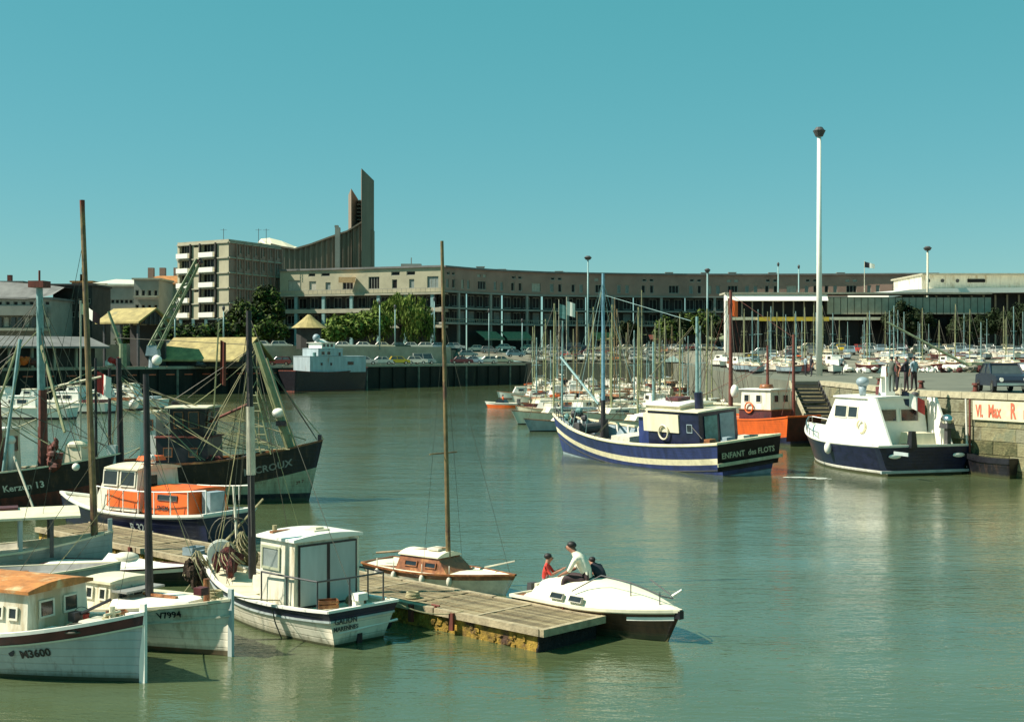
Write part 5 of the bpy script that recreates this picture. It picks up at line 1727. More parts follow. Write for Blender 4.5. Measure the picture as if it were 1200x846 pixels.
MB().ball((-2.6, -.3, 3.8), .2, .2, .2).build('radar_dome', M['pure'], K, smooth=True)
mast(K, (-2.9, -.85, 1.0), (-3.0, -.85, 5.6), .13, .10, M['mastdark'])
mast(K, (-3.5, -.5, 1.2), (-3.5, -.5, 5.2), .07, .06, M['mastdark'])
# kingpost leaning with block
MB().tube((3.6, .0, 1.9), (2.2, .0, 6.2), .19, .15, 10).build('kingpost', M['mastolive'], K)
MB().ball((3.12, -.1, 3.45), .26, .22, .2).build('block', M['pure'], K, smooth=True)
MB().box(3.05, 3.45, -.25, .05, 2.95, 3.15).build('block_strap', M['black'], K)
MB().tube((3.9, -.3, 2.0), (2.7, -.3, 5.6), .05, n=6).build('derrick_boom', M['mastolive'], K)
ld = MB()
for s_ in (0, .38):
    ld.tube((3.05 - s_, -1.0, 1.9), (2.35 - s_, -.6, 4.3), .03, n=5)
for i in range(8):
    k = (i + .5) / 8
    ld.tube((3.05 - .7 * k, -1.0 + .4 * k, 1.9 + 2.4 * k), (2.67 - .7 * k, -1.0 + .4 * k, 1.9 + 2.4 * k), .022, n=5)
ld.build('ladder', M['mastolive'], K)
MB().tube((.0, -.4, 2.9), (2.3, -.9, 3.9), .06, n=6).build('derrick_boom', M['rust'], K)
for p1 in ((4.5, 0, 2.6), (-.8, .8, 4.0), (-.8, -.8, 4.0), (-3.6, .2, 6.4), (.4, -1.5, 1.9), (.6, 1.5, 1.9), (.2, -1.55, 1.85)):
    tubeobj('stay', [(2.22, 0, 6.1), p1], .013, M['rope'] if p1[2] < 2 else M['wire'], K, 4)
for p1 in ((-4.2, 0, 1.6), (-1.0, .9, 1.9), (-1.0, -.9, 1.9), (.5, -1.4, 1.8)):
    tubeobj('stay', [(-3.0, -.85, 5.5), p1], .012, M['wire'], K, 4)
flag(K, (.85, -.3, 4.6), ['rust'], .22, 1.7, .1)
MB().tube((.5, -.3, 1.8), (.8, -.3, 7.0), .035, n=5).build('flag_staff', M['mastolive'], K)
MB().tube((-.55, -.5, 1.6), (-.05, -1.0, 1.4), .1, n=8).build('winch', M['rust'], K)

# ---- N : blue and yellow trawler ENFANT des FLOTS
hN = Hull(15.6, 4.5, 1.38, 2.25, 1.72, tw=.90, rake=.85, srake=.25, m=.40, pb=2.4, fl=.16, dep=.9, dk=.75)
ND = 122
N = thing('trawler', 'blue trawler with two yellow stripes lettered ENFANT des FLOTS under way in mid harbour', 'trawler', place(3.0, 74.4, 15.6, ND), R(ND))
N.rotation_euler = (R(-4.5), 0, R(ND))
hN.build(N, [('z', .10, 3), ('s', 1.02, 0), ('s', .72, 2), ('s', .10, 1), ('s', 0, 2)], [M['h_blue'], M['h_blue'], M['lemon'], M['bluegrey']], M['dgrey'], M['lemon'], railw=.14, railh=.10, inner=M['bluegrey'])
# pale boot topping towards the bow
hN.strip(N, 1.30, .06, .05, M['dgrey'])
me_ = hN
# transom panel and lettering
xt = -7.8 - .25
tp = MB().add([(-7.8 - .25 * .35 / 1.72 - .02, -1.93, .35), (-7.8 - .25 * .35 / 1.72 - .02, 1.93, .35), (xt - .012, 2.02, 1.66), (xt - .012, -2.02, 1.66)], [(0, 1, 2, 3), (3, 2, 1, 0)]).build('transom_panel', M['black'], N)
MB().box(xt - .05, xt + .02, -2.05, 2.05, .62, .78).build('transom_stripe', M['palegreen'], N)
for tx_, y_ in (('ENFANT', 1.8), ('des FLOTS', .15)):
    me, wd = textmesh(tx_, .38, .02, .004)
    me.materials.clear(); me.materials.append(M['palegreen'])
    inst('lettering', me, N).matrix_local = Matrix.Translation((xt - .03, y_, .98)) @ Matrix.Rotation(R(-90), 4, 'Z') @ Matrix.Rotation(R(90), 4, 'X')
zd = .75
cN = cabin(N, -5.9, -1.9, 1.25, zd, 3.0, M['navy'], M['cream'], name='deckhouse', tx=.02, ty=.03, over=.1, wins=[('p', -5.2, 2.2, .35, .35)], fm='bluegrey')
cabin(N, -4.4, -1.6, 1.15, 2.1, 3.25, M['cream'], M['pure'], name='wheelhouse', tx=.05, ty=.06, over=.12, roofcam=.1, wins=[('f', .5, 2.95, .5, .3), ('f', -.5, 2.95, .5, .3), ('p', -2.1, 2.9, .5, .3), ('p', -3.9, 2.9, .35, .3)], fm='cream')
MB().box(-4.42, -1.62, 1.16, 1.30, 1.95, 2.85).build('side_panel', M['cream'], N)
dn_ = MB().box(-5.93, -5.9, -1.0, -.1, .9, 2.85).build('door', M['bluegrey'], N)
MB().box(-5.95, -5.92, .1, .9, .9, 2.8).build('door', M['teal'], N)
MB().box(-1.85, -.6, -.9, .9, zd, 2.6, tx=.06, ty=.06).build('forward_house', M['blue'], N)
MB().box(-1.95, -.5, -1.0, 1.0, 2.6, 2.72).build('forward_roof', M['pure'], N)
lifebuoy(N, (-3.3, 1.38, 1.95), 'y', M['cream'], .36)
mast(N, (3.8, 0, .8), (3.8, -.72, 10.2), .12, .08, mk('blue_mast', (.16, .33, .42), .5, .2, 4))
MB().tube((3.8, 0, .8), (3.8, -.17, 3.2), .15, .13, 10).build('mast_foot', M['mastdark'], N)
mast(N, (-3.7, -.6, 3.3), (-3.7, -.92, 7.6), .10, .07, M['mastteal'])
mast(N, (-1.1, .2, 2.7), (-1.1, -.08, 6.4), .07, .06, M['mastteal'])
MB().tube((3.9, .1, 3.0), (7.3, .1, 5.6), .07, n=6).build('derrick_boom', M['mastteal'], N)
MB().box(-3.4, -2.4, -.4, .4, 3.42, 3.58).tube((-2.9, 0, 3.2), (-2.9, 0, 3.45), .08).build('radar', M['maroon'], N)
MB().tube((-4.9, .3, 3.0), (-4.9, .3, 3.9), .22, n=12).build('funnel', M['navy'], N)
for p1 in ((7.9, 0, 2.3), (-3.6, -.6, 7.4), (2.6, 2.0, 1.6), (2.6, -2.0, 1.6), (4.2, 1.8, 1.7), (4.2, -1.8, 1.7)):
    tubeobj('stay', [(3.8, -.68, 9.8 if p1[2] < 5 else 9.0), p1], .014, M['mastteal'], N, 4)
# inner bulwark framing on the far side: posts and pale panels
for i in range(12):
    t_ = .40 + .045 * i
    p = hN.pt(t_, hN.zs(t_), -1)
    MB().box(-.07, .07, 0, .10, -.78, -.02).build('bulwark_post', M['pure'], N, (p.x, -(abs(p.y) - .10), p.z))
    q = hN.pt(t_ + .02, hN.zs(t_ + .02), -1)
    MB().box(-.20, .20, 0, .03, -.70, -.12).build('bulwark_panel', M['bluegrey'], N, (q.x, -(abs(q.y) - .08), q.z))
MB().box(.2, 1.9, -.9, .9, zd, 1.45, tx=.05, ty=.05).build('hatch', M['offwhite'], N)
MB().tube((4.9, -.8, 1.6), (4.9, .8, 1.6), .3, n=14).box(4.6, 5.2, -1, -.8, .9, 2.0).box(4.6, 5.2, .8, 1, .9, 2.0).build('windlass', M['dgrey'], N)
for k_ in range(7):
    a_ = k_ * .9
    MB().ball((6.3 + .35 * math.cos(a_ * 2), .45 * math.sin(a_ * 3), 1.9 + .1 * k_), .22, .2, .2, jit=.2, n=7, k=5).build('net_float', M['dgrey' if k_ % 3 else 'teal'], N)
rails(N, gun_pts(hN, .86, .99, 4, 1, .06), hz(hN), .5, M['dgrey'], .03)
for i, (x, y) in enumerate(((-6.8, .8), (-6.9, -.2), (-7.1, -1.1))):
    MB().box(x, x + .6, y, y + .6, zd + .2, 1.75, tx=.1, ty=.1).build('fish_box', M[('wood', 'bluegrey', 'offwhite')[i]], N)

# ---- O : orange boat
hO = Hull(10.5, 3.6, 1.55, 2.3, 1.85, tw=.9, rake=.5, srake=.15, m=.4, pb=2.3, fl=.2, dep=.7, dk=.7)
OD = 128
ctr = Vector((18.3, 80.6)) + Vector((math.cos(R(OD)), math.sin(R(OD)))) * 5.25
Oo = thing('fishing_boat', 'bright orange fishing boat with white wheelhouse and rusty masts beside the quay steps', 'fishing boat', (ctr.x, ctr.y, 0), R(OD))
hO.build(Oo, [('z', .08, 1), ('s', 1.25, 1), ('s', 0, 0)], [M['h_orange'], M['h_navy']], M['dgrey'], M['orange'], railw=.12, railh=.08, inner=M['orange'])
MB().add([(-5.29, -1.62, .3), (-5.29, 1.62, .3), (-5.42, 1.64, 1.78), (-5.42, -1.64, 1.78)], [(0, 1, 2, 3), (3, 2, 1, 0)]).build('transom_panel', M['maroon'], Oo)
cabin(Oo, -3.6, -.9, 1.05, .85, 2.15, M['maroon'], M['wood'], name='deckhouse', over=.05, wins=[], fm='white')
cabin(Oo, -3.5, -1.0, 1.0, 2.2, 3.45, M['white'], M['pure'], name='wheelhouse', tx=.04, ty=.04, over=.14, wins=[('p', -1.5, 2.9, .38, .42), ('p', -2.5, 2.9, .38, .42), ('b', .45, 2.9, .4, .42), ('b', -.45, 2.9, .45, .42), ('f', .4, 2.9, .4, .4), ('f', -.4, 2.9, .4, .4)], fm='white')
lifebuoy(Oo, (-1.8, 1.12, 2.3), 'y', M['orange'], .33)
MB().tube((-2.3, 0, 3.52), (-2.3, 0, 3.8), .5, .4, 12).build('roof_coil', M['wood'], Oo, smooth=True)
mast(Oo, (.6, .2, 1.0), (.6, .2, 10.0), .16, .10, M['mastrust'])
mast(Oo, (-4.2, -.4, 1.3), (-4.2, -.4, 7.0), .12, .08, M['mastrust'])
mast(Oo, (-2.4, 0, 3.7), (-2.4, 0, 6.3), .10, .07, M['mastrust'])
MB().ball((-.2, .7, 3.3), .28, .28, .45).build('vent_cowl', M['pure'], Oo, smooth=True)
for p1 in ((5.0, 0, 2.4), (.2, 1.6, 1.7), (.2, -1.6, 1.7), (-4.2, -.4, 6.8), (3.0, 1.2, 2.0)):
    tubeobj('stay', [(.6, .2, 9.7), p1], .014, M['mastrust'], Oo, 4)
for k_ in range(5):
    MB().tube((.2 + k_ * .5, 1.35, 1.0), (.3 + k_ * .5, 1.42, 2.3), .05, n=6).build('frame_post', M['wood'], Oo)

# ---- M : navy motor yacht
hM = Hull(9.0, 4.75, 1.35, 1.95, 1.42, tw=.97, rake=.7, srake=.05, m=.35, pb=2.5, fl=.12, dep=.6, dk=.06)
MD = 107
ctr = Vector((19.5, 61.4)) + Vector((math.cos(R(MD)), math.sin(R(MD)))) * 4.5
Mo = thing('motor_yacht', 'navy motor yacht with white cabin, stern outboard and tricolour flag', 'motorboat', (ctr.x, ctr.y, 0), R(MD))
hM.build(Mo, [('z', .10, 1), ('z', .22, 2), ('s', .08, 0), ('s', 0, 2)], [M['h_navy'], M['h_black'], M['h_pure']], M['pure'], M['pure'], railw=.10, railh=.06)
MB().box(-4.62, -4.52, -2.2, 2.2, .13, .25).build('boot_stripe', M['greyhull'], Mo)
for y in (1.55, -1.6):
    MB().ball((-4.6, y, .93), .05, .32, .11).build('vent', M['pure'], Mo, smooth=True)
# cabin with tall sloping wings
cM = cabin(Mo, -2.7, 1.6, 1.45, 1.3, 3.55, M['pure'], M['pure'], tx=.15, ty=.22, over=.10, rth=.08, roofcam=.06, fslope=.9, fm='white', fw=.05,
      wins=[('p', .0, 2.85, .95, .55), ('p', -1.0, 2.85, .7, .5), ('b', .55, 2.75, .75, .55), ('b', -.50, 2.75, .85, .55), ('f', .5, 2.9, .7, .5), ('f', -.5, 2.9, .7, .5)])
for s_ in (1, -1):
    mb = MB()
    v = [(-4.3, 1.36), (-2.65, 1.36), (-2.55, 3.62), (-3.15, 3.62)]
    mb.slabxz(v, s_ * 1.5 - .05, s_ * 1.5 + .05)
    o = mb.build('wing', M['pure'], Mo); fixn(o.data)
MB().box(-4.0, -2.9, -.9, .2, 1.4, 1.95, tx=.05, ty=.05).build('cockpit_seat', M['cream'], Mo)
MB().box(1.4, 2.6, -.7, .7, 1.5, 1.95, tx=.3, ty=.15).build('trunk_cabin', M['pure'], Mo)
MB().box(-4.75, -4.4, .55, .85, 1.3, 2.1, tx=.05, ty=.05).build('stern_locker', M['black'], Mo)
# funnel-like mast on the roof and radar
MB().box(-1.9, -1.3, -.28, .22, 3.6, 5.15, tx=.14, ty=.10).build('mast_pylon', M['pure'], Mo)
MB().box(-1.75, -1.45, -.8, .8, 4.55, 4.63).build('crosstree', M['mastpale'], Mo)
MB().ball((-1.2, .95, 4.35), .30, .30, .26).tube((-1.2, .95, 3.6), (-1.2, .95, 4.2), .12, .2, 10).build('radar_dome', M['bluegrey'], Mo, smooth=True)
MB().box(-1.0, -.6, -.35, -.1, 3.62, 4.1).build('locker', M['maroon'], Mo)
MB().ball((-2.3, -1.0, 3.75), .18, .18, .14).build('searchlight', M['dgrey'], Mo, smooth=True)
flag(Mo, (-2.55, -.15, 3.35), ['navy', 'pure', 'red'], 1.0, .7, .6, rz=R(-115))
MB().tube((-2.5, -.1, 3.6), (-2.62, -.1, 4.3), .025, n=5).build('flag_staff', M['mastpale'], Mo)
ob = MB().box(-.15, .45, -.2, .2, .45, .95, tx=.1, ty=.06).box(-.0, .22, -.09, .09, -.35, .45).build('outboard_motor', M['dgrey'], Mo, (-4.55, -1.15, 1.75))
MB().ball((.12, 0, .85), .36, .26, .28).build('cowling', M['chrome'], ob, smooth=True)
MB().tube((-4.45, -2.15, .3), (-4.45, -2.05, 3.6), .05, .035, 6).build('ensign_staff', M['pure'], Mo)
fender(Mo, tuple(hM.pt(.42, 1.05, 1, .12)), M['pure'], .17, .6)
lifebuoy(Mo, (-1.85, 1.45, 2.2), 'y', M['lemon'], .3)
Mo.scale = (1.12, 1.12, 1.0)
rails(Mo, gun_pts(hM, .55, .98, 6, 1, .08) + gun_pts(hM, .55, .98, 6, -1, .08)[::-1], hz(hM), .35, M['chrome'], .025)
for y in (1.0,):
    MB().box(-3.2, -2.2, -.02, .02, 0, .16).build('stripe', M['greyhull'], Mo, loc=tuple(hM.pt(.12, 1.12, 1, .02)), rot=(0, 0, 0))
# black tender hanging behind
hT = Hull(2.8, 1.3, .8, .95, .8, tw=.8, rake=.3, m=.4, pb=2, fl=.2, dep=.3, dk=.2)
Td = thing('tender', 'black rubber tender between the navy yacht and the quay wall', 'dinghy', (22.6, 60.4, 0), R(118))
hT.build(Td, [('z', .2, 0), ('s', 0, 0)], [M['h_black']], M['black'], M['black'], railw=.3, railh=.25)

# ---- wake
mb = MB()
random.seed(21)
for i in range(60):
    k = random.random()
    x, y = 13.0 + k * 1.6 + random.uniform(-.12, .12), 59.6 - k * .9 + random.uniform(-.25, .25) * (.4 + k)
    r_ = random.uniform(.05, .2) * (1.1 - k * .6)
    n = 7
    mb.add([(x + r_ * 1.8 * math.cos(6.28 * j / n) * random.uniform(.7, 1.2), y + r_ * math.sin(6.28 * j / n) * random.uniform(.7, 1.2), .012 + .0006 * i) for j in range(n)], [tuple(range(n))])
stuff(tag(mb.build('wake_foam', M['foam']), 'small white foam streak trailing behind the blue trawler stern', 'foam'))

# ---- more standing and running rigging, ropes
random.seed(77)
def rig(par, tops, bases, n, mats=('wire', 'rope', 'mastolive'), r0=.010, r1=.022, nm='rigging_line'):
    for i in range(n):
        a_, b_ = random.choice(tops), random.choice(bases)
        a_ = Vector(a_) + Vector((0, 0, -random.uniform(0, 1.6)))
        b_ = Vector(b_) + Vector((random.uniform(-.5, .5), random.uniform(-.15, .15), 0))
        tubeobj(nm, sag(a_, b_, random.uniform(0, .18), 5), random.uniform(r0, r1), M[random.choice(mats)], par, 4)
rig(J, [(2.86, .1, 8.2), (2.4, -.5, 6.3), (4.7, .9, 5.5), (1.6, -.7, 5.0)], [(5.3, .4, 2.2), (4.5, -1, 1.9), (2, -1.7, 1.5), (0, -1.7, 1.5), (-2, -1.5, 2.9), (-3.5, 1.5, 1.4), (3.5, 1.3, 1.8), (1.8, 1.6, 1.5)], 28)
rig(K, [(2.22, 0, 6.1), (-3.0, -.85, 5.5), (-1, 0, 3.8), (-3.5, -.5, 5.1)], [(4.4, 0, 2.4), (3.4, -1.1, 2.1), (2, -1.5, 1.8), (.4, -1.5, 1.7), (-.9, .8, 3.6), (-3.6, .9, 1.6), (1.5, 1.4, 1.8)], 28)
rig(N, [(3.8, -.68, 9.6), (-3.7, -.6, 7.4), (-1.1, .2, 6.2)], [(7.3, .4, 2.3), (5, 1.7, 1.7), (1.5, 2.1, 1.5), (-1, 0, 2.9), (-5.5, -1, 3.1), (2, -2.1, 1.5), (-6.5, 1.5, 1.8)], 9, r0=.008, r1=.016)
rig(Oo, [(.6, .2, 9.6), (-4.2, -.4, 6.8)], [(4.5, 0, 2.4), (2.5, 1.3, 1.8), (1, -1.6, 1.7), (-1, 1.0, 3.8), (-4.9, 1.4, 1.9)], 8, mats=('mastrust', 'wire'), r0=.010, r1=.018)
rig(B_, [(.98, 0, 5.2)], [(2.9, .2, 1.1), (1.3, -1.0, .8), (1.2, 1.0, .8), (-2.6, .6, .8)], 5, r0=.005, r1=.009)
rig(C, [(.9, .14, 6.5)], [(2.4, .3, .95), (1.2, .8, .8), (-.6, .8, 1.96), (.4, -.9, .8), (2.2, -.3, .95)], 6, r0=.005, r1=.010)
rig(D, [(2.43, .3, 9.4)], [(2.9, -.3, .9), (-2.5, .9, 1.5), (1.0, -.9, 1.5)], 4, r0=.006, r1=.010)
# hanging brown nets and gear on the left trawler
for i, (x, y, z, h_) in enumerate(((.9, -1.35, 1.3, 1.9), (1.6, -1.1, 1.3, 1.5), (-.2, -1.5, 1.2, 1.3), (3.9, -.9, 1.5, 1.0))):
    mb = MB()
    for k_ in range(12):
        u = k_ / 12
        mb.ball((random.uniform(-.1, .1), random.uniform(-.08, .08), h_ * (1 - u)), .10 + .16 * u, .10 + .12 * u, .16, jit=.25, n=7, k=5)
    mb.build('hanging_net', M[('rust', 'netred', 'mastrust', 'rust')[i]], J, (x, y, z))
for i, (x, y, z) in enumerate(((.9, -.9, 1.1), (1.6, .5, 1.1), (.3, .9, 1.1), (2.0, -.6, 1.2))):
    mb = MB()
    for k_ in range(9):
        mb.ball((random.uniform(-.3, .3), random.uniform(-.25, .25), random.uniform(.1, .6)), .2, .2, .16, jit=.3, n=7, k=5)
    mb.build('deck_net', M[('netred', 'netgreen', 'rust', 'dgrey')[i]], K, (x, y, z))
# loose gear on the near boats: each its own thing
def at_boat(b_, x, y, z):
    v = b_.matrix_basis @ Vector((x, y, z))
    return (v.x, v.y, v.z)
def coil(b_, x, y, z, label, mat='rope', r_=.2):
    mb = MB()
    for k_ in range(4):
        mb.ring((random.uniform(-.015, .015), random.uniform(-.015, .015), .02 + .032 * k_), r_ - .01 * k_, .022, 'z', 18, 5)
    tag(mb.build('rope_coil', M[mat], None, at_boat(b_, x, y, z), smooth=True), label, 'rope coil')
def crate(b_, x, y, z, label, mat, rz=0, s_=1.0):
    mb = MB()
    w_, d_, h_ = .5 * s_, .34 * s_, .2 * s_
    mb.box(-w_ / 2, w_ / 2, -d_ / 2, d_ / 2, 0, .02)
    for y0, y1 in ((-d_ / 2, -d_ / 2 + .02), (d_ / 2 - .02, d_ / 2)):
        mb.box(-w_ / 2, w_ / 2, y0, y1, .02, h_ * .45).box(-w_ / 2, w_ / 2, y0, y1, h_ * .58, h_)
    for x0, x1 in ((-w_ / 2, -w_ / 2 + .02), (w_ / 2 - .02, w_ / 2)):
        mb.box(x0, x1, -d_ / 2 + .02, d_ / 2 - .02, .02, h_)
    o = mb.build('fish_crate', M[mat], None, at_boat(b_, x, y, z), (0, 0, rz))
    tag(o, label, 'crate')
def bucket(b_, x, y, z, label, mat):
    mb = MB().tube((0, 0, 0), (0, 0, .24), .10, .14, 14, cap=False).tube((0, 0, .01), (0, 0, .02), .10, n=14)
    o = mb.build('bucket', M[mat], None, at_boat(b_, x, y, z), smooth=False)
    pts = [Vector((.14 * math.cos(a_), 0, .24 + .12 * math.sin(a_))) for a_ in [math.pi * j / 8 for j in range(9)]]
    MB().path(pts, .006, 4).build('handle', M['wire'], o)
    tag(o, label, 'bucket')
coil(A, 2.72, -.05, .98, 'coil of pale rope on the fore deck of boat M3600')
coil(A, 2.25, -.48, .88, 'dark rope coil near the rail of boat M3600', 'wire', .16)
bucket(A, 1.68, .3, .78, 'red bucket behind the black winch on boat M3600', 'red')
crate(A, 2.45, .35, .98, 'small wooden crate at the bow of boat M3600', 'wood', .5, .7)
coil(B_, 2.5, .3, 1.0, 'rope coil at the bow of boat V7994', 'rope', .17)
crate(B_, -.95, -.3, .72, 'pale crate behind the wheelhouse of boat V7994', 'offwhite', .2)
bucket(B_, -.75, .35, .72, 'grey bucket behind the wheelhouse of boat V7994', 'grey')
coil(C, .55, -.5, .78, 'rope coil between the mast and wheelhouse of the cabin boat', 'rope', .18)
crate(C, -2.3, .4, .68, 'wooden crate on the stern deck of the cabin boat', 'wood', .3, .8)
coil(C, -2.3, -.3, .68, 'rope coil on the stern deck of the cabin boat', 'netgreen', .2)
coil(pon, 4.2, -.5, .46, 'small rope coil on the pontoon planks next to the cabin boat stern', 'rope', .15)
coil(pon, 9.6, -1.2, .46, 'rope coil on the pontoon behind the net heaps', 'netgreen', .24)
crate(pon, 12.2, -.9, .46, 'wooden crate on the far part of the pontoon', 'wood', .4)
crate(pon, 12.9, -.5, .46, 'blue-grey crate on the far part of the pontoon', 'bluegrey', 1.1)
# mooring lines of the near boats
for nm_, a_, b_, lb in ((A, (3.3, 0, 1.25), (-7.2, 28.6, .6), 'mooring rope from the bow of boat M3600'),
                        (B_, (3.2, 0, 1.15), (-3.6, 28.9, .5), 'mooring rope from the bow of boat V7994'),
                        (C, (-2.7, -.8, .78), (-1.0, 26.2, .5), 'mooring rope from the stern of the cabin boat'),
                        (F, (2.5, 0, .62), (1.85, 26.0, .5), 'mooring rope at the bow of the covered motor cruiser')):
    v = at_boat(nm_, *a_)
    o = MB().path(sag(v, b_, .18, 8), .013, 5).build('mooring_rope', M['rope'], None)
    tag(o, lb, 'rope')

# ================================================================ PEOPLE
def figure(name, label, joints, bones, colours, loc, rz, hair=True, cap=None, scale=1.0, group=None):
    """continuous skinned body; joints: name -> (x,y,z,r[,r2]); bones: (a,b,material key)"""
    names = list(joints)
    me = bpy.data.meshes.new('body')
    me.from_pydata([Vector(joints[n][:3]) * scale for n in names], [(names.index(a), names.index(b)) for a, b, _ in bones], [])
    o = bpy.data.objects.new('body', me)
    COL.objects.link(o)
    md = o.modifiers.new('skin', 'SKIN')
    md.use_smooth_shade = True
    sv_ = me.skin_vertices[0].data
    for i, n in enumerate(names):
        j = joints[n]
        sv_[i].radius = (j[3] * scale, (j[4] if len(j) > 4 else j[3]) * scale)
        sv_[i].use_root = n == 'pelvis'
    sb = o.modifiers.new('sub', 'SUBSURF')
    sb.levels = sb.render_levels = 1
    dg = bpy.context.evaluated_depsgraph_get()
    m2 = bpy.data.meshes.new_from_object(o.evaluated_get(dg))
    bpy.data.objects.remove(o)
    m2.materials.clear()
    keys = sorted({c for _, _, c in bones})
    for k in keys:
        m2.materials.append(M[colours[k]])
    segs = [(Vector(joints[a][:3]) * scale, Vector(joints[b][:3]) * scale, keys.index(c)) for a, b, c in bones]
    for p in m2.polygons:
        c = p.center
        best = (1e9, 0)
        for a, b, k in segs:
            ab = b - a
            t_ = max(0, min(1, (c - a).dot(ab) / max(ab.length_squared, 1e-9)))
            d = (c - (a + ab * t_)).length
            if d < best[0]: best = (d, k)
        p.material_index = best[1]
        p.use_smooth = True
    r_ = thing(name, label, 'person', loc, rz, group)
    inst('body', m2, r_)
    hd = Vector(joints['head'][:3]) * scale
    if hair:
        mb = MB().ball((0, 0, 0), .090 * scale, .080 * scale, .070 * scale, n=14, k=8, jit=.05)
        mb.build('hair', M['hair'] if not cap else M[cap], r_, tuple(hd + Vector((-.030, 0, .052)) * scale), smooth=True)
    fc = MB()
    for s_ in (1, -1):
        fc.ball((.088 * scale, s_ * .033 * scale, .005 * scale), .011 * scale, n=6, k=4)
    fc.build('eyes', M['hair'], r_, tuple(hd), smooth=True)
    return r_

def arm(J, Bn, s, sh, el, wr, tip, c='shirt', hand='skin', sk='l', r=1):
    n = sk
    J['sh' + n] = (*sh, .058 * r)
    J['el' + n] = (*el, .043 * r)
    J['wr' + n] = (*wr, .030 * r)
    w_, t_ = Vector(wr), Vector(tip)
    d = (t_ - w_).normalized()
    side = d.cross(Vector((0, 0, 1)))
    side = side.normalized() if side.length > .1 else Vector((0, 1, 0))
    pal = w_ + d * .07
    J['pa' + n] = (*pal, .036 * r, .020 * r)
    Bn += [('chest', 'sh' + n, c), ('sh' + n, 'el' + n, c), ('el' + n, 'wr' + n, hand if c != 'long' else c), ('wr' + n, 'pa' + n, hand)]
    for k, (o_, l_) in enumerate(((-.03, .075), (-.01, .088), (.01, .082), (.03, .065))):
        q = pal + side * o_ + d * l_ + Vector((0, 0, -.015 * k * .3))
        J['f%d%s' % (k, n)] = (*q, .009)
        Bn.append(('pa' + n, 'f%d%s' % (k, n), hand))
    q = w_ + d * .05 + side * .06
    J['th' + n] = (*q, .010)
    Bn.append(('wr' + n, 'th' + n, hand))

def stand(look=0, arms=0, lean=0.0, coat=False):
    J = dict(pelvis=(0, 0, .93, .13, .105), waist=(lean * .3, 0, 1.10, .125, .09), chest=(lean * .7, 0, 1.32, .155, .105), neck=(lean + .0, 0, 1.49, .052), head=(lean + .02, 0, 1.60, .082, .078), crown=(lean + .02, 0, 1.68, .07), nose=(lean + .115, 0, 1.585, .012))
    Bn = [('pelvis', 'waist', 'shirt'), ('waist', 'chest', 'shirt'), ('chest', 'neck', 'shirt'), ('neck', 'head', 'skin'), ('head', 'crown', 'skin'), ('head', 'nose', 'skin')]
    for s, n in ((1, 'l'), (-1, 'r')):
        J['hip' + n] = (0, s * .09, .88, .095)
        J['kn' + n] = (.03 * (1 if s > 0 else -1), s * .10, .49, .062)
        J['an' + n] = (-.01 + .06 * s, s * .10, .09, .042)
        J['to' + n] = (.14 + .06 * s, s * .12, .035, .035)
        Bn += [('pelvis', 'hip' + n, 'leg'), ('hip' + n, 'kn' + n, 'leg'), ('kn' + n, 'an' + n, 'leg'), ('an' + n, 'to' + n, 'shoe')]
        if arms and s > 0:
            arm(J, Bn, s, (lean * .8, s * .19, 1.40), (.18, s * .24, 1.18), (.34, s * .10, 1.28), (.44, s * .05, 1.34), sk=n)
        else:
            arm(J, Bn, s, (lean * .8, s * .19, 1.40), (-.02, s * .25, 1.13), (.08, s * .24, .88), (.10, s * .24, .70), sk=n)
    return J, Bn

def put_standing(px, d, label, shirt, leg, rz, hair='hair', arms=0, z=3.9, sc=1.0):
    J, Bn = stand(arms=arms)
    X_ = (px - 600) * d / 1500
    return figure('person', label, J, Bn, dict(shirt=shirt, leg=leg, shoe='shoe', skin='skin'), (X_, d, z), R(rz), cap=None if hair == 'hair' else hair, scale=sc)

# seated man in white shirt, leaning forward, facing left
J = dict(pelvis=(0, 0, .12, .135, .12), waist=(.07, 0, .27, .135, .10), chest=(.20, 0, .47, .165, .12), neck=(.32, 0, .62, .055), head=(.40, 0, .70, .084, .080), crown=(.43, 0, .775, .068), nose=(.49, 0, .67, .013))
Bn = [('pelvis', 'waist', 'shirt'), ('waist', 'chest', 'shirt'), ('chest', 'neck', 'shirt'), ('neck', 'head', 'skin'), ('head', 'crown', 'skin'), ('head', 'nose', 'skin')]
for s, n in ((1, 'l'), (-1, 'r')):
    J['hip' + n] = (.05, s * .10, .09, .10)
    J['kn' + n] = (.46, s * .16, .16, .07)
    J['an' + n] = (.52, s * .17, -.25, .045)
    J['to' + n] = (.68, s * .18, -.30, .036)
    Bn += [('pelvis', 'hip' + n, 'leg'), ('hip' + n, 'kn' + n, 'leg'), ('kn' + n, 'an' + n, 'leg'), ('an' + n, 'to' + n, 'shoe')]
    arm(J, Bn, s, (.24, s * .19, .53), (.36, s * .23, .28), (.50, s * .12, .22), (.60, s * .08, .16), sk=n)
figure('person', 'man in a white shirt and dark trousers sitting bent forward on the covered motor cruiser', J, Bn, dict(shirt='shirtw', leg='trouser', shoe='shoe', skin='skin'), (1.66, 27.05, .86), R(160), scale=1.12)
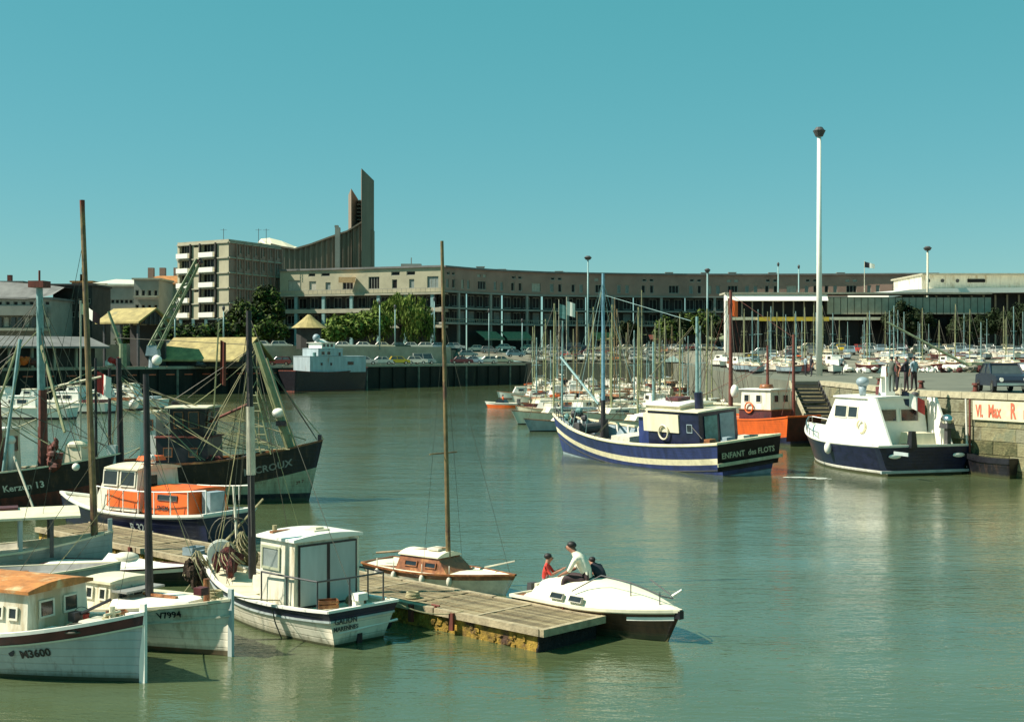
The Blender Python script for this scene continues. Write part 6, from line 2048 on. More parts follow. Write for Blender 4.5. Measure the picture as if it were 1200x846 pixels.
# crouching companion in dark clothes right behind
J2 = dict(pelvis=(0, 0, .12, .14, .14), waist=(.08, 0, .24, .14, .12), chest=(.22, 0, .36, .16, .13), neck=(.34, 0, .47, .055), head=(.40, 0, .53, .084), crown=(.42, 0, .60, .066), nose=(.49, 0, .50, .013))
B2 = [('pelvis', 'waist', 'shirt'), ('waist', 'chest', 'shirt'), ('chest', 'neck', 'shirt'), ('neck', 'head', 'skin'), ('head', 'crown', 'skin'), ('head', 'nose', 'skin')]
for s, n in ((1, 'l'), (-1, 'r')):
    J2['hip' + n] = (.05, s * .10, .09, .10)
    J2['kn' + n] = (.38, s * .16, .20, .07)
    J2['an' + n] = (.30, s * .17, -.10, .045)
    J2['to' + n] = (.46, s * .18, -.14, .036)
    B2 += [('pelvis', 'hip' + n, 'leg'), ('hip' + n, 'kn' + n, 'leg'), ('kn' + n, 'an' + n, 'leg'), ('an' + n, 'to' + n, 'shoe')]
    arm(J2, B2, s, (.25, s * .18, .42), (.40, s * .22, .22), (.55, s * .12, .20), (.65, s * .08, .16), sk=n)
figure('person', 'crouching figure in dark clothes just right of the white-shirted man', J2, B2, dict(shirt='clothd', leg='clothd', shoe='shoe', skin='skin'), (1.95, 27.22, .84), R(135), scale=.88)
# child in red
J3 = dict(pelvis=(0, 0, .12, .115, .10), waist=(.02, 0, .24, .115, .09), chest=(.05, 0, .42, .135, .10), neck=(.08, 0, .56, .048), head=(.12, 0, .65, .084), crown=(.12, 0, .73, .066), nose=(.215, 0, .64, .012))
B3 = [('pelvis', 'waist', 'shirt'), ('waist', 'chest', 'shirt'), ('chest', 'neck', 'shirt'), ('neck', 'head', 'skin'), ('head', 'crown', 'skin'), ('head', 'nose', 'skin')]
for s, n in ((1, 'l'), (-1, 'r')):
    J3['hip' + n] = (.04, s * .08, .09, .08)
    J3['kn' + n] = (.36, s * .11, .10, .055)
    J3['an' + n] = (.38, s * .12, -.22, .04)
    J3['to' + n] = (.50, s * .12, -.26, .03)
    B3 += [('pelvis', 'hip' + n, 'leg'), ('hip' + n, 'kn' + n, 'leg'), ('kn' + n, 'an' + n, 'leg'), ('an' + n, 'to' + n, 'shoe')]
    arm(J3, B3, s, (.07, s * .15, .47), (.20, s * .19, .30), (.38, s * .09, .40), (.46, s * .06, .44), sk=n, r=.85)
figure('person', 'child in a red top sitting in the cockpit of the covered motor cruiser', J3, B3, dict(shirt='shirtr', leg='bluegrey', shoe='shoe', skin='skin'), (.70, 27.95, .68), R(-12), scale=.95)
# people on the right quay
put_standing(1045, 61.9, 'standing person in grey-green coat on the quay edge above the navy yacht', 'clothg', 'clothg', 60, z=3.92)
put_standing(1062, 61.5, 'person in dark clothes with a white cap on the quay above the navy yacht', 'clothd', 'trouser', 150, 'pure', 1, z=3.92)
put_standing(1051, 62.8, 'third person between the grey-green coat and the white cap on the quay edge', 'maroon', 'clothd', 200, z=3.92)
put_standing(1071, 62.6, 'person in blue-grey top right of the white cap on the quay edge', 'bluegrey', 'trouser', 120, z=3.92)
put_standing(944, 108, 'left one of two people by the foot of the tall white lighting mast', 'bluegrey', 'clothd', 20, z=3.9)
put_standing(951, 105, 'dark-clothed right one of two people by the foot of the tall white lighting mast', 'clothd', 'clothd', 200, z=3.9)
put_standing(986, 118, 'person in pale top standing on the quay right of the tall white mast', 'bluegrey', 'trouser', 100, z=3.9)

# bollards along the near quay edge
for i, (x, y) in enumerate(((25.0, 57.9), (22.6, 62.4), (21.9, 68.5), (22.1, 77))):
    mb = MB().tube((0, 0, 0), (0, 0, .32), .14, .11, 12).tube((0, 0, .32), (0, 0, .42), .19, .17, 12).tube((0, 0, 0), (0, 0, .03), .22, n=12)
    tag(mb.build('bollard', M['rust'], None, (x, y, 3.92)), ['iron bollard above the red lettering on the quay', 'iron bollard above the start of the painted band', 'iron bollard just behind the navy yacht mast pylon', 'iron bollard near the head of the quay steps'][i], 'bollard', 'bollards on the right quay')

# ================================================================ CARS
def car_proto(kind):
    L_, W_, H_ = {'saloon': (4.3, 1.62, 1.40), 'hatch': (3.75, 1.52, 1.42), 'van': (4.1, 1.7, 1.95)}[kind]
    r_ = thing('parked_car', 'x', 'car')
    h = L_ / 2
    hw = W_ / 2
    if kind == 'van':
        low = [(-h, .30), (h, .30), (h, .75), (h - .35, .98), (-h, .98)]
        top = [(-h + .02, .98), (h - .45, .98), (h - .85, H_), (-h + .05, H_)]
    elif kind == 'saloon':
        low = [(-h, .32), (h, .32), (h + .02, .62), (h - .12, .82), (h - 1.15, .92), (-h + .9, .92), (-h + .05, .84)]
        top = [(-h + .75, .92), (h - 1.15, .92), (h - 1.75, H_), (-h + 1.25, H_)]
    else:
        low = [(-h, .32), (h, .32), (h, .62), (h - .12, .80), (h - .95, .92), (-h + .12, .92), (-h, .8)]
        top = [(-h + .15, .92), (h - .95, .92), (h - 1.5, H_), (-h + .5, H_)]
    mb = MB()
    def body(poly, hw0, hw1):
        n = len(poly)
        zt = max(z for _, z in poly)
        zb = min(z for _, z in poly)
        wv = lambda z: lerp(hw0, hw1, (z - zb) / max(.01, zt - zb))
        vs = [(x, -wv(z), z) for x, z in poly] + [(x, wv(z), z) for x, z in poly]
        mb.add(vs, [tuple(range(n)), tuple(range(2 * n - 1, n - 1, -1))] + [((i + 1) % n, i, n + i, n + (i + 1) % n) for i in range(n)])
    body(low, hw, hw - .03)
    # roof panel + pillars
    (a0, z0), (a1, _), (a2, z1), (a3, _) = top
    ti = .14
    mb.box(a3 - .02, a2 + .02, -hw + ti, hw - ti, z1 - .06, z1 + .02)
    for s_ in (1, -1):
        for (xa, xb) in ((a0, a3), (a1, a2), ((a0 + a1) / 2, (a3 + a2) / 2)):
            mb.tube((xa, s_ * (hw - .05), z0 - .02), (xb, s_ * (hw - ti + .01), z1 - .02), .045, n=4)
    bmat = bpy.data.materials['white_paint']
    b_ = mb.build('body', bmat, r_)
    fixn(b_.data)
    g = MB()
    gi = .03
    vs = [(a0 + gi, -hw + .06, z0), (a1 - gi, -hw + .06, z0), (a1 - gi, hw - .06, z0), (a0 + gi, hw - .06, z0),
          (a3 + gi, -hw + ti + .01, z1 - .05), (a2 - gi, -hw + ti + .01, z1 - .05), (a2 - gi, hw - ti - .01, z1 - .05), (a3 + gi, hw - ti - .01, z1 - .05)]
    g.add(vs, [(0, 1, 5, 4), (1, 2, 6, 5), (2, 3, 7, 6), (3, 0, 4, 7)])
    g.build('windows', M['carglass'], r_)
    wm_ = MB().tube((0, -.09, 0), (0, .09, 0), .30, n=14).mesh('wheel', M['tyre'])
    rm_ = MB().tube((0, -.10, 0), (0, .10, 0), .16, n=10).mesh('rim', M['chrome'])
    for x in (-h + .75, h - .78):
        for s_ in (1, -1):
            w_ = inst('wheel', wm_, r_, (x, s_ * (hw - .07), .30))
            inst('rim', rm_, w_)
    for x, nm in ((h + .04, 'bumper'), (-h - .04, 'bumper')):
        MB().box(x - .05, x + .05, -hw + .03, hw - .03, .36, .48).build(nm, M['chrome'], r_)
    for s_ in (1, -1):
        MB().tube((h - .06, s_ * (hw - .25), .64), (h + .03, s_ * (hw - .25), .64), .10, n=10).build('headlight', M['pure'], r_)
    return r_
protos = {k: car_proto(k) for k in ('saloon', 'hatch', 'van')}
index_children()
CARC = {}
def carmat(nm, c):
    if nm not in CARC:
        CARC[nm] = mk('car_paint_' + nm.replace(' ', '_'), c, .28, .06, 2)
    return CARC[nm]
PAL = {'white': (.62, .60, .50), 'pale grey': (.42, .43, .39), 'cream': (.56, .50, .34), 'pale blue': (.25, .34, .38), 'dark blue': (.02, .028, .045), 'red': (.35, .04, .03),
       'dark green': (.03, .06, .035), 'yellow': (.72, .48, .02), 'mid grey': (.18, .19, .18), 'maroon': (.12, .025, .025), 'orange': (.55, .16, .03)}
WORD = {'saloon': 'saloon', 'hatch': 'small hatchback', 'van': 'van'}
used_proto = set()
def put_car(kind, col, loc, rz, label, group):
    if kind in used_proto:
        o = copy_tree(protos[kind])
    else:
        o = protos[kind]
        used_proto.add(kind)
    o.location = loc
    o.rotation_euler = (0, 0, R(rz))
    o['label'] = label
    o['category'] = 'van' if kind == 'van' else 'car'
    if group: o['group'] = group
    elif 'group' in o: del o['group']
    o.name = 'parked_van' if kind == 'van' else 'parked_car'
    for ch in (c for c in COL.objects[-14:] if c.parent == o and c.name.startswith('body')):
        ch.material_slots[0].link = 'OBJECT'
        ch.material_slots[0].material = carmat(col, PAL[col])
    if kind in used_proto and o is protos[kind]:
        for ch in CH[[n for n in CH if CH[n] and CH[n][0].parent == o][0]]:
            if ch.name.startswith('body'):
                ch.material_slots[0].link = 'OBJECT'
                ch.material_slots[0].material = carmat(col, PAL[col])
    return o
def copy_tree(o, parent=None):
    c = o.copy()
    COL.objects.link(c)
    c.parent = parent
    for ch in KIDS(o):
        copy_tree(ch, c)
    return c
KC = {}
def KIDS(o):
    k = o.as_pointer()
    if k not in KC:
        KC[k] = [c for c in bpy.data.objects if c.parent == o]
    return KC[k]
for p in protos.values():
    for c in KIDS(p): KIDS(c)

random.seed(5)
cols_w = ['white'] * 7 + ['pale grey'] * 5 + ['cream'] * 4 + ['pale blue'] * 3 + ['dark blue', 'red', 'dark green', 'mid grey', 'maroon', 'orange', 'yellow']
ORD = ['first', 'second', 'third', 'fourth', 'fifth', 'sixth', 'seventh', 'eighth', 'ninth', 'tenth', 'eleventh', 'twelfth', 'thirteenth', 'fourteenth', 'fifteenth', 'sixteenth', 'seventeenth', 'eighteenth', 'nineteenth', 'twentieth']
def ordn(i):
    if i < 20: return ORD[i]
    t_, u = divmod(i + 1, 10)
    tens = {2: 'twent', 3: 'thirt', 4: 'fort', 5: 'fift', 6: 'sixt'}[t_]
    return tens + 'ieth' if u == 0 else tens + 'y-' + ORD[u - 1]
# near dark car on the right quay
put_car('saloon', 'dark blue', (24.35, 63.6, 3.88), -97, 'dark blue saloon parked facing the camera on the quay above the painted wall band', None)
# lower row on far quay edge
low = [(328, 'maroon', 'hatch'), (410, 'orange', 'hatch'), (428, 'pale grey', 'saloon'), (446, 'white', 'saloon'), (468, 'yellow', 'hatch'), (489, 'white', 'hatch'), (497, 'pale grey', 'van'), (541, 'maroon', 'saloon'), (553, 'pale blue', 'saloon'), (571, 'white', 'hatch'), (588, 'cream', 'saloon')]
lab = {468: 'yellow car, the only yellow one, in the lower row on the far quay', 328: 'maroon car at the left end of the lower row, by the coaster', 410: 'orange car beside the coaster bow in the lower row on the far quay'}
FQa, FQb = Vector((-65, 163)), Vector((2.5, 246))
for i, (px, c, k) in enumerate(low):
    # line parallel to the quay edge, 5 m in
    q0, q1 = FQa + Vector((-3.9, 3.2)), FQb + Vector((-3.9, 3.2))
    t_ = ((px - 600) / 1500 * q0.y - q0.x) / ((q1 - q0).x - (px - 600) / 1500 * (q1 - q0).y)
    p = q0 + (q1 - q0) * t_
    rz = random.choice((5, 12, 180, 190))
    put_car(k, c, (p.x, p.y, 3.93), rz, lab.get(px, '%s %s, %s from left in the lower far-quay row' % (c, WORD[k], ordn(i))), 'cars in the lower row on the far quay')
# upper row on the street
up = [(28, 'yellow'), (44, 'cream'), (62, 'maroon'), (196, 'cream'), (214, 'white'), (232, 'pale grey'), (252, 'dark blue'), (305, 'white'), (330, 'white'), (381, 'pale grey'), (403, 'white'), (427, 'white'), (449, 'cream'), (468, 'dark green'), (480, 'white'), (496, 'white'), (514, 'pale blue'), (534, 'pale grey')]
for i, (px, c) in enumerate(up):
    q0, q1 = Vector((-78, 171.5)), Vector((-14.8, 250))
    t_ = ((px - 600) / 1500 * q0.y - q0.x) / ((q1 - q0).x - (px - 600) / 1500 * (q1 - q0).y)
    p = q0 + (q1 - q0) * t_
    k = random.choice(('saloon', 'saloon', 'hatch'))
    put_car(k, c, (p.x, p.y, 6.6), random.choice((2, 8, 182)), '%s %s, %s from left in the upper row behind the pale wall' % (c, WORD[k], ordn(i)), 'cars in the upper row along the street')
# slope by the street
for i, (px, d, c) in enumerate(((549, 262, 'pale grey'), (560, 275, 'white'), (574, 272, 'mid grey'), (592, 278, 'white'), (604, 262, 'pale blue'))):
    X_ = (px - 600) * d / 1500
    put_car('saloon' if i % 2 else 'hatch', c, (X_, d, 3.95 + 2.6 * min(1, max(0, (d - 248) / 30))), random.choice((0, 10, 185)), '%s car, %s from the left on the pale slope below the seafront block' % (c, ordn(i)), 'cars on the pale slope')
# marina car park rows
ci = 0
for r_i, (d, x0, x1, st_, nm) in enumerate(((264.5, 6, 37, 2.35, 'front'), (270, 5, 40, 2.4, 'second'), (276, 4, 44, 2.5, 'third'), (282, 4, 50, 4.6, 'fourth'), (288, 4, 50, 4.7, 'rear'))):
    x = x0
    i = 0
    while x < x1:
        c = random.choice(cols_w)
        k = random.choice(('saloon', 'saloon', 'hatch', 'hatch', 'van') if random.random() < .3 else ('saloon', 'hatch'))
        put_car(k, c, (x, d + random.uniform(-.4, .4), gz(x, d) + .004), random.choice((90, 270, 80)) if r_i < 2 else random.choice((0, 180, 6)), '%s %s, %s from the left in the %s row behind the marina' % (c, WORD[k], ordn(i), nm), 'cars parked behind the marina')
        x += st_ + random.choice((0, 0, 0, .2, st_ * .5))
        i += 1
for r_i, (d, x0, x1, st_, nm) in enumerate(((206, 36, 86, 3.0, 'front'), (213, 37, 88, 3.1, 'middle'), (220, 38, 90, 5.0, 'rear'))):
    x = x0
    i = 0
    while x < x1:
        c = random.choice(cols_w)
        k = random.choice(('saloon', 'hatch'))
        put_car(k, c, (x, d + random.uniform(-.4, .4), gz(x, d) + .004), random.choice((90, 270, 80)) if r_i < 2 else random.choice((0, 180, 6)), '%s %s, %s from the left in the %s row before the glass pavilion' % (c, WORD[k], ordn(i), nm), 'cars parked before the pavilion')
        x += st_ + random.choice((0, 0, .3, st_ * .6))
        i += 1

# ================================================================ MARINA
def sail_proto(L_, hullc, deckc, cabc, mastc, mh, boomc, kind):
    r_ = thing('moored_boat', 'x', 'sailing boat')
    h = Hull(L_, L_ * .32, L_ * .10 + .1, L_ * .13 + .18, L_ * .11 + .1, tw=.6, rake=L_ * .08, m=.45, pb=1.9, fl=.12, dep=.3, dk=.02)
    h.build(r_, [('z', .08, 1), ('s', 0, 0)], [M[hullc], M['black']], M[deckc], M['wood'], railw=.05, railh=.05, nt=12)
    z = h.fb
    hw = L_ * .10
    cabin(r_, -L_ * .22, L_ * .2, hw, z - .02, z + .42 if kind == 'sail' else z + 1.0, M[cabc], M[deckc], tx=.12, ty=.08, over=.04, rth=.04, wins=[('p', 0, z + .24 if kind == 'sail' else z + .7, L_ * .18, .14 if kind == 'sail' else .35), ('s', 0, z + .24 if kind == 'sail' else z + .7, L_ * .18, .14 if kind == 'sail' else .35)], fm='white', fslope=.25)
    if mh:
        MB().tube((L_ * .08, 0, z), (L_ * .07, 0, mh), .085, .06, 7).build('mast', M[mastc], r_)
        MB().tube((L_ * .07, 0, z + 1.0), (-L_ * .38, 0, z + .95), .11, .09, 7).build('furled_sail', M[boomc], r_)
        MB().tube((L_ * .07, -.55, mh * .6), (L_ * .07, .55, mh * .6), .03, n=5).build('spreader', M[mastc], r_)
        s_ = MB()
        s_.path([Vector((-L_ * .48, 0, z + .1)), Vector((L_ * .07, 0, mh - .1)), Vector((L_ * .52, 0, z + .2))], .018, 4)
        s_.path([Vector((L_ * .05, -L_ * .14, z)), Vector((L_ * .07, 0, mh * .95)), Vector((L_ * .05, L_ * .14, z))], .016, 4)
        s_.build('rigging', M['wire'], r_)
    else:
        MB().box(-L_ * .42, -L_ * .26, -hw, hw, z, z + .3).build('seat', M['wood'], r_)
        MB().box(-L_ * .54, -L_ * .48, -.15, .15, .1, z + .35).build('outboard_motor', M['dgrey'], r_)
    return r_
MP = [
    (sail_proto(7.2, 'white', 'pure', 'white', 'mastolive', 9.6, 'cream', 'sail'), 'white', 'white'),
    (sail_proto(6.2, 'bluegrey', 'white', 'cream', 'mastteal', 8.4, 'bluegrey', 'sail'), 'blue-grey', 'cream'),
    (sail_proto(8.4, 'navy', 'offwhite', 'wood', 'mastwood', 11.2, 'white', 'sail'), 'dark blue', 'wooden'),
    (sail_proto(5.6, 'cream', 'offwhite', 'wood', 'mastteal', 7.6, 'orange', 'sail'), 'cream', 'wooden'),
    (sail_proto(6.6, 'pure', 'pure', 'pure', None, 0, None, 'motor'), 'white', 'white'),
    (sail_proto(6.8, 'maroon', 'cream', 'white', 'mastolive', 9.0, 'maroon', 'sail'), 'maroon', 'white'),
    (sail_proto(5.2, 'wood', 'cream', 'white', None, 0, None, 'motor'), 'brown wooden', 'white'),
    (sail_proto(9.0, 'pure', 'cream', 'white', 'mastolive', 12.4, 'offwhite', 'sail'), 'large white', 'white'),
]
for p, _, _ in MP:
    for c in KIDS(p):
        for c2 in KIDS(c): KIDS(c2)
seenp = set()
def put_boat(i, loc, rz, label, group, sc=1.0):
    p = MP[i][0]
    if i in seenp:
        o = copy_tree(p)
    else:
        o = p
        seenp.add(i)
    o.location = loc
    o.rotation_euler = (0, 0, R(rz))
    o.scale = (sc, sc, sc)
    o['label'] = label
    o['category'] = 'motorboat' if i in (4, 6) else 'sailing boat'
    o['group'] = group
    return o
random.seed(33)
mrows = [(95, 4.2, 11.5, 3.6, 'nearest'), (105, 4.0, 18.5, 2.7, 'second'), (116, 3.4, 19.3, 2.6, 'third'), (128, 3.2, 20.2, 2.6, 'fourth'), (141, 2.8, 21.2, 2.6, 'fifth'), (156, 2.6, 22.4, 2.6, 'sixth'), (173, 2.6, 23.5, 2.6, 'seventh'), (192, 3.5, 25.5, 2.6, 'eighth'), (214, 5, 27.5, 2.7, 'ninth'), (240, 6, 30, 2.8, 'farthest')]
for d, x0, x1, stp, nm in mrows:
    x = x0
    i = 0
    while x < x1:
        k = random.choice([0, 1, 2, 3, 4, 5, 6, 7, 0, 0, 1, 4]) if d > 110 else random.choice([0, 4, 4, 6, 1, 0])
        rz = random.choice([75, 95, 100, 260, 280, 60]) + random.uniform(-8, 8)
        if d < 110: rz = random.choice([20, 160, 200, 340, 150]) + random.uniform(-12, 12)
        put_boat(k, (x, d + random.uniform(-1.5, 1.5), 0), rz, '%s-hulled %s with %s cabin, %s from left in the %s marina row' % (MP[k][1], 'motorboat' if k in (4, 6) else 'sailing boat', MP[k][2], ordn(i), nm), 'boats moored in the marina', random.uniform(.85, 1.1))
        x += stp * (1.5 if d < 110 else 1) * random.uniform(.85, 1.2)
        i += 1
    if d > 100:
        struct(MB().box(x0 - 1, x1, d + 4.2, d + 5.2, .25, .5).build('jetty', M['plank3']))
# boats on the hard standing to the right (masts behind the quay)
for r_i, (d, x0, x1, stp, nm) in enumerate(((119, 22.6, 30.5, 2.2, 'nearest'), (130, 24, 37, 2.3, 'second'), (143, 25.5, 57, 2.8, 'third'), (157, 27.5, 62, 2.9, 'fourth'), (173, 29, 70, 3.0, 'fifth'), (190, 31, 78, 3.1, 'sixth'))):
    x = x0
    i = 0
    while x < x1:
        k = random.choice([0, 1, 3, 5, 4, 0, 1])
        put_boat(k, (x, d + random.uniform(-2, 2), gz(x, d) + .25), random.uniform(60, 120) + random.choice((0, 180)), '%s-hulled %s ashore, %s from left in the %s row beyond the quay' % (MP[k][1], 'motorboat' if k in (4, 6) else 'sailing boat', ordn(i), nm), 'boats laid up on the hard', random.uniform(.6, .85))
        x += stp * random.uniform(.8, 1.3)
        i += 1
# rock and gear heaps along the back of the quay
random.seed(8)
for i, (px, d) in enumerate(((1000, 128), (1018, 126), (1080, 130), (1098, 131), (1112, 129), (1128, 131), (1145, 128))):
    mb = MB()
    for k_ in range(9):
        mb.ball((random.uniform(-1.1, 1.1), random.uniform(-.6, .6), random.uniform(.1, .5)), random.uniform(.25, .5), random.uniform(.2, .4), random.uniform(.15, .35), jit=.25, n=7, k=5, mi=random.choice((0, 0, 1, 2)))
    o = mb.build('gear_heap', [M['clay'], M['pure'], M['netred']], None, ((px - 600) * d / 1500, d, 3.88))
    tag(o, 'heap of stones and white gear, %s from left behind the right quay' % ordn(i), 'heap', 'heaps along the back of the quay')
cb = MB().tube((0, 0, .2), (-9.0, 1, 5.2), .16, .10, 8).box(-.8, 1.2, -.7, .7, 0, 1.0)
tag(cb.build('derrick', M['cranegreen'], None, ((1145 - 600) * 132 / 1500, 132, 3.88)), 'slanting yellowish boom rising left over the boats behind the right quay', 'derrick')

# upturned dinghies in a loose line behind the quay
random.seed(14)
hU = Hull(3.0, 1.3, .45, .52, .45, tw=.75, rake=.2, m=.4, pb=2, fl=.15, dep=.2, dk=.0)
_u = [thing('stored_dinghy', 'x', 'dinghy', group='dinghies lying behind the quay')]
hU.build(_u[0], [('s', 0, 0)], [M['pure']], M['offwhite'], M['wood'], nt=10)
_xs = sorted(random.uniform(1000, 1210) for _ in range(26))
for i, px in enumerate(_xs):
    o = _u[0] if i == 0 else copy_tree(_u[0])
    if i == 0: KIDS(o)
    d = random.uniform(134, 141)
    flip = random.random() < .5
    o.location = ((px - 600) * d / 1500, d, 3.95 + (.5 if flip else .15))
    o.rotation_euler = (R(180) if flip else R(random.uniform(-12, 12)), 0, random.uniform(0, 3.14))
    o['label'] = '%s small dinghy, %s from left in the line behind the right quay' % ('upturned' if flip else 'white', ordn(i))
    o['category'] = 'dinghy'
    c_ = random.choice(('pure', 'bluegrey', 'white', 'cream', 'maroon', 'navy'))
    for ch in bpy.data.objects[:] if False else [c for c in (KIDS(o) if i == 0 else [q for q in COL.objects[-6:] if q.parent == o])]:
        if ch.name.startswith('hull'):
            ch.material_slots[0].link = 'OBJECT'
            ch.material_slots[0].material = M[c_]
            if o['label'].startswith('white'): o['label'] = o['label'].replace('white', {'pure': 'white', 'bluegrey': 'blue-grey', 'white': 'off-white', 'cream': 'cream', 'maroon': 'maroon', 'navy': 'dark blue'}[c_])

# small motorboat in open water
hP = Hull(3.5, 1.5, .5, .62, .5, tw=.85, rake=.3, m=.4, pb=2, fl=.15, dep=.3, dk=.05)
P_ = thing('motorboat', 'tiny orange and white motorboat alone in open water before the far quay', 'motorboat', (-1.0, 138, 0), R(160))
hP.build(P_, [('z', .32, 0), ('s', 0, 1)], [M['orange'], M['pure']], M['cream'], M['pure'])
MB().box(-.5, .7, -.6, .6, .45, .85, tx=.2, ty=.08).build('windscreen', M['glass'], P_)
MB().box(-2.0, -1.65, -.2, .2, .1, .95, tx=.05).build('outboard_motor', M['dgrey'], P_)
Jq = dict(J3)
figure('person', 'orange-clad person aboard the tiny orange and white motorboat', J3, B3, dict(shirt='orange', leg='clothd', shoe='shoe', skin='skin'), (-.9, 138.1, .62), R(200), scale=1.0)
# small blue-white boat at the marina's left edge
hR = Hull(6.0, 2.1, .7, 1.0, .8, tw=.8, rake=.3, m=.4, pb=2, fl=.15, dep=.3, dk=.1)
for i, (px, d, rz, hc, lb) in enumerate(((612, 165, 185, 'pure', 'white motor launch just right of the tiny orange motorboat'), (632, 150, 178, 'white', 'white cabin boat with brown stern at the left edge of the marina'), (645, 118, 170, 'cream', 'cream launch nearest the blue trawler bow at the marina edge'))):
    q = thing('launch', lb, 'motorboat', ((px - 600) * d / 1500, d, 0), R(rz), 'launches at the marina edge')
    hR.build(q, [('z', .12, 1), ('s', 0, 0)], [M[hc], M['maroon']], M['offwhite'], M['wood'], nt=14)
    cabin(q, -.6, 1.3, .7, .65, 1.5, M['pure'], M['white'], tx=.05, ty=.08, fslope=.4, wins=[('s', .2, 1.15, .7, .28), ('p', .2, 1.15, .7, .28)], fm='white')
    MB().box(-2.4, -1.2, -.7, .7, .75, 1.0).build('locker', M[('bluegrey', 'orange', 'maroon')[i]], q)
# cruisers on the left
hS = Hull(8.2, 2.7, 1.0, 1.35, 1.0, tw=.85, rake=.7, m=.4, pb=2.1, fl=.15, dep=.4, dk=.05)
for i, (px, d, rz, z_) in enumerate(((33, 114, 172, 0), (-2, 122, 178, 0), (86, 126, 165, 0), (118, 132, 174, 0), (150, 136, 168, 0))):
    q = thing('cabin_cruiser', ['white twin-windowed cabin cruiser at the left edge, beyond the black trawler', 'white cruiser cut by the left edge of the picture', 'white cruiser right of the teal derrick mast', 'white cruiser just behind the thick brown mast', 'pale cruiser nearest the black deckhouse, right of the brown mast'][i], 'motorboat', ((px - 600) * d / 1500, d, 0), R(rz), 'white cabin cruisers on the left')
    hS.build(q, [('z', .18, 1), ('s', .0, 0)], [M['pure'], M['maroon' if i % 2 else 'black']], M['pure'], M['cream'], nt=14)
    cabin(q, -1.2, 2.0, .95, .95, 2.0, M['pure'], M['pure'], tx=.1, ty=.1, fslope=.5, wins=[('s', .1, 1.55, .9, .35), ('p', .1, 1.55, .9, .35), ('s', 1.1, 1.55, .5, .3), ('p', 1.1, 1.55, .5, .3)], fm='white')
    cabin(q, -1.0, .4, .8, 2.05, 2.6, M['pure'], M['cream'], name='flybridge', tx=.05, ty=.05, fslope=.2, wins=[('p', -.3, 2.35, .6, .22)], fm='white')
    MB().box(-3.4, -1.4, -.9, .9, 1.0, 1.3).build('cockpit', M[('offwhite', 'bluegrey', 'maroon', 'wood', 'bluegrey')[i]], q)

# ---- coaster on the far quay
M['coasterblue'] = mk('coaster_paint', (.38, .46, .48), .5, .15, 2, streak=True, c2=(.2, .14, .09), c2w=.05)
hL = Hull(16.5, 4.6, 2.9, 3.6, 3.2, tw=.85, rake=.7, m=.4, pb=2.3, fl=.1, dep=.8, dk=.35)
q = thing('coaster', 'black-hulled coaster with blue-grey superstructure moored along the far quay', 'ship', (-29.2, 202.5, 0), R(51))
hL.build(q, [('z', .15, 1), ('s', .0, 0)], [M['black'], M['rust']], M['dgrey'], M['rust'], railw=.2, railh=.14)
cabin(q, -5.4, 6.6, 1.9, 2.9, 5.4, M['coasterblue'], M['coasterblue'], name='superstructure', over=0.05, wins=[('s', 3.2, 4.3, 1.3, .5), ('s', -1.0, 4.2, .4, .4), ('s', -3, 4.2, .4, .4)], fm='bluegrey')
cabin(q, -3.6, 1.6, 1.8, 5.48, 6.6, M['coasterblue'], M['coasterblue'], name='bridge', over=0.05, wins=[('s', -2.6, 5.9, .7, .5), ('s', -1.4, 5.9, .7, .5), ('s', .9, 5.7, .5, .7)], fm='pure')
cabin(q, -2.6, .2, 1.5, 6.5, 7.5, M['pure'], M['pure'], name='wheelhouse', over=0.25, wins=[('s', -2.1, 7.1, .5, .45), ('s', -1.3, 7.1, .5, .45), ('s', -.5, 7.1, .5, .45)], fm='white')
MB().tube((-1.4, 0, 7.6), (-1.4, 0, 8.1), 1.1, .4, 12).build('funnel', M['pure'], q)
MB().ball((-2.6, -.3, 8.3), .6).build('radar_dome', M['bluegrey'], q, smooth=True)
MB().tube((-4.2, -1.6, 2.6), (-4.2, -1.6, 6.0), .28, n=8).build('davit', M['teal'], q)
MB().ball((6.7, -.4, 3.9), .5, .5, .5, jit=.2).ball((7.5, 0, 3.9), .5, .5, .4, jit=.2).build('deck_gear', M['rust'], q)
# quay edge beam and fenders of the far quay
mb = MB()
e = thing('quay_edge', 'pale edge beam with vertical fenders along the dark far quay wall', 'quay edge', (-65, 163, 0), math.atan2(83, 67.5))
LQ = Vector((67.5, 83)).length
for i in range(30):
    MB().box(i * LQ / 30 + .03, (i + 1) * LQ / 30 - .03, -.14, .35, 3.62, 4.02).build('edge_stone', M['slab'], e)
for i in range(34):
    MB().box(-.11, .11, -.30, -.02, -.5, 3.55).build('fender_pile', M['clay' if i % 4 == 0 else 'farwall'], e, (LQ * (i + .5) / 34 , 0, 0))
for i in range(16):
    MB().box(-.7, .7, -.10, -.03, 2.75, 2.92).build('red_mark', M['signred'], e, (LQ * (i + .5) / 34 * 1.0 + 2, 0, 0))

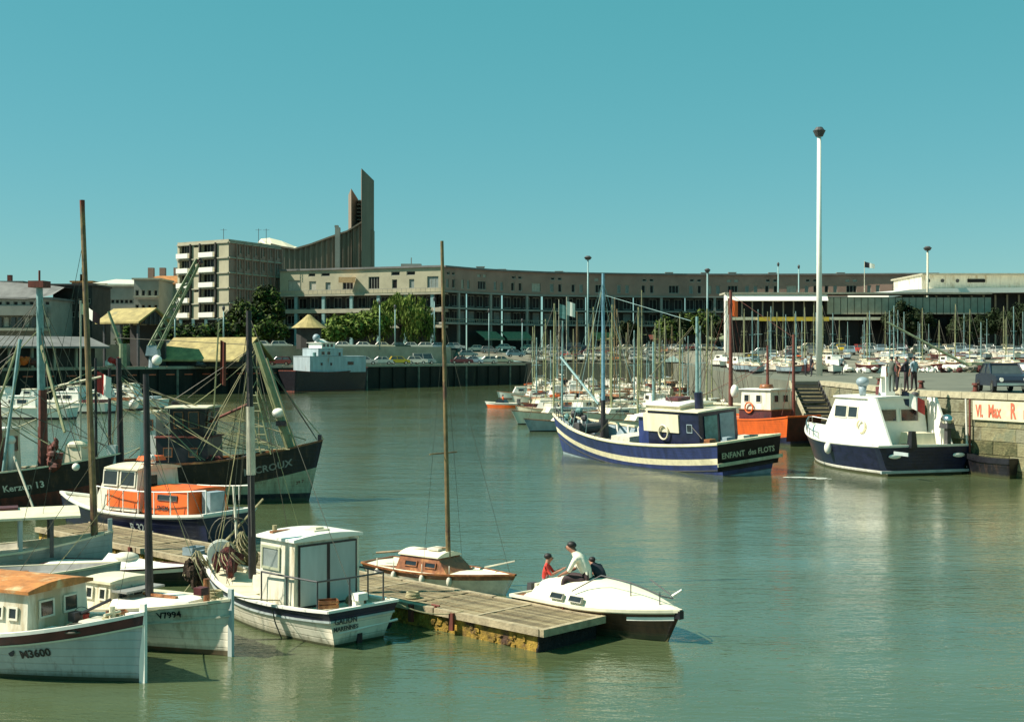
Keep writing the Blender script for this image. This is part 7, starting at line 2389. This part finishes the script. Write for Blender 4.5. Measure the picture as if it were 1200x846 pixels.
# ---- mobile crane on left quay
cr = thing('quay_crane', 'quay crane with pale green lattice boom slanting up before the balcony block', 'crane', ((180 - 600) * 172 / 1500, 172, 3.93))
MB().tube((0, 0, 0), (0, 0, 1.6), .7, .6, 12).build('pedestal', M['bluegrey'], cr)
MB().box(-.9, .8, -.8, .8, 1.6, 3.0, tx=.2, ty=.1).build('cab', M['bluegrey'], cr)
MB().ball((.7, -.9, 1.0), .7, .4, .7).build('drum', M['pure'], cr, smooth=True)
b0, b1 = Vector((0, 0, 2.6)), Vector((6.3, -1, 14.4))
ax = (b1 - b0).normalized()
sx, sy = ax.cross(Vector((0, 1, 0))).normalized(), Vector((0, 1, 0))
mb = MB()
nn = 16
for i in range(nn):
    k0, k1 = i / nn, (i + 1) / nn
    w0, w1 = .62 * (1 - .55 * k0), .62 * (1 - .55 * k1)
    p0, p1 = b0.lerp(b1, k0), b0.lerp(b1, k1)
    for a_, c_ in ((1, 1), (1, -1), (-1, -1), (-1, 1)):
        mb.tube(p0 + sx * w0 * a_ + sy * w0 * c_, p1 + sx * w1 * a_ + sy * w1 * c_, .13, n=4)
    for c_ in (1, -1):
        mb.tube(p0 + sx * w0 * (1 if i % 2 else -1) + sy * w0 * c_, p1 + sx * w1 * (-1 if i % 2 else 1) + sy * w1 * c_, .08, n=4)
        mb.tube(p0 + sy * w0 * (1 if i % 2 else -1) + sx * w0 * c_, p1 + sy * w1 * (-1 if i % 2 else 1) + sx * w1 * c_, .08, n=4)
mb.build('boom', M['cranegreen'], cr)
MB().tube(b1, b1 + Vector((.3, 0, -.6)), .4, n=10).build('boom_head', M['maroon'], cr)
c2 = thing('small_derrick', 'short pale green derrick arm slanting up to the left under the fish shed roof', 'derrick', ((144 - 600) * 168 / 1500, 168, 3.93))
MB().tube((0, 0, 0), (0, 0, 3.2), .5, n=10).build('pedestal', M['cranegreen'], c2)
MB().tube((0, 0, 2.2), (-1.9, 0, 7.4), .28, .18, 8).build('arm', M['cranegreen'], c2)
# dinghies and gear on left quay
for i, (px, d, c) in enumerate(((12, 160, 'orange'), (24, 160, 'rust'), (118, 170, 'pure'), (124, 170, 'red'), (226, 181, 'dgrey'), (260, 186, 'dgrey'))):
    mb = MB()
    for k_ in range(5):
        mb.ball((random.uniform(-.7, .7), random.uniform(-.4, .4), random.uniform(.3, 1.1)), random.uniform(.35, .6), .4, random.uniform(.3, .5), jit=.2, n=8, k=5)
    o = mb.build('quay_gear', M[c], None, ((px - 600) * d / 1500 , d + 4, 3.93), (0, 0, 0))
    tag(o, ['orange heap of gear on the quay at the left edge', 'rusty heap next to the orange one at the left edge', 'white heap of gear left of the crane', 'red heap of gear left of the crane', 'dark heap of gear right of the crane pedestal', 'dark heap of gear beneath the balcony block'][i], 'gear', 'gear on the left quay')

# ================================================================ LAMPS
def lamp(px, d, ztop, zb, r_, label, big=False, mat='mastpale', head=1.0, group=None):
    L_ = thing('lighting_mast' if big else 'street_lamp', label, 'lamp mast' if big else 'street lamp', ((px - 600) * d / 1500, d, zb), 0, group)
    MB().tube((0, 0, 0), (0, 0, ztop - zb - .8), r_, r_ * .62, 12).build('pole', M[mat], L_, smooth=True)
    MB().tube((0, 0, ztop - zb - .8), (0, 0, ztop - zb - .3), head * .35, head * .62, 12).tube((0, 0, ztop - zb - .3), (0, 0, ztop - zb), head * .55, head * .3, 12).build('lamp_head', M['dgrey'], L_)
    return L_
lamp(960, 111, 25.4, 3.88, .28, 'tall white lighting mast on the quay, tallest pole in the picture', True, 'pure', .9)
lamp(1087, 236, 25.6, 6.3, .28, 'slimmer lighting mast before the conference hall at the right', True, 'mastpale', 1.3)
lamp(689, 259, 25.6, 3.9, .22, 'lighting mast rising behind the blue trawler mast', True, 'mastteal', 1.3)
lamp(829, 270, 23.8, 5.0, .26, 'lighting mast behind the middle of the marina', True, 'mastteal', 1.1)
for i, (px, d, zt) in enumerate(((445, 232, 15.5), (463, 240, 15.0), (509, 252, 17), (573, 262, 15), (205, 200, 13), (262, 205, 13.5), (612, 262, 13), (912, 262, 24.5), (936, 262, 24.0))):
    lamp(px, d, zt, 6.5 if px < 560 else 5.2, .14 if px < 900 else .2, ['teal lamp post in front of the left side of the willow', 'teal lamp post in front of the middle of the willow', 'thin lamp post just left of the tall brown sailing mast', 'lamp post at the right end of the pale slope', 'lamp post left of the balcony block', 'lamp post before the balcony block', 'lamp post by the marina car park corner', 'tall teal pole left of the white lighting mast', 'second tall teal pole, nearer the white lighting mast'][i], False, 'mastteal' , .45, 'lamp posts along the street')
# flags in marina
for i, (px, d, zt, c) in enumerate(((664, 240, 16.5, 'pure'), (655, 240, 16, 'teal'), (853, 205, 15.5, 'orange'))):
    f = thing('flag', ['white flag on a thin pole over the marina car park', 'teal flag beside the white flag over the marina car park', 'orange flag at the left post of the glass pavilion'][i], 'flag', ((px - 600) * d / 1500, d, 0 if d < 260 and px < 880 else 5))
    MB().tube((0, 0, 0), (0, 0, zt), .06, n=5).build('pole', M['mastpale'], f)
    flag(f, (0, 0, zt - 3.4), [c], 1.6, 2.6, .5)

# ================================================================ TREES
def tree(name, label, px, d, base, h, w_, mat, mat2, n, seed, trunk=.3, willow=False, cat='tree', group=None, lf=.5, low=.25):
    rnd = random.Random(seed)
    X_ = (px - 600) * d / 1500
    r_ = thing(name, label, cat, (X_, d, base), 0, group)
    tb = MB()
    th = h * .42
    pts = [Vector((0, 0, 0)), Vector((rnd.uniform(-.2, .2), 0, th * .5)), Vector((rnd.uniform(-.3, .3), rnd.uniform(-.3, .3), th))]
    for a, b_, k in zip(pts, pts[1:], (1, .8)):
        tb.tube(a, b_, trunk * k, trunk * k * .8, 8)
    cl = []
    nl = 9
    for i in range(nl):
        a = 6.283 * i / nl + rnd.uniform(-.3, .3)
        el = rnd.uniform(.25, 1.2)
        e = pts[2] + Vector((math.cos(a) * math.cos(el) * w_ * .38, math.sin(a) * math.cos(el) * w_ * .38, math.sin(el) * h * .48))
        m_ = (pts[2] + e) / 2 + Vector((0, 0, -.2))
        tb.tube(pts[2], m_, trunk * .45, trunk * .3, 5).tube(m_, e, trunk * .3, trunk * .1, 5)
    tb.build('trunk', M['bark'], r_)
    ncl = int(22 + w_ * 3)
    for i in range(ncl):
        a = rnd.uniform(0, 6.283)
        el = math.asin(rnd.uniform(-.45, 1))
        rr = rnd.uniform(.5, 1.08)
        c = Vector((math.cos(a) * math.cos(el) * w_ / 2 * rr, math.sin(a) * math.cos(el) * w_ / 2 * rr, h * (low + .5 * (1 - low)) + math.sin(el) * h * .5 * (1 - low) * rr))
        cl.append((c, rnd.uniform(.09, .22) * w_ if w_ < 9 else rnd.uniform(.6, 1.7)))
    for part, mt, share in (('crown', mat, .62), ('crown', mat2, .38)):
        mb = MB()
        for k in range(int(n * share)):
            c, cr_ = rnd.choice(cl)
            v = Vector((rnd.gauss(0, 1), rnd.gauss(0, 1), rnd.gauss(0, 1))).normalized() * cr_ * rnd.uniform(.45, 1.05)
            p = c + v
            if willow and rnd.random() < .6:
                p.z -= rnd.random() ** 2 * h * .35
            if p.z < h * .06: p.z = h * .06 + rnd.random() * .5
            s_ = lf * rnd.uniform(.5, 1.2)
            nrm = (v.normalized() + Vector((rnd.uniform(-.7, .7), rnd.uniform(-.7, .7), rnd.uniform(-.2, .9)))).normalized()
            q = nrm.to_track_quat('Z', 'Y')
            a = rnd.uniform(0, 6.28)
            u = q @ Vector((math.cos(a), math.sin(a), 0)) * s_
            w2 = q @ Vector((-math.sin(a), math.cos(a), 0)) * s_ * (.45 if not willow else .3)
            if willow:
                u = (u * .4 + Vector((0, 0, -s_)))
            mb.add([p - u, p + w2, p + u, p - w2], [(0, 1, 2, 3)])
        mb.build(part, mt, r_)
    return r_
L1, L2, L3 = M['leaf'], M['leafl'], M['leafd']
tree('willow_tree', 'large bright green willow in front of the cream wing', 468, 255, 6.5, 10.8, 12.5, L2, L1, 9000, 1, willow=True, lf=.42)
tree('willow_tree', 'smaller willow at the right side of the big one', 492, 257, 6.5, 8.2, 7, L2, L3, 4500, 2, willow=True, lf=.42)
tree('tree', 'rounded green tree left of the big willow', 428, 250, 6.5, 7.4, 8, L2, L1, 5500, 3)
tree('tree', 'low bushy tree right of the kiosk roof', 404, 246, 6.5, 6.2, 7, L1, L2, 4500, 4)
tree('tree', 'low green bush-like tree just right of the kiosk', 387, 240, 6.5, 4.8, 5, L1, L2, 3000, 5)
tree('tree', 'tall dark tree between the balcony block and the cream wing', 315, 255, 6.5, 12.2, 6.5, L3, L1, 6500, 6)
tree('tree', 'dark green tree below the balcony block, left of the tall dark one', 292, 250, 6.5, 8.8, 8, L3, L1, 5500, 7)
tree('tree', 'low green tree under the tall dark tree', 316, 236, 6.5, 4.8, 7, L1, L3, 3500, 8)
for i, (px, d, h, w_) in enumerate(((158, 222, 4.2, 6), (185, 224, 3.6, 7), (212, 228, 3.8, 7), (238, 232, 4.4, 7), (262, 235, 4.6, 6.5))):
    tree('bush', 'dark bush, %s from the left in the hedge below the balcony block' % ordn(i), px, d, 6.5, h, w_, L3, L1, 2600, 20 + i, .12, cat='bush', group='bushes below the balcony block', low=.05)
for i, (px, d, h, w_) in enumerate(((735, 288, 6.2, 5), (785, 289, 7.0, 7), (802, 289, 8.4, 6), (822, 288, 8.6, 7), (842, 288, 7.5, 6))):
    tree('tree', 'dark tree, %s from the left at the foot of the seafront block behind the masts' % ordn(i), px, d, 6.45, h, w_, L1 if i % 2 else L3, L3, 3200, 40 + i, group='trees at the foot of the seafront block')
for i, (px, d, h, w_) in enumerate(((1056, 222, 8.2, 5.5), (1072, 222, 7.6, 5.5), (1128, 221, 5.4, 5), (1148, 221, 6.0, 5), (1172, 221, 6.6, 6), (1196, 221, 7.5, 7))):
    tree('tree', 'dark tree, %s from the left in the group before the hall at the right' % ordn(i), px, d, 6.2, h, w_, L3, L3, 4200, 60 + i, group='trees before the hall', lf=.34)
print('objects', len(bpy.data.objects))
